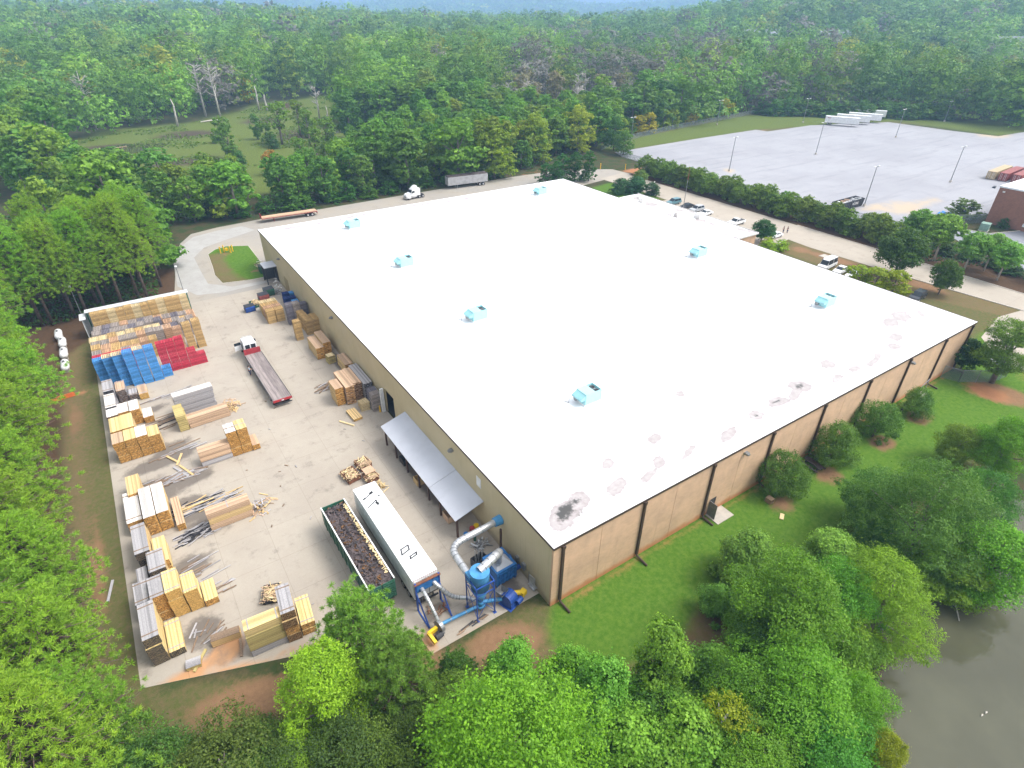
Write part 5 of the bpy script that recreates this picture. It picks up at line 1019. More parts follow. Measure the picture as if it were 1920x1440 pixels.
fence([(78.9,-.25),(79.8,-2.5),(84.3,-5.6),(88,-6)], 2.2, 'dark chain-link fence running out from the far brick corner', 2.4); fence([(166.9,38.6),(171.2,35.2),(176.2,33.4)], 2.4, 'grey chain-link fence beside the red brick building', 2.8)
fence([(146.6,150),(146.4,118),(146.8,90),(147.2,60),(150,41)], 2.0, 'chain-link fence half buried behind the long hedge', 4)
o = MB().rbox((0,0,.5),.5,.08,1.0).build('road_sign', MAT['white_dirty']); o.location = (127.6,112.5,0); tag(o, 'small white sign standing at the hedge foot', 'sign')
for i, (x, y) in enumerate([(126.5,138.6),(133.5,133)]): bollard(x, y, 'pale yellow post at the far drive gate, '+('left one','right one')[i], 2.0, 'gas_yellow', .14)
t = thing('safety_fence', 'strip of orange safety netting in the grass under the pines', 'fence', (-39.5,69.3,0), R(8)); MB().box(-1.6,1.6,-.03,.03,.05,.75).build('netting', MAT['orange_fence'], t)
for x in (-1.5,0,1.5): MB().cyl((x,.06,0),(x,.06,.95),.03,.03,6).build('stake', MAT['w_brown'], t)
t = thing('picnic_table', 'dark picnic table between two shrubs at the brick wall', 'table', (41.2,-1.9,0), R(82)); b = MB()
for k in range(5): b.box(-1.3,1.3,-.42+k*.17,-.27+k*.17,.74,.79)
b.build('tabletop', MAT['dark_wood'], t)
for s_ in (-1,1): MB().box(-1.3,1.3,*sorted((s_*.62,s_*.9)),.42,.47).build('bench_seat', MAT['dark_wood'], t)
for x in (-.9,.9): MB().box(x-.04,x+.04,-.85,.85,.33,.41).hexa([(x-.04,-.75,0),(x+.04,-.75,0),(x+.04,-.65,0),(x-.04,-.65,0),(x-.04,-.3,.73),(x+.04,-.3,.73),(x+.04,-.2,.73),(x-.04,-.2,.73)]).hexa([(x-.04,.65,0),(x+.04,.65,0),(x+.04,.75,0),(x-.04,.75,0),(x-.04,.2,.73),(x+.04,.2,.73),(x+.04,.3,.73),(x-.04,.3,.73)]).build('trestle_leg', MAT['dark_wood'], t)
o = MB().box(-.35,.35,-.4,.4,0,.08).box(-.35,-.27,-.4,.4,.081,.6).box(.27,.35,-.4,.4,.081,.6).box(-.35,.35,-.4,.4,.601,.66).build('pet_shelter', MAT['w_brown']); o.location = (31.0,-2.8,.02); tag(o, 'small brown box shelter on the lawn beside the first shrub', 'box')
o = MB().box(-.5,.5,-.22,.22,0,.08).build('plank_piece', MAT['p_pale']); o.location = (30.1,-5.2,.06); o.rotation_euler = (0,0,.5); tag(o, 'pale plank piece lying on the lawn', 'plank')
o = MB().box(-1.1,1.1,-.8,.8,0,.12).build('concrete_cover', MAT['concrete_pad']); o.location = (113.8,42.2,.0); tag(o, 'pale concrete cover slab in the worn grass beside the road', 'slab')
t = thing('ladder_pipe', 'grey metal handrail standing at the wall behind the last shrub', 'handrail', (69.6,-1.0,0)); MB().tube([(0,0,0),(0,0,1.6),(2.2,0,2.6),(2.2,0,0)],.06,6).build('rail', MAT['grey_steel'], t); MB().box(-.6,2.4,-.5,.4,0,.15).build('step_slab', MAT['pale_stone'], t)

# ------------------------------------------------------------------ dust collector and blowers
BL, BD, SV = MAT['blue_light'], MAT['blue_deep'], MAT['silver']
t = thing('dust_collector', 'blue cyclone dust collector on a braced blue frame with silver ducts', 'machine', (-5.95,3.5,.034))
b = MB(); b.tube([(0,0,3.55),(0,0,5.5),(0,0,5.62)],[.92,.92,.90],28); b.tube([(0,0,5.621),(0,0,5.70)],[.95,.95],28); b.build('cyclone_body', BL, t, False)
for p in t.children: p.data.polygons.foreach_set('use_smooth', [len(f.vertices) == 4 for f in p.data.polygons])
b = MB(); b.tube([(0,0,1.35),(0,0,3.549)],[.26,.90],24); b.tube([(0,0,.75),(0,0,1.349)],[.30,.30],16); b.box(-.35,.35,-.35,.35,.5,.749); b.build('cone', BL, t, True)
b = MB(); b.hexa([(-1.0,.2,4.2),(-.35,.2,4.2),(-.35,1.1,4.2),(-1.0,1.1,4.2),(-1.0,.2,5.1),(-.35,.2,5.1),(-.35,1.1,5.1),(-1.0,1.1,5.1)]); b.build('inlet', BL, t)
LEG = [(-.98,-1.0),(.98,-1.0),(.98,1.0),(-.98,1.0)]
for x, y in LEG: MB().box(x-.05,x+.05,y-.05,y+.05,.02,4.75).box(x-.17,x+.17,y-.17,y+.17,0,.019).build('leg', BD, t)
b = MB()
for (ax,ay),(bx,by) in zip(LEG, LEG[1:]+LEG[:1]):
    for z in (3.6,4.72): b.tube([(ax,ay,z),(bx,by,z)], .07 if z > 4 else .05, 6)
    b.tube([(ax,ay,.3),(bx,by,3.5)], .03, 5); b.tube([(bx,by,.3),(ax,ay,3.5)], .03, 5)
b.build('brace', BD, t)
def duct(pts, r_, name='duct', rings=True, par=t, o_=(-5.95,3.5,.034), mt=SV):
    P = [Vector(p)-Vector(o_) for p in pts]; b = MB(); b.tube(P, r_, 14, 0, False); o = b.build(name, mt, par, True); b = MB()
    if rings:
        for i in range(1, len(P)-1):
            d_ = (P[i+1]-P[i-1]).normalized()*.035; b.tube([P[i]-d_, P[i]+d_], r_*1.09, 14, 0, False)
        if b.v: b.build('flange', MAT['grey_steel'], o)
def bend(a, c, e, n=7):
    a, c, e = Vector(a), Vector(c), Vector(e); return [tuple(a*(1-u)**2+c*2*u*(1-u)+e*u*u) for u in np.linspace(0,1,n)]
duct([(-.9,9.0,4.45),(-2.6,8.85,4.5)]+bend((-4.6,8.7,4.6),(-6.6,8.6,4.7),(-6.55,7.0,4.68))+[(-6.6,5.8,4.66),(-6.62,4.5,4.64)], .36)
duct([(-5.95,3.6,5.65)]+bend((-5.4,3.7,5.75),(-3.2,4.0,6.4),(-2.75,5.2,4.6))+[(-2.7,5.4,3.4),(-2.6,5.6,2.7)], .42)
duct([(-5.7,3.5,1.0)]+[(-4.4,3.05,.9),(-3.9,2.8,.9)], .2, 'feed_pipe', True, t, (-5.95,3.5,.034), BL)
duct([(-10.3,3.75,.72),(-9.2,3.7,.72),(-7.6,3.6,.72),(-6.25,3.52,.72)], .17, 'feed_pipe', True, t, (-5.95,3.5,.034), BL)
b = MB(); b.cyl((5.05,5.5,4.42),(5.9,5.52,4.40),.50,.56,18); b.build('wall_elbow', BL, t, False); MB().box(5.3,5.5,4.65,4.85,0,3.9).build('support_post', MAT['brown_steel'], t)
t2 = thing('shredder', 'blue ribbed shredder box with pale hopper lid beside the tan wall', 'machine', (-3.3,4.7,.034), R(2))
b = MB(); b.box(0,2.5,0,2.7,.3,2.15)
for k in range(5): b.box(.25+k*.48,.38+k*.48,-.12,0-.001,.4,1.9)
for z in (.6,1.2,1.8): b.box(.1,2.4,-.08,-.002,z,z+.1)
b.build('body', MAT['blue_paint'], t2); b = MB(); b.hexa([(.2,.25,2.151),(2.2,.25,2.151),(2.2,1.7,2.151),(.2,1.7,2.151),(.6,.9,2.75),(1.6,.9,2.75),(1.6,1.6,2.75),(.6,1.6,2.75)]); b.build('hopper_lid', MAT['canopy_sheet'], t2)
for x, y in ((2.75,.4),(2.75,2.0),(2.4,3.0)): MB().cyl((x-.35,y,.9),(x+.4,y,.9),.26,.26,14).build('motor', BD, t2)
for x in (.15,2.35):
    for y in (.15,2.55): MB().box(x-.1,x+.1,y-.1,y+.1,0,.299).build('leg', BD, t2)
t3 = thing('grinder_blower', 'deep blue blower with square grey hopper and yellow belt guard', 'machine', (-3.2,2.5,.034), R(18))
b = MB(); b.tube([(-.55,.1,.85),(.55,.1,.85)], .75, 20); b.box(-.5,.5,-.6,.8,.02,.35); b.box(-.75,.75,-.75,.9,0,.019); b.build('body', BD, t3); b = MB(); b.hexa([(-.75,.35,1.35),(-.15,.35,1.35),(-.15,.95,1.35),(-.75,.95,1.35),(-.95,.15,2.0),(.05,.15,2.0),(.05,1.15,2.0),(-.95,1.15,2.0)]); b.f.pop(1); b.m.pop(); b.build('hopper', MAT['grey_steel'], t3)
b = MB(); b.tube([(.6,.1,.95),(1.35,-.45,.75)], .25, 10); b.box(1.1,1.75,-.85,-.3,.45,1.0); b.build('belt_guard', MAT['yellow_paint'], t3); MB().cyl((.2,-.75,.5),(.95,-.75,.5),.3,.3,14).build('motor', BD, t3)
t4 = thing('transfer_blower', 'small grey blower with yellow angled belt guard at the pad corner', 'machine', (-10.75,3.5,.034), R(10))
b = MB(); b.tube([(.1,0,.85),(.45,0,.85)], .68, 20); b.box(.0,.5,-.5,.5,.0,.25); b.build('fan_housing', MAT['grey_steel'], t4); b = MB(); b.rbox((-.55,.0,.9),1.0,.3,.42,0); b.rbox((-.98,-.45,.72),.3,1.2,.42,.0,0,.25); b.build('belt_guard', MAT['yellow_paint'], t4); MB().cyl((-.6,-.55,.45),(.15,-.55,.45),.3,.3,12).build('motor', MAT['dark_steel'], t4)
t5 = thing('loading_frame', 'deep blue steel frame feeding silver ducts into the white trailer', 'frame', (-9.95,6.9,.034))
for s_ in (-1,1):
    MB().box(s_*1.25-.08,s_*1.25+.08,-.2,-.04,0,3.95).build('upright', BD, t5); MB().tube([(s_*1.25,-.16,2.6),(s_*1.2,-2.5,.05)],.08,6).build('brace', BD, t5); MB().box(s_*1.25-.07,s_*1.25+.07,-2.5,-.21,.0,.07).build('foot', BD, t5)
MB().box(-1.16,1.16,-.19,-.05,2.65,3.55).build('infeed_panel', MAT['blue_paint'], t5); MB().box(-1.4,1.4,-.3,-.0,3.8,3.9).build('cross_beam', MAT['rust'], t5)
def fduct(pts, r_): duct(pts, r_, 'duct', True, t5, (-9.95,6.9,.034))
fduct([(-9.3,6.9,3.1),(-9.2,6.4,3.0)]+bend((-8.9,6.1,2.6),(-8.3,5.6,1.3),(-7.4,5.2,1.05))+[(-6.8,4.8,1.0),(-6.2,4.1,1.0)], .22)
fduct([(-10.6,6.9,3.05)]+bend((-10.6,6.3,3.0),(-10.6,4.6,2.7),(-10.5,3.9,1.45)), .2)
litter('sawdust_debris', 'reddish sawdust and planks behind the white trailer', 'debris', heap(24,1.1,1.2,1.0,(0,1)), ('w_brown','rust'), (-9.8,5.6), .0); litter('pole_debris', 'dark angle irons lying on the pad edge', 'poles', sheaf(12,1.6,.25,1.6,.12,.05,(0,1)), ('dark_steel','w_brown'), (-7.6,2.5), .0)
t = thing('scrap_box', 'dark open box holding upright steel offcuts behind the shredder', 'bin', (-3.2,8.4,.034), R(8)); MB().box(-.8,.8,-.5,.5,.05,.1).box(-.8,-.74,-.5,.5,.101,1.1).box(.74,.8,-.5,.5,.101,1.1).box(-.739,.739,-.5,-.44,.101,1.1).box(-.739,.739,.44,.5,.101,1.1).build('box_shell', MAT['dark_steel'], t)
for k in range(6): MB().tube([(-.5+k*.2,rnd.uniform(-.3,.3),.12),(-.3+k*.2+rnd.uniform(-.3,.3),rnd.uniform(-.4,.4),2.1)],.05,5).build('steel_offcut', MAT['silver'], t)

# ------------------------------------------------------------------ people
def person(label, x, y, rz, shirt, trousers, arm=(.35,.25)):
    root = thing('person', label, 'person', (x,y,.034), rz)
    P = dict(pelvis=(0,0,.95), waist=(0,.01,1.1), chest=(0,.0,1.32), neck=(0,.0,1.50), head=(0,.03,1.63), crown=(0,.02,1.75))
    V, E_, Rr = [], [], []
    def add(p, r_, par=None): V.append(p); Rr.append(r_); (E_.append((par, len(V)-1)) if par is not None else None); return len(V)-1
    pv_ = add(P['pelvis'],(.15,.12)); wa = add(P['waist'],(.14,.10),pv_); ch = add(P['chest'],(.17,.11),wa); ne = add(P['neck'],(.06,.06),ch); he = add(P['head'],(.085,.10),ne); cr = add(P['crown'],(.06,.07),he)
    nose = add((0,.12,1.62),(.015,.015),he)
    legs, arms = [], []
    for s_ in (-1,1):
        h_ = add((s_*.1,0,.86),(.09,.09),pv_); k_ = add((s_*.12,.04*s_+.02,.48),(.06,.065),h_); a_ = add((s_*.13,.03*s_,.09),(.042,.045),k_); f_ = add((s_*.14,.03*s_+.15,.035),(.04,.03),a_)
        s1 = add((s_*.2,0,1.42),(.065,.065),ch); e1 = add((s_*.26,.06,1.16),(.045,.045),s1); w1 = add((s_*.24,arm[0],1.0+arm[1]*(.5 if s_ > 0 else 0)),(.03,.03),e1); hn = add((s_*.23,arm[0]+.09,.98+arm[1]*(.5 if s_ > 0 else 0)),(.035,.018),w1)
        for q in range(4): add((s_*.23+(q-1.5)*.02,arm[0]+.17-abs(q-1.5)*.012,.96+arm[1]*(.5 if s_ > 0 else 0)),(.009,.009),hn)
        add((s_*.18,arm[0]+.1,.99+arm[1]*(.5 if s_ > 0 else 0)),(.009,.009),hn)
        legs.append((h_,k_,a_)); arms.append((s1,e1))
    def skin(name, vs, es, rs, mt, grow=1.0):
        me = bpy.data.meshes.new(name); me.from_pydata(vs, es, []); me.materials.append(MAT[mt]); o = link(name, me, root)
        md = o.modifiers.new('skin', 'SKIN'); sv = me.skin_vertices[0].data
        for i, r_ in enumerate(rs): sv[i].radius = (r_[0]*grow, r_[1]*grow)
        sv[0].use_root = True; o.modifiers.new('sub', 'SUBSURF').levels = 1; o.modifiers['sub'].render_levels = 2; md.use_smooth_shade = True; return o
    skin('body', V, E_, Rr, 'skin')
    def sub(ids, es, name, mt, g_): m_ = {k: i for i, k in enumerate(ids)}; skin(name, [V[k] for k in ids], [(m_[a], m_[c]) for a, c in es], [Rr[k] for k in ids], mt, g_)
    sub([wa, ch]+[q for a in arms for q in a], [(wa,ch)]+[(ch,a[0]) for a in arms]+[a for a in arms], 'shirt', shirt, 1.16)
    sub([pv_]+[q for l in legs for q in l], [(pv_,l[0]) for l in legs]+[(l[0],l[1]) for l in legs]+[(l[1],l[2]) for l in legs], 'trousers', trousers, 1.18)
    b = MB(); b.tube([(0,-.0,1.66),(0,-.01,1.74),(0,.0,1.79)],[.105,.10,.05],12); b.build('hair', MAT['hair_dark'], root, True)
person('worker in light blue shirt and navy trousers beside the flatbed deck', -14.35, 61.1, R(-95), 'sky_cloth', 'navy_cloth', (.36,.3))
person('person in dark blue clothes, left of two by the white sedan', 120.4, 58.2, R(60), 'navy_cloth', 'navy_cloth'); person('person in dark blue clothes, right of two by the white sedan', 121.1, 57.5, R(70), 'navy_cloth', 'navy_cloth')
# ------------------------------------------------------------------ vegetation
def unit(a): return a/np.maximum(np.linalg.norm(a, axis=1, keepdims=True), 1e-9)
def blobs(r_, n, rad, h0, h1, size, top=.55):
    """clump centres and radii filling an uneven crown"""
    out = []
    for i in range(n):
        t = (i+.5)/n; z = h0+(h1-h0)*min(1,max(0,t+r_.uniform(-.06,.06))); k = math.sin(math.pi*min(1, .18+t*.80))**.7 if top is None else (1-(abs(t-top)/max(top,1-top))**2.2)
        a = i*2.4+r_.uniform(-.5,.5); q = rad*k*r_.uniform(.3,1.02)
        s_ = size*r_.uniform(.5,1.3)*(1.0 if q < rad*.8 else .75)
        out.append(((q*math.cos(a), q*math.sin(a), z), (s_, s_, s_*r_.uniform(.65,.9))))
    return out
def leaves(r_, bl, n, size, up=.35, jit=.55, droop=0.0, elong=.55, under=.35, sprig=1.0):
    """leaf quads gathered in sprigs over the clumps: ragged outline, gaps, lit tips and dark hollows"""
    c = np.array([b[0] for b in bl]); R_ = np.array([b[1] for b in bl]); w_ = (R_[:,0]*R_[:,2]); w_ = w_/w_.sum(); per = 22 if n > 20000 else 16 if n > 4000 else 9 if n > 1000 else 5
    ns = int(n*2.2/per)+1; ks = r_.choice(len(bl), ns, p=w_); ds = unit(r_.normal(size=(ns,3))); fs = r_.uniform(.72,1.12,ns)+.10*sprig*r_.random(ns)**3*2
    pc = c[ks]+ds*R_[ks]*fs[:,None]
    keep = (ds[:,2] > -.5) | (r_.random(ns) < under)
    for i in range(len(bl)): keep &= ~((np.linalg.norm((pc-c[i])/R_[i], axis=1) < .74) & (ks != i))
    pc, ds, ks = pc[keep], ds[keep], ks[keep]; m0 = min(len(pc), n//per+1); pc, ds, ks = pc[:m0], ds[:m0], ks[:m0]
    sg = (.14+.10*r_.random(m0))[:,None]*R_[ks]*sprig
    p = np.repeat(pc, per, 0)+r_.normal(size=(m0*per,3))*np.repeat(sg, per, 0)*np.array([1,1,.6])+np.repeat(ds, per, 0)*np.abs(r_.normal(0,.35,(m0*per,1)))*np.repeat(sg, per, 0); d = np.repeat(ds, per, 0); m_ = len(p)
    nrm = unit(d*.8+r_.normal(0,jit,(m_,3))+np.array([0,0,up])); t = unit(np.cross(nrm, r_.normal(size=(m_,3)))); b = np.cross(nrm, t)
    if droop: t = unit(t*.6+d*.5+np.array([0,0,-droop])); b = unit(np.cross(nrm, t))
    s_ = (size*r_.uniform(.6,1.35,m_))[:,None]
    return np.stack([p-t*s_, p-b*s_*elong+nrm*s_*.12, p+t*s_, p+b*s_*elong+nrm*s_*.12], 1)
def quads(name, q, mt, extra=None):
    v = q.reshape(-1,3); f = np.arange(len(v)).reshape(-1,4); me = npmesh(name, v, f); me.materials.append(MAT[mt]); return me
def limbs(r_, h, r0, bl, bark, n=7, fork=.35, lean=(0,0)):
    b = MB(); top = (lean[0], lean[1], h*.86); b.tube([(0,0,-.3),(lean[0]*.2+r_.uniform(-.1,.1), lean[1]*.2, h*.3),(lean[0]*.6, lean[1]*.6+r_.uniform(-.2,.2), h*.6), top],[r0,r0*.8,r0*.5,r0*.15],7)
    for i in r_.choice(len(bl), min(n, len(bl)), replace=False):
        e = np.array(bl[i][0]); z0 = min(h*.7, max(h*fork, e[2]-h*.22)); a = np.array([lean[0]*z0/h, lean[1]*z0/h, z0]); m_ = a*.45+e*.55+np.array([0,0,.15*h*.1]); b.tube([a, m_, e],[r0*.42,r0*.28,r0*.08],5)
    return b.mesh('trunk', MAT[bark], True)
PROTO = {}
def broadleaf(key, seed, h, rad, n, size, clumps=16, cs=1.5, h0=.3, top=.5, bark='grey_bark', **kw):
    r_ = np.random.default_rng(seed); bl = blobs(r_, clumps, rad, h*h0, h*.93, cs, top)
    PROTO[key] = (quads('crown', leaves(r_, bl, n, size, **kw), 'leaf'), limbs(r_, h, h*.022+.06, bl, bark), h, rad)
def pine(key, seed, h, rad, tufts, blades, L=.55, crown=.45):
    r_ = np.random.default_rng(seed); b = MB(); b.tube([(0,0,-.3),(.1,0,h*.4),(0,.1,h*.8),(0,0,h*.98)],[h*.014+.05,h*.011+.04,h*.006+.03,.03],7); C = []
    nb = tufts//5
    for i in range(nb):
        t = (i+.5)/nb; z = h*(crown+(1-crown)*t*.97); k = (1-t)**.65*.9+.18; a = i*2.4+r_.uniform(-.6,.6); q = rad*k*r_.uniform(.7,1.1)
        e = np.array([q*math.cos(a), q*math.sin(a), z+q*.22+r_.uniform(-.3,.4)]); b.tube([(0,0,z-.3), tuple(e*[.55,.55,1]-[0,0,.25*1]), tuple(e)],[.07,.05,.02],4)
        for _ in range(5): C.append((e*np.array([1,1,1])+r_.normal(0,1,3)*[.6,.6,.55]-np.array([math.cos(a),math.sin(a),.1])*r_.uniform(0,q*.45), np.array([math.cos(a)*.5,math.sin(a)*.5,.75])))
    c = np.array([x[0] for x in C]); o_ = np.array([x[1] for x in C]); m_ = len(C)
    d = unit(r_.normal(size=(m_*blades,3))+np.repeat(o_,blades,0)*.8)
    p = np.repeat(c, blades, 0)+d*.05; s_ = unit(np.cross(d, r_.normal(size=d.shape)))*(L*.07); LL = (L*r_.uniform(.6,1.25,len(p)))[:,None]
    q = np.stack([p-s_, p+s_, p+d*LL+s_*.55, p+d*LL-s_*.55], 1)
    PROTO[key] = (quads('crown', q, 'needle'), b.mesh('trunk', MAT['pine_bark'], True), h, rad)
def deadwood(key, seed, h, rad, n=26, stub=False):
    r_ = np.random.default_rng(seed); b = MB(); b.tube([(0,0,-.3),(r_.uniform(-.3,.3),0,h*.4),(r_.uniform(-.6,.6),.3,h*.75),(0,0,h)],[.5,.4,.26,.05 if not stub else .16],7)
    if not stub:
        for i in range(n):
            z = h*r_.uniform(.38,.95); a = r_.uniform(0,6.28); q = rad*r_.uniform(.5,1)*(1.15-z/h*.5); e = np.array([q*math.cos(a),q*math.sin(a),z+q*r_.uniform(.4,1.0)]); s_ = np.array([0,0,z]); m_ = s_*.5+e*.5+r_.normal(0,.25,3); b.tube([s_,m_,e],[.2,.13,.05],4)
            for _ in range(3):
                f_ = s_*.3+e*.7+r_.normal(0,.1,3); g_ = f_+np.array([math.cos(a),math.sin(a),.5])*r_.uniform(.6,1.8)+r_.normal(0,.5,3); b.tube([f_,g_],[.09,.04],3)
    else:
        for i in range(3):
            z = h*r_.uniform(.5,.9); a = r_.uniform(0,6.28); b.tube([(0,0,z),(math.cos(a)*1.0,math.sin(a)*1.0,z+1.4)],[.12,.04],4)
    PROTO[key] = (None, b.mesh('trunk', MAT['dead_bark'], True), h, rad)
TINTED = set()
def tree(key, x, y, label, cat='tree', group=None, h=None, rad=None, tint=(.05,.13,.02), name='broadleaf_tree', z=None, rz=None, lean=None):
    crown, trunk, h0, r0 = PROTO[key]; h = h or h0; rad = rad or r0*h/h0
    t = thing(name, label, cat, (x, y, float(gz(np.array([x]), np.array([y]))[0]) if z is None else z), rnd.uniform(0, 6.28) if rz is None else rz, group, (rad/r0, rad/r0, h/h0))
    if lean: t.rotation_euler = (lean[0], lean[1], t.rotation_euler[2])
    if crown: c = link('crown', crown, t); v = rnd.uniform(.88,1.14); v *= (1.25 if tint in TINTED else 1.6)*(1.4 if ('pine' in key or 'kudzu' in key) else 1.0); v *= 1.35 if ('hedge' in key or key in ('myrtle','shrub0','shrub1','olive')) else 1.0; c.color = (min(.9,tint[0]*v*1.16), min(.9,tint[1]*v*1.08), tint[2]*v*.72, 1)
    if trunk: link('trunk', trunk, t)
    return t
# near kinds: leaf-sized faces
broadleaf('lime', 1, 13, 4.6, 52000, .098, 38, 1.55, .22, .55, jit=.8, up=.5)
broadleaf('lime2', 2, 13, 3.2, 34000, .095, 30, 1.25, .2, .5, jit=.75, up=.5)
broadleaf('maple', 3, 13, 5.0, 52000, .10, 48, 1.45, .15, .5, jit=.7, up=.45)
broadleaf('willow', 4, 12, 4.2, 40000, .125, 38, 1.35, .1, .42, droop=.45, elong=.22, jit=.5)
broadleaf('cedar', 5, 14, 6.0, 60000, .10, 64, 1.5, .05, .35, jit=.6, up=.2, elong=.4)
broadleaf('dull', 6, 9, 3.6, 32000, .09, 28, 1.3, .15, .5, jit=.7)
broadleaf('dull2', 16, 8, 3.2, 26000, .09, 24, 1.3, .08, .45, jit=.7)
for k, (h, rad, cl) in enumerate([(9,2.3,26),(5,3.2,26),(7,2.8,28)]):
    broadleaf(f'kudzu{k}', 20+k, h, rad, 32000, .095, cl, 1.0 if k == 0 else 1.15, .06, .28, jit=.42, up=.55, elong=.85, under=.6)
for k in range(4): pine(f'pine{k}', 40+k, 18, 4.2, (920,980,860,940)[k], 40, .30, (.42,.38,.46,.40)[k])
for k in range(2): pine(f'youngpine{k}', 50+k, 10, 3.4, 760, 48, .30, .16)
broadleaf('round', 7, 8, 4.4, 12000, .20, 30, 1.4, .3, .5, up=.4); broadleaf('myrtle', 8, 8.5, 4.2, 8000, .22, 24, 1.1, .5, .5, bark='pale_bark')
for k in range(3): broadleaf(f'hedge{k}', 60+k, 6, 3.2, 5600, .22, 20, 1.2, .1, .3, up=.5)
for k in range(2): broadleaf(f'shrub{k}', 64+k, 4, 2.7, 16000, .105, 24, .9, .1, .35, jit=.75, elong=.3)
broadleaf('olive', 9, 15.5, 6.0, 9000, .30, 44, 1.6, .10, .36, jit=.6); broadleaf('conifer', 10, 10, 3.0, 6000, .24, 34, .95, .04, .22, elong=.35)
# middle distance kinds
for k in range(6): broadleaf(f'wood{k}', 70+k, (17,18,16,19,15,17)[k], (5.0,5.4,4.6,5.2,4.4,5.6)[k], 3600, .46, (26,32,22,28,22,30)[k], 1.6, .16, (.45,.5,.38,.5,.35,.55)[k], jit=.4)
for k in range(2): pine(f'farpine{k}', 80+k, 18, 4.0, 130, 22, 1.0, .35)
broadleaf('bushy', 90, 7, 3.2, 1900, .32, 18, 1.2, .06, .4)
broadleaf('yellow', 91, 8, 3.0, 1900, .34, 16, 1.2, .10, .4)
broadleaf('thin', 92, 17, 4.2, 1500, .40, 20, 1.2, .35, .5)
broadleaf('sparse', 93, 9, 3.0, 7000, .11, 16, 1.1, .35, .5, jit=.8, bark='dead_bark')
for k in range(3): deadwood(f'dead{k}', 95+k, (24,20,17)[k], (5.5,4.5,4)[k], (34,26,22)[k])
for k in range(2): deadwood(f'stub{k}', 98+k, (11,7)[k], 1, 0, True)
LIME, DULL, KUD, PIN, OLV = (.155,.31,.03), (.075,.125,.036), (.088,.195,.030), (.115,.215,.03), (.15,.205,.028)

TINTED |= {LIME, DULL, KUD, PIN, OLV}
def put(key, px, py, label, tint, h, rad, name='broadleaf_tree', cat='tree', zc=.62, **kw):
    x, y = at(px, py, h*zc); return tree(key, x, y, label, cat, kw.pop('group', None), h, rad, tint, name, **kw)
# foreground, along the lower edge and the pond
put('lime', 965, 1428, 'big bright lime green tree at the bottom centre', LIME, 13.5, 5.6)
put('lime2', 600, 1290, 'light lime green tree between the yard edge and the young pine', LIME, 12, 3.0)
put('youngpine0', 672, 1180, 'young pine overlapping the tail of the green scrap trailer', (.075,.15,.03), 10.5, 3.7, 'pine_tree')
put('youngpine1', 745, 1262, 'young pine just in front of the first one, dark bluish needles', (.062,.13,.028), 10, 3.4, 'pine_tree')
put('youngpine1', 855, 1262, 'small dark pine between lawn dirt and the big lime tree', (.035,.08,.02), 5.5, 2.0, 'pine_tree')
put('dull', 425, 1452, 'dull greyish green tree at the bottom edge left of centre', DULL, 9, 4.2); put('dull2', 300, 1465, 'dull green bushy tree at the bottom beside the pines', (.06,.12,.035), 8, 3.2)
put('dull2', 645, 1425, 'dusky green tree at the bottom below the lime green one', (.05,.09,.03), 7.5, 3.6); put('dull', 530, 1452, 'dark olive tree at the bottom between the two dull ones', (.045,.085,.028), 7, 3.0); put('dull2', 760, 1360, 'dark leafy bush below the bluish young pine', (.035,.07,.02), 6, 2.6, 'leafy_bush', 'bush')
put('kudzu0', 1225, 1275, 'tall leaning column of vines at the lawn edge', KUD, 10.5, 2.1, 'vine_mound', 'vines', lean=(R(10),R(-14))); put('kudzu2', 1135, 1300, 'broad vine covered mound left of the leaning vine column', (.066,.15,.028), 8, 2.6, 'vine_mound', 'vines')
put('kudzu1', 960, 1265, 'low vine covered mound behind the big lime tree', (.075,.16,.028), 7, 2.6, 'vine_mound', 'vines'); put('kudzu1', 1045, 1320, 'small dark vine mound between lime tree and leaning column', (.058,.125,.026), 5, 2.4, 'vine_mound', 'vines')
put('kudzu2', 1190, 1400, 'vine mound at the bottom edge below the leaning column', KUD, 7, 3.2, 'vine_mound', 'vines'); put('kudzu1', 1110, 1405, 'dark vine mound at the bottom edge right of lime tree', (.052,.112,.024), 5.5, 3.0, 'vine_mound', 'vines')
put('kudzu1', 1345, 1265, 'round dark vine mound at the right of the olive lawn patch', (.058,.128,.026), 5.5, 3.2, 'vine_mound', 'vines'); put('kudzu1', 1420, 1130, 'blue green vine mound beside the maple trees, lawn side', (.066,.142,.034), 6, 2.6, 'vine_mound', 'vines')
put('kudzu1', 1405, 1045, 'blue green vine covered bush at the upper lawn corner', (.06,.128,.032), 6, 3.0, 'vine_mound', 'vines'); put('kudzu1', 1350, 1125, 'small vine tongue creeping over the lawn', (.066,.142,.034), 3.4, 1.8, 'vine_mound', 'vines')
put('kudzu2', 1555, 1040, 'vine hung bush between maple and the dark cedar', (.075,.15,.034), 6.5, 2.8, 'vine_mound', 'vines'); put('kudzu1', 1270, 1395, 'flat vine mound at the bottom edge below the dark round one', (.066,.145,.028), 5, 3.0, 'vine_mound', 'vines')
put('maple', 1480, 1140, 'large green maple in the tree clump by the pond', (.078,.18,.026), 13, 5.0); put('maple', 1490, 1300, 'fresh green tree leaning over the lower pond bank', (.07,.185,.024), 11, 5.0)
put('willow', 1660, 1120, 'light yellowish green willow reaching over the pond', (.095,.195,.022), 11, 4.6); put('maple', 1440, 1220, 'shaded dark green tree in the clump between the two fresh ones', (.04,.11,.026), 8.5, 3.4)
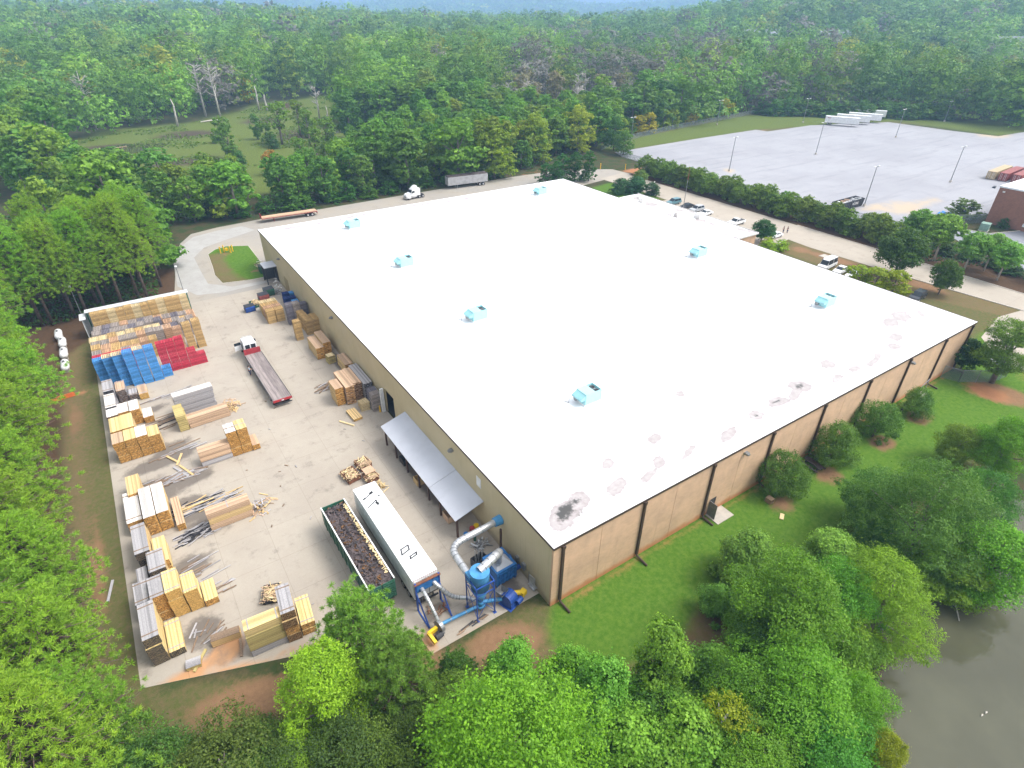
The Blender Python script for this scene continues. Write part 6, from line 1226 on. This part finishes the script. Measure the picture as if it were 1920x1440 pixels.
put('cedar', 1745, 950, 'huge dark cedar draped with vines at the pond corner', (.066,.125,.034), 14, 6.6); put('lime2', 1885, 1015, 'bright green tree hanging over the pond at the right edge', (.09,.20,.022), 11, 3.8); put('maple', 1890, 830, 'bright green tree top behind the dark cedar, right edge', (.08,.20,.022), 9, 3.4)
put('dull', 1800, 830, 'small yellowish bush tree behind the dark cedar', (.085,.15,.025), 6, 2.6); put('sparse', 1350, 1370, 'thin yellow-green tree with bare pale branches near the bottom', (.17,.20,.02), 9, 3.0); put('maple', 1530, 1400, 'green tree at the bottom edge beside the pond', (.06,.17,.028), 9, 4.2)
put('lime2', 1655, 1415, 'small yellowish sapling at the bottom edge over the pond water', (.15,.20,.02), 7, 1.5); put('kudzu1', 1430, 1400, 'vine mound at the bottom edge under the thin yellow tree', (.066,.15,.028), 5.5, 3.2, 'vine_mound', 'vines'); put('kudzu1', 1590, 1220, 'dense vine bank below the willow', (.075,.16,.026), 5, 3.0, 'vine_mound', 'vines')
put('maple', 1600, 1330, 'bright green foliage leaning from the bank over the pond', (.075,.19,.022), 8, 3.0); put('kudzu1', 1650, 1010, 'dark undergrowth at the foot of the huge cedar', (.03,.085,.028), 4.5, 2.6, 'vine_mound', 'vines')
for i, (k_, px, py, h, r_, tn, lab) in enumerate([('kudzu1',1075,1255,4.5,2.2,(.075,.16,.028),'small vine mound at the lawn edge left of the broad one'),('dull',860,1330,7,3.2,(.075,.15,.03),'mid green brushy tree between young pine and lime tree'),('lime2',560,1425,7,2.2,(.11,.22,.028),'fresh green sapling below the light lime tree'),('kudzu2',1290,1390,7.5,3.2,(.075,.17,.028),'tall vine mound right of the leaning column'),('maple',1400,1310,9,3.6,(.07,.17,.025),'leafy green tree left of the fresh one on the pond bank'),('dull2',1235,1340,6.5,3.0,(.07,.145,.028),'brushy tree at the foot of the leaning vine column'),('kudzu1',1500,1215,6,3.2,(.075,.165,.028),'vine mound between large maple and the lower bank'),('maple',1570,1120,10,3.6,(.075,.175,.026),'green tree between large maple and willow'),('dull',1640,930,7,3.4,(.05,.12,.03),'dark brushy tree at the lawn side of the huge cedar'),('cedar',1850,930,11,4.6,(.05,.125,.03),'vine hung dark tree right of the huge cedar'),('lime2',1800,1040,8,3.4,(.10,.2,.025),'bright green low tree over the pond below the cedar'),('maple',1420,1440,9,4.0,(.075,.18,.026),'green tree cut by the bottom edge near the yellow one'),('kudzu2',1330,1440,7,3.4,(.075,.165,.028),'vine mound cut by the bottom edge'),('dull',180,1430,9,3.6,(.08,.15,.03),'yellowish green tree at the bottom left corner'),('dull2',480,1440,7,3.4,(.06,.12,.03),'dusky bush cut by the bottom edge'),('dull',700,1435,7,3.4,(.07,.13,.03),'dusky tree cut by the bottom edge below the young pine')]): put(k_, px, py, lab, tn, h, r_, 'vine_mound' if 'kudzu' in k_ else 'broadleaf_tree', 'vines' if 'kudzu' in k_ else 'tree')
# shrubs along the brick wall
for i, (px, py, h, r_) in enumerate([(1465,888,4.6,2.35),(1567,835,4.6,2.5),(1648,790,4.4,2.4),(1722,757,3.4,1.9)]): put(f'shrub{i%2}', px, py, 'round shrub at the brick wall, '+('nearest to the open door','beside the picnic table','third from the door','last and smallest')[i], (.052,.105,.032), h*1.2, r_*1.22, 'round_shrub', 'shrub', .5, group='round shrubs along the brick wall')
put('round', 1812, 668, 'dark rounded shrub at the far brick corner', (.025,.065,.025), 5.2, 3.0, 'round_shrub', 'shrub', .5); put('lime2', 1895, 650, 'feathery light green birch at the right edge', (.085,.155,.03), 11, 4.0, zc=.6)
# pine wood on the left
PL = [(-40.5,99,15),(-35,99.6,14),(-29,100.2,15.5),(-24.5,100.8,16),(-33,104,17),(-38.5,3,17),(-44,8,18),(-38.2,11.5,16.5),(-44,17,18),(-39.2,20.5,16),(-49,25,18),(-42,27.5,18),(-46.5,35,18),(-41.2,34.5,16),(-48,43,18),(-42.5,43.5,18),(-47.5,52,18),(-42.8,53.5,17),(-48.5,61,18),(-43.4,64,17),(-49,70,18),(-44.2,74,17.5),(-50,80,18),(-45.6,84,18),(-51,90,18),(-46,95,18),(-42,99.5,18),(-50,101,18),(-37,100.5,18),(-44,107,18),(-38,107.5,18),(-32,101.5,18.5),(-31,108.5,19),(-26,103,19),(-25,110,19),(-21.5,107.5,19),(-53,111,18),(-47,116,18),(-39,116,18),(-31,116.5,18),(-24,117.5,18),(-58,98,18),(-57,84,18),(-56,70,18),(-55,120,18),(-50,-2,18),(-45,-3,17),(-51,12,18),(-36.5,-3.5,15),(-44.5,23,17),(-44,40,18),(-44,48.5,17.5),(-45.5,58,18),(-47,66.5,18),(-41.5,15.5,16),(-38,6.5,12),(-41.5,58.5,15)]
for i, (x, y, h) in enumerate(PL):
    if y > 98: lab = 'tall pine in the grove behind the white shed' if x < -34 else 'tall bare trunked pine beside the gravel drive'
    elif x > -40: lab = f'pine reaching over the grass toward the lumber, {ORD[[k for k, q in enumerate(sorted(p[1] for p in PL if p[0] > -40 and p[1] <= 98)) if q == y][0]]} from the front'
    elif y > 60: lab = 'pine of the left wood standing near the white tanks'
    else: lab = 'pine of the wood left of the lumber yard'
    tree(f'pine{i%4}', x+(-.8 if (y > 72 and y < 98) else .2 if y < 92 else 0), y, lab, 'pine tree', 'pines of the wood left of the yard', h+rnd.uniform(-1,1), rnd.uniform(4.5,5.6) if x < -41 else rnd.uniform(3.9,4.6), PIN, 'pine_tree')
# hedge beside the road, one bush after another
hb_ = np.linspace(123, 37, 22)
for i, y in enumerate(hb_): tree(f'hedge{i%3}', 134.0+.9*math.sin(i*1.7)+(.0 if y > 60 else .5), y, f'bush of the long roadside hedge, {ORD[i] if i < 20 else ("twenty first","twenty second")[i-20]} from its far end', 'hedge bush', 'bushes forming the long roadside hedge', 6.2+.5*math.sin(i*2.3), 3.5, (.062,.105,.022), 'hedge_bush')
for i in range(9): tree(f'hedge{(i+1)%3}', 142.5+rnd.uniform(-1,1), 120-9.2*i, 'ragged bush behind the hedge on the lot side', 'bush', 'ragged bushes between hedge and lot fence', 3.8, 2.6, (.055,.11,.025), 'ragged_bush')
# trees by the road and the car park on the right
tree('round', 116.4, 26.8, 'dark spreading round tree beside the road', tint=(.045,.085,.018), h=9.5, rad=5.4); tree('round', 113.5, 16.2, 'small round tree standing in the worn grass', tint=(.055,.10,.02), h=6.8, rad=3.1)
for i, (x, y, h, r_) in enumerate([(133.0,26.3,10.5,5.0),(131.8,19.4,8.6,3.8),(136.4,17.0,8.2,3.4),(132.1,12.8,8.4,3.8)]): tree('myrtle', x, y, 'pale trunked light green tree by the car park, '+('largest and leftmost','second from left','third from left','rightmost of the four')[i], tint=(.085,.165,.045), h=h, rad=r_, group='pale trunked trees by the car park')
tree('myrtle', 138, 34, 'light green tree at the hedge end before the far lot', tint=(.075,.15,.04), h=9, rad=4.2); tree('myrtle', 140, 6, 'pale trunked tree cut by the right edge of the view', tint=(.085,.165,.045), h=8, rad=3.6)
for i, (x, y) in enumerate([(141.5,22),(140,27),(145,30),(149,35),(139,13),(141,17),(135.5,31),(152,39)]): tree('bushy', x, y, 'low dark bush on the mulch bank below the car park', 'bush', 'low bushes on the mulch bank', 2.4, 2.4, (.03,.075,.02), 'low_bush')
tree('bushy', 176.5, 39.5, 'loose green bushes at the brick building fence', 'bush', tint=(.06,.11,.03), h=4.5, rad=4.5, name='leafy_bush'); tree('bushy', 175.2, 28.5, 'clipped dark bush at the foot of the red brick wall', 'bush', tint=(.03,.075,.02), h=2.4, rad=1.6, name='clipped_bush')
tree('round', 109.5, 57.0, 'round dark green bush at the office annex corner', 'bush', tint=(.03,.085,.03), h=5.2, rad=3.0, name='round_bush'); 
for i, (x, y) in enumerate([(107.2,53.6),(108.3,50.4),(105.0,51.8)]): tree('bushy', x, y, 'yellow green shrub below the round bush, '+('nearest to the annex','farthest from the annex','half hidden by the roof edge')[i], 'shrub', None, 2.4, 2.0, (.16,.24,.02), 'yellow_shrub')
for i, (x, y) in enumerate([(102.6,24.2),(104.6,21.4),(101,27)]): tree('yellow', x, y, 'yellow green shrub rising behind the roof edge, '+('middle one','right one','left one')[i], 'shrub', None, 5.2, 2.6, (.15,.215,.02), 'yellow_shrub')
for i, (x, y, h, r_) in enumerate([(86.7,147.8,17.0,6.6),(112,160,17,6.8),(137,165,17.5,6.8)]): tree('olive', x, y, 'olive green egg shaped tree behind the far corner, '+('left and nearest','middle','right')[i], tint=OLV, h=h, rad=r_, group='olive egg shaped trees behind the warehouse')
for i, (x, y, h, r_) in enumerate([(111.5,127.5,10,3.0),(108,130.5,9.5,3.2),(104,132.5,9,3.4),(100,130,7.5,3.0),(96.5,131.5,7,3)]): tree('conifer', x, y, 'dark green conical evergreen at the far warehouse corner, '+('rightmost','second from right','middle','second from left','leftmost')[i], 'evergreen', tint=(.028,.088,.022), h=h, rad=r_, name='evergreen_tree', group='evergreens at the far warehouse corner')
for i, (x, y, h, r_, tn) in enumerate([(119.2,111.5,5.2,3.2,(.07,.11,.025)),(114.5,108,4.6,3.6,(.02,.06,.03)),(117.2,103.4,3.6,2.6,(.022,.06,.03)),(110,110,4.2,3.2,(.022,.06,.03))]): tree('hedge0', x, y, ('olive rounded bush beside the far road bend','dark bush behind the annex end, big one','dark low bush beside the parked cars','dark bush between annex and evergreens')[i], 'bush', None, h, r_, tn, 'rounded_bush')
tree('olive', 152, 160, 'dark green tree at the near fence corner', tint=(.03,.09,.024), h=13, rad=4.6); tree('olive', 150, 152, 'bushy green tree at the lot corner above the clay bank', tint=(.045,.11,.024), h=9, rad=4.2)

# woods: nearest trees one by one, the far mass as one object
W_BAND = [(-75,150),(-10,149),(40,149.5),(80,151),(104,151),(146,168),(168,184),(205,194),(205,205),(150,232),(112,234),(92,224),(72,206),(52,182),(40,172),(4,168),(-24,170),(-44,178),(-75,190)]
GAP = [(-22,215),(-12,174),(4,169),(40,173),(52,183),(72,207),(92,225),(112,236),(80,262),(76,250),(64,228),(48,212),(34,200),(20,190),(2,195),(-18,222),(-30,248)]
W_LEFT = [(-62,118),(-20,120),(-20,136),(-14,146),(-75,150),(-120,150),(-120,60),(-58,60)]
CLEARS = [SWAMP, DEADFLAT, LOT, [(120,-200),(460,-200),(460,100),(352,122),(352,176),(290,197),(165,176),(146,166),(100,148),(80,148),(-10,146),(-35,118),(-60,60),(-60,-200)]]
CLR_ALL = [SWAMP, DEADFLAT, GAP, [(-62,-200),(470,-200),(470,84),(352,92),(352,124),(340,172),(287,194),(205,187),(165,175),(147,165),(104,150),(40,148),(-14,146),(-20,136),(-20,118),(-45,118),(-62,60)]]
def hit(px, py, above=8):
    """where the line of sight through a picture point comes down to the far ground"""
    v = _d*F_PX+_r*(px-960)+_u*(720-py); v = v/np.linalg.norm(v)
    for t in np.arange(300, 5000, 4.0):
        p = CAM+v*t
        if p[2] < float(terrain(p[:1], p[1:2])[0])+above: break
    return float(p[0]), float(p[1])
HOUSES = [(1287,45,16,14,14,.4,'white_dirty','white gabled house far off, left one of the pair'),(1308,42,16,16,14,-.5,'white_dirty','white gabled house far off, right one of the pair'),(1425,66,16,46,9,-.4,'grey_steel','long grey roofed building far off, left one'),(1530,68,16,70,9,-.55,'grey_steel','long grey roofed building far off, right one'),(1895,80,16,50,9,-.6,'grey_steel','long grey roofed building at the far right edge')]
HPOS = [hit(h_[0], h_[1]) for h_ in HOUSES]
def scatter(r_, d0, d1, step):
    A = np.arange(-d1, d1, step); X, Y = np.meshgrid(A, A); X = X.ravel()+r_.uniform(-.42,.42,X.size)*step+CAM[0]; Y = Y.ravel()+r_.uniform(-.42,.42,Y.size)*step+CAM[1]
    dx, dy = X-CAM[0], Y-CAM[1]; d = np.hypot(dx, dy); az = np.degrees(np.arctan2(dx, dy)); k = (d > d0) & (d < d1) & (az > -12) & (az < 84); X, Y, d = X[k], Y[k], d[k]
    for poly in CLR_ALL: k = ~inpoly(X, Y, poly); X, Y, d = X[k], Y[k], d[k]
    for (hx, hy), h_ in zip(HPOS, HOUSES):
        q = math.hypot(hx-CAM[0], hy-CAM[1]); ux, uy = (CAM[0]-hx)/q, (CAM[1]-hy)/q; w_ = h_[3]*.45+6
        al, pr = (X-hx)*ux+(Y-hy)*uy, np.abs(-(X-hx)*uy+(Y-hy)*ux); k = ~((al > -18) & (al < 60) & (pr < w_)); X, Y, d = X[k], Y[k], d[k]
    return X, Y, d
r_ = np.random.default_rng(11)
X, Y, D = scatter(r_, 60, 520, 8.2); az = np.degrees(np.arctan2(X-CAM[0], Y-CAM[1])); k = (az > -5.5) & (az < 73); X, Y, D, az = X[k], Y[k], D[k], az[k]; o_ = np.argsort(D); NI = 262
TINTS = [(.092,.20,.036),(.070,.165,.034),(.108,.225,.036),(.13,.235,.038),(.060,.145,.036),(.088,.19,.048),(.135,.215,.038),(.18,.225,.036)]
TINTED |= set(TINTS)
ZONES = {'band': 'woods between the back driveway and the swamp', 'left': 'mixed woods at the left beyond the pines', 'bank': 'woods on the far bank of the swamp', 'lotwood': 'woods behind the far parking lot'}
NZ = dict(band=0, left=0, bank=0, lotwood=0)
KINDW = ['rounded','tall','narrow','broad','short','spreading']; TN = ['mid green','dark green','fresh green','light green','very dark green','bluish green','olive green','yellowish green']
for i in o_[:NI]:
    x, y = X[i], Y[i]; zn = 'left' if inpoly(np.array([x]), np.array([y]), W_LEFT)[0] else 'band' if inpoly(np.array([x]), np.array([y]), W_BAND)[0] else 'lotwood' if az[i] > 50 else 'bank'
    kk = int(r_.integers(0, 6)); tt = int(r_.choice(8, p=[.2,.2,.18,.12,.1,.1,.06,.04])); h = PROTO[f'wood{kk}'][2]*r_.uniform(.8,1.1)*((1.0 if x < 36 else .92) if zn == 'band' else .86 if zn == 'left' else 1.18)
    if zn == 'band' and y < 156: h *= .9
    if -36 < x < -10 and y > 150: h = min(h, .84*50.5*(1-math.hypot(x+24,y+28)/322))
    if h < 4 or (y < 200 and abs(x-(-24+(y+28.6)*.1932)) < 4.5): continue
    h = min(h, 13.5) if -12 < x < 30 and zn == 'band' else h
    NZ[zn] += 1; tree(f'wood{kk}', x, y, f'{KINDW[kk]} {TN[tt]} tree in the {ZONES[zn]}', 'tree', ZONES[zn], h, PROTO[f'wood{kk}'][3]*h/PROTO[f'wood{kk}'][2]*(1.25 if zn in ('bank','lotwood') else 1.08), TINTS[tt], 'broadleaf_tree')
R_IND = float(D[o_[NI-1]])
# yellowing trees below the fence, shrubs under the wood edge
for i in range(20):
    u = (i+.5)/20; x, y = 152+u*126, 171+u*24+rnd.uniform(0,3); yl = i % 3 != 1
    tree('yellow' if yl else 'bushy', x, y+2, ('yellowing' if yl else 'green')+f' small tree behind the long fence, {ORD[i]} from its near end', 'small tree', 'small trees behind the long fence', rnd.uniform(6,9.5), rnd.uniform(2.8,3.8), (.22,.22,.015) if i % 6 in (0,5) else (.14,.20,.02) if yl else (.045,.115,.025), 'small_tree')
for i in range(16): u = i/15; tree('bushy', 286+u*70+rnd.uniform(-2,2), 188-u*62+rnd.uniform(-2,2), f'thicket bush at the grass edge behind the far trailers, {ORD[i]} from left', 'bush', 'thicket bushes at the far lot edge', rnd.uniform(5,8), rnd.uniform(4.5,6), (.05,.12,.028), 'thicket_bush')
for i in range(14): tree('bushy', 3+i*6.6+rnd.uniform(-1.5,1.5), 148.2+rnd.uniform(-.6,1.2), f'low edge bush by the back driveway, {ORD[i]} from the flatbed trailer end', 'bush', 'low bushes along the back driveway', rnd.uniform(2.6,5), rnd.uniform(2.2,3.4), (.045,.12,.022), 'edge_bush')
# dead and bare trees round the swamp
DEAD = [('dead0',33.7,329,25,'tall bare tree with forked crown on the swamp bank'),('dead1',28,336,24,'bare tree just left of the tall forked one'),('dead0',-21.5,323,24,'leaning pale dead trunk with high fork at the left woods'),('stub0',-45,277,13,'leaning pale dead stump at the left swamp end'),('stub1',-33.2,256.6,7,'short dead stump standing in the mud'),('stub0',11.2,312,12,'straight pale dead trunk in the grass bank'),('stub0',-38,293,11,'thin dead trunk beside the left woods'),('dead2',-48,300,17,'forked dead tree among the left woods'),('dead2',66,392,20,'wide bare grey tree at the swamp head'),('stub0',57,345,12,'broken dead trunk in the water at the swamp middle'),('stub1',60,340,8,'short twin stump at the swamp middle'),('dead2',76,300,15,'thin bare tree in the marsh grass'),('stub0',70,268,10,'dead trunk rising from the near marsh')]
for i in range(26):
    u = i/25; DEAD.append((f'dead{i%3}', 158+u*150+r_.uniform(-8,8), 268+r_.uniform(-4,34)-abs(u-.5)*30, r_.uniform(15,22), f'grey bare tree beyond the lot fence, {ORD[i%20] if i < 20 else "last group "+ORD[i-20]} from left'))
for i in range(24):
    u = i/23; DEAD.append((f'dead{i%3}', 150+u*150+r_.uniform(-6,6), 236+r_.uniform(-3,14)-abs(u-.45)*24, r_.uniform(13,20), f'pale bare tree at the marsh flat behind the fence, {ORD[i%20] if i < 20 else "far group "+ORD[i-20]} from left'))
for i in range(26):
    u = i/25; tree('thin', 160+u*165+r_.uniform(-6,6), 246+r_.uniform(-4,40)-abs(u-.5)*30, f'half bare greyish tree beyond the lot fence, {ORD[i%20] if i < 20 else "last group "+ORD[i-20]} from left', 'thin tree', 'half bare greyish trees beyond the lot fence', r_.uniform(15,22), r_.uniform(4.5,6.5), (.14,.132,.125) if i % 3 else (.12,.16,.05), 'bare_crowned_tree')
for k_, x, y, h, lab in DEAD: tree(k_, x, y, lab, 'dead tree', 'bare dead trees round the swamp', h, None, name='dead_tree')
put('yellow', 463, 165, 'bright yellow tree at the swamp edge', (.42,.30,.012), 13, 3.6); put('yellow', 1690, 118, 'large pale yellow green tree in the woods behind the lot', (.21,.24,.03), 20, 8.0); put('yellow', 508, 300, 'rusty brown leaved bush in the marsh', (.20,.12,.03), 8, 2.6); put('thin', 520, 220, 'light green loose tree standing in the marsh', (.085,.16,.025), 17, 5.2); put('thin', 610, 245, 'thin pale green tree at the edge of the marsh', (.07,.14,.03), 14, 4.2)
for i in range(30):
    x, y = (r_.uniform(14,70), r_.uniform(184,262)) if i < 22 else (r_.uniform(-40,20), r_.uniform(180,215)); kk = ('bushy','thin','yellow','bushy','wood3')[i % 5]
    if y < 212 and abs(x-(-24+(y+28.6)*.1932)) < 7: continue
    tree(kk, x, y, ('low green bush','loose tall tree','light green sapling','bushy thicket','slender green tree')[i % 5]+' growing in the near half of the marsh', 'marsh tree', 'bushes and trees growing in the marsh', {'bushy':5,'thin':14,'yellow':7,'wood3':12}[kk]*r_.uniform(.8,1.2), None, ((.055,.12,.03),(.085,.15,.03),(.10,.17,.025),(.045,.11,.03),(.07,.14,.03))[i % 5], 'marsh_tree')
t = thing('fallen_log', 'pale fallen log lying at the swamp bank', 'log', (27,318,0), .2); MB().tube([(-5,0,.4),(0,.3,.5),(5,0,.3)],[.2,.35,.25],7).build('log_stem', MAT['dead_bark'], t)
for i, (x, y, L) in enumerate([(-30,262,14),(-18,268,10),(-24,256,9)]): t = thing('fallen_log', 'dark fallen log in the muddy swamp, '+('longest','upper','lower')[i], 'log', (x,y,0), .45+.1*i); MB().tube([(-L/2,0,.3),(0,.2,.4),(L/2,0,.3)],[.15,.3,.2],6).build('log_stem', MAT['w_brown'], t)
for i, (px, py, L, a) in enumerate([(1795,1135,4.0,.5),(1775,1120,2.5,1.2),(1640,1290,2.5,.2)]): x, y = at(px, py, -.6); t = thing('driftwood', 'bare branch lying in the pond, '+('longest one','short one under the cedar','by the lower bank')[i], 'branch', (x,y,-.62), a); MB().tube([(-L/2,0,0),(0,.2,.15),(L/2,0,.05)],[.05,.09,.03],6).build('branch_stem', MAT['dead_bark'], t)
for i, (px, py) in enumerate([(1841,1341),(1849,1336)]): x, y = at(px, py, -.7); o = MB().tube([(-.16,0,0),(-.07,0,.05),(.07,0,.06),(.17,0,.02)],[.02,.06,.07,.015],8).build('duck', MAT['pale_stone']); o.location = (x,y,-.72); tag(o, 'tiny pale bird floating on the pond, '+('left one','right one')[i], 'bird')

def far_woods(seed, d0, d1, step, nq, size, hh, rr, cl, low=.3):
    r_ = np.random.default_rng(seed); X, Y, D = scatter(r_, d0, d1, step)
    if d0 < 530: k = (D > R_IND); X, Y, D = X[k], Y[k], D[k]
    n = len(X); Z = terrain(X, Y); V = []; Cc = []; tm = []
    for j in range(8):
        rr_ = np.random.default_rng(seed*10+j); f = rr_.uniform(.8,1.2); bl = [((c_[0],c_[1],c_[2]),(q_[0],q_[1],q_[2]*1.15)) for c_, q_ in blobs(rr_, cl, rr*.72, hh*low, hh*.86*f, rr*.47, .45)]; tm.append(leaves(rr_, bl, nq, size, up=.4, jit=.30, under=.05, elong=.75, sprig=.75))
    j_ = r_.integers(0, 8, n); h = r_.uniform(.78,1.12,n)+.10*np.sin(X/73)*np.cos(Y/58); w_ = r_.uniform(.68,1.32,n); h = h*(.62+.38*w_); a = r_.uniform(0,6.28,n); base = np.array(TINTS)[r_.choice(8, n, p=[.2,.2,.17,.13,.08,.1,.07,.05])]
    big = .5+.5*np.sin(X/61+1)*np.cos(Y/47); base = base*np.array([1.25,1.12,.8])*(1.0+.5*big[:,None])*r_.uniform(.72,1.3,(n,1)); az = np.degrees(np.arctan2(X-CAM[0], Y-CAM[1])); grey = r_.random(n) < np.where((az > 34) & (az < 60) & (D < 760), .30, .05); base[grey] = np.array([.185,.175,.165])*r_.uniform(.8,1.2,(int(grey.sum()),1))
    for q in range(8):
        s_ = np.where(j_ == q)[0]
        if not len(s_): continue
        T = tm[q]; P = T[None].repeat(len(s_), 0); c, sn = np.cos(a[s_])[:,None,None], np.sin(a[s_])[:,None,None]
        px = (P[...,0]*c-P[...,1]*sn)*w_[s_][:,None,None]+X[s_][:,None,None]; py = (P[...,0]*sn+P[...,1]*c)*w_[s_][:,None,None]+Y[s_][:,None,None]; pz = P[...,2]*h[s_][:,None,None]+Z[s_][:,None,None]
        V.append(np.stack([px,py,pz], -1).reshape(-1,3)); m_ = T.shape[0]*4; Cc.append(np.repeat(base[s_]*r_.uniform(.85,1.15,(len(s_),1)), m_, 0))
    return np.concatenate(V), np.concatenate(Cc)
FW = [far_woods(31, 200, 640, 15.5, 1700, .55, 25, 11.2, 13, .10), far_woods(32, 640, 1200, 20.5, 560, 1.1, 27, 14.5, 10, .2), far_woods(33, 1200, 2700, 26, 130, 2.3, 24, 18, 7), far_woods(34, 2700, 4600, 42, 24, 6.5, 22, 28, 6)]
v = np.concatenate([f[0] for f in FW]); c = np.concatenate([f[1] for f in FW]); me = npmesh('far_woods', v, np.arange(len(v)).reshape(-1,4)); me.materials.append(MAT['far_leaf'])
ca = me.color_attributes.new('tint', 'FLOAT_COLOR', 'POINT'); ca.data.foreach_set('color', np.concatenate([c, np.ones((len(c),1))], 1).astype(np.float32).ravel())
tag(link('far_woods', me), 'endless mixed green woods fading to blue at the horizon', 'woods', kind='stuff')
# undergrowth: a dark leafy layer on the woodland floor and the vine banks
def cover(name, polys, step, size, tint, label, hmax, seed):
    r_ = np.random.default_rng(seed); Q = []
    for poly in polys:
        xs_ = [p[0] for p in poly]; ys_ = [p[1] for p in poly]; n = int((max(xs_)-min(xs_))*(max(ys_)-min(ys_))/step**2); x = r_.uniform(min(xs_), max(xs_), n); y = r_.uniform(min(ys_), max(ys_), n); k = inpoly(x, y, poly); x, y = x[k], y[k]
        if name == 'marsh_grass': k = (np.sin(x/9+1.7*np.sin(y/13))*np.cos(y/11+np.sin(x/17))+.35*np.sin(x/3.1)*np.cos(y/2.7)) > .12; x, y = x[k], y[k]
        if name != 'vine_undergrowth': k = ~((y > 150) & (y < 208) & (np.abs(x-(-24+(y+28.6)*.1932)) < 5.5)); x, y = x[k], y[k]
        n = len(x); z = gz(x, y)+hmax*(.35+.65*(.5+.5*np.sin(x*.9+2*np.sin(y*.5))*np.cos(y*.8)))*r_.uniform(.3,1,n); p = np.stack([x,y,z],1); nrm = unit(r_.normal(0,.5,(n,3))+np.array([0,0,.8])); t = unit(np.cross(nrm, r_.normal(size=(n,3)))); b = np.cross(nrm, t); s_ = (size*r_.uniform(.6,1.3,n))[:,None]; Q.append(np.stack([p-t*s_, p-b*s_*.6, p+t*s_, p+b*s_*.6],1))
    q = np.concatenate(Q); o = link(name, quads(name, q, 'leaf')); o.color = (*tint, 1); tag(o, label, 'undergrowth', kind='stuff')
cover('vine_undergrowth', [[(-14,-12),(0,-13.5),(5,-14.2),(9,-13),(15,-10.5),(24,-11.5),(30,-12.5),(36,-14),(46,-15),(46,-19.5),(37,-18.5),(30,-19.5),(25,-20.5),(20,-22),(16,-24.5),(12,-28),(4,-32),(-20,-28),(-22,-16)], [(-33,1),(-22,-2),(-14,-6),(-14,-14),(-34,-14)]], .17, .16, (.075,.16,.028), 'leafy vines and brush covering the bank between lawn and pond', 2.6, 3)
cover('woodland_undergrowth', [W_BAND, W_LEFT], .85, .5, (.05,.12,.022), 'brushy undergrowth below the woods behind the driveway', 2.4, 4)
cover('pine_undergrowth', [[(-62,98.2),(-36,98.6),(-22.5,100.4),(-20.5,118),(-20,136),(-62,136)], [(-62,0),(-43,2),(-44.5,40),(-46,70),(-47,98),(-62,98)]], .42, .34, (.055,.125,.024), 'green brush growing below the pines left of the yard', 1.7, 8)
cover('marsh_grass', [SWAMP, DEADFLAT, GAP], 1.0, .5, (.12,.20,.03), 'tussocks of marsh grass in the swamp clearing', .5, 5)
cover('bank_ivy', [[(130.5,32),(143,31),(146,38),(150,42),(147,28),(143.5,20),(142,12),(140,2),(137,2),(139,16),(136,24),(131,27)]], .45, .3, (.03,.085,.02), 'ivy and brush on the bank below the car park', .6, 6)
# far buildings among the trees
def far_house(x, y, W, L, h, rz, roof, label, name='house'):
    z = float(terrain(np.array([x]), np.array([y]))[0]); t = thing(name, label, 'house', (x,y,z), rz, 'buildings among the far trees')
    MB().box(-L/2,L/2,-W/2,W/2,-2,h).build('wall', MAT['white_paint' if L < 20 else 'far_grey'], t); b = MB(); b.profile([(-W/2-.5,h+.01),(0,h+W*.28),(W/2+.5,h+.01)], -L/2-.5, L/2+.5); b.build('roof', MAT[roof if L < 20 else 'far_grey'], t)
    for k in range(max(2, int(L/5))): MB().box(-L/2+1.5+k*5,-L/2+3+k*5,-W/2-.08,-W/2-.002,h-2.4,h-1).build('window', MAT['glass_dark'], t)
for (px, py, W, L, h, rz, rf_, lab), (hx, hy) in zip(HOUSES, HPOS): far_house(hx, hy, W, L, h, rz, rf_, lab)
x, y = at(512, 52, 0); t = thing('radio_mast', 'tall thin white mast rising from the far woods', 'mast', (x,y,float(terrain(np.array([x]), np.array([y]))[0]))); b = MB(); b.tube([(0,0,0),(0,0,40),(-3,0,78)],[.9,.8,.5],8); b.build('mast_tube', MAT['white_paint'], t)
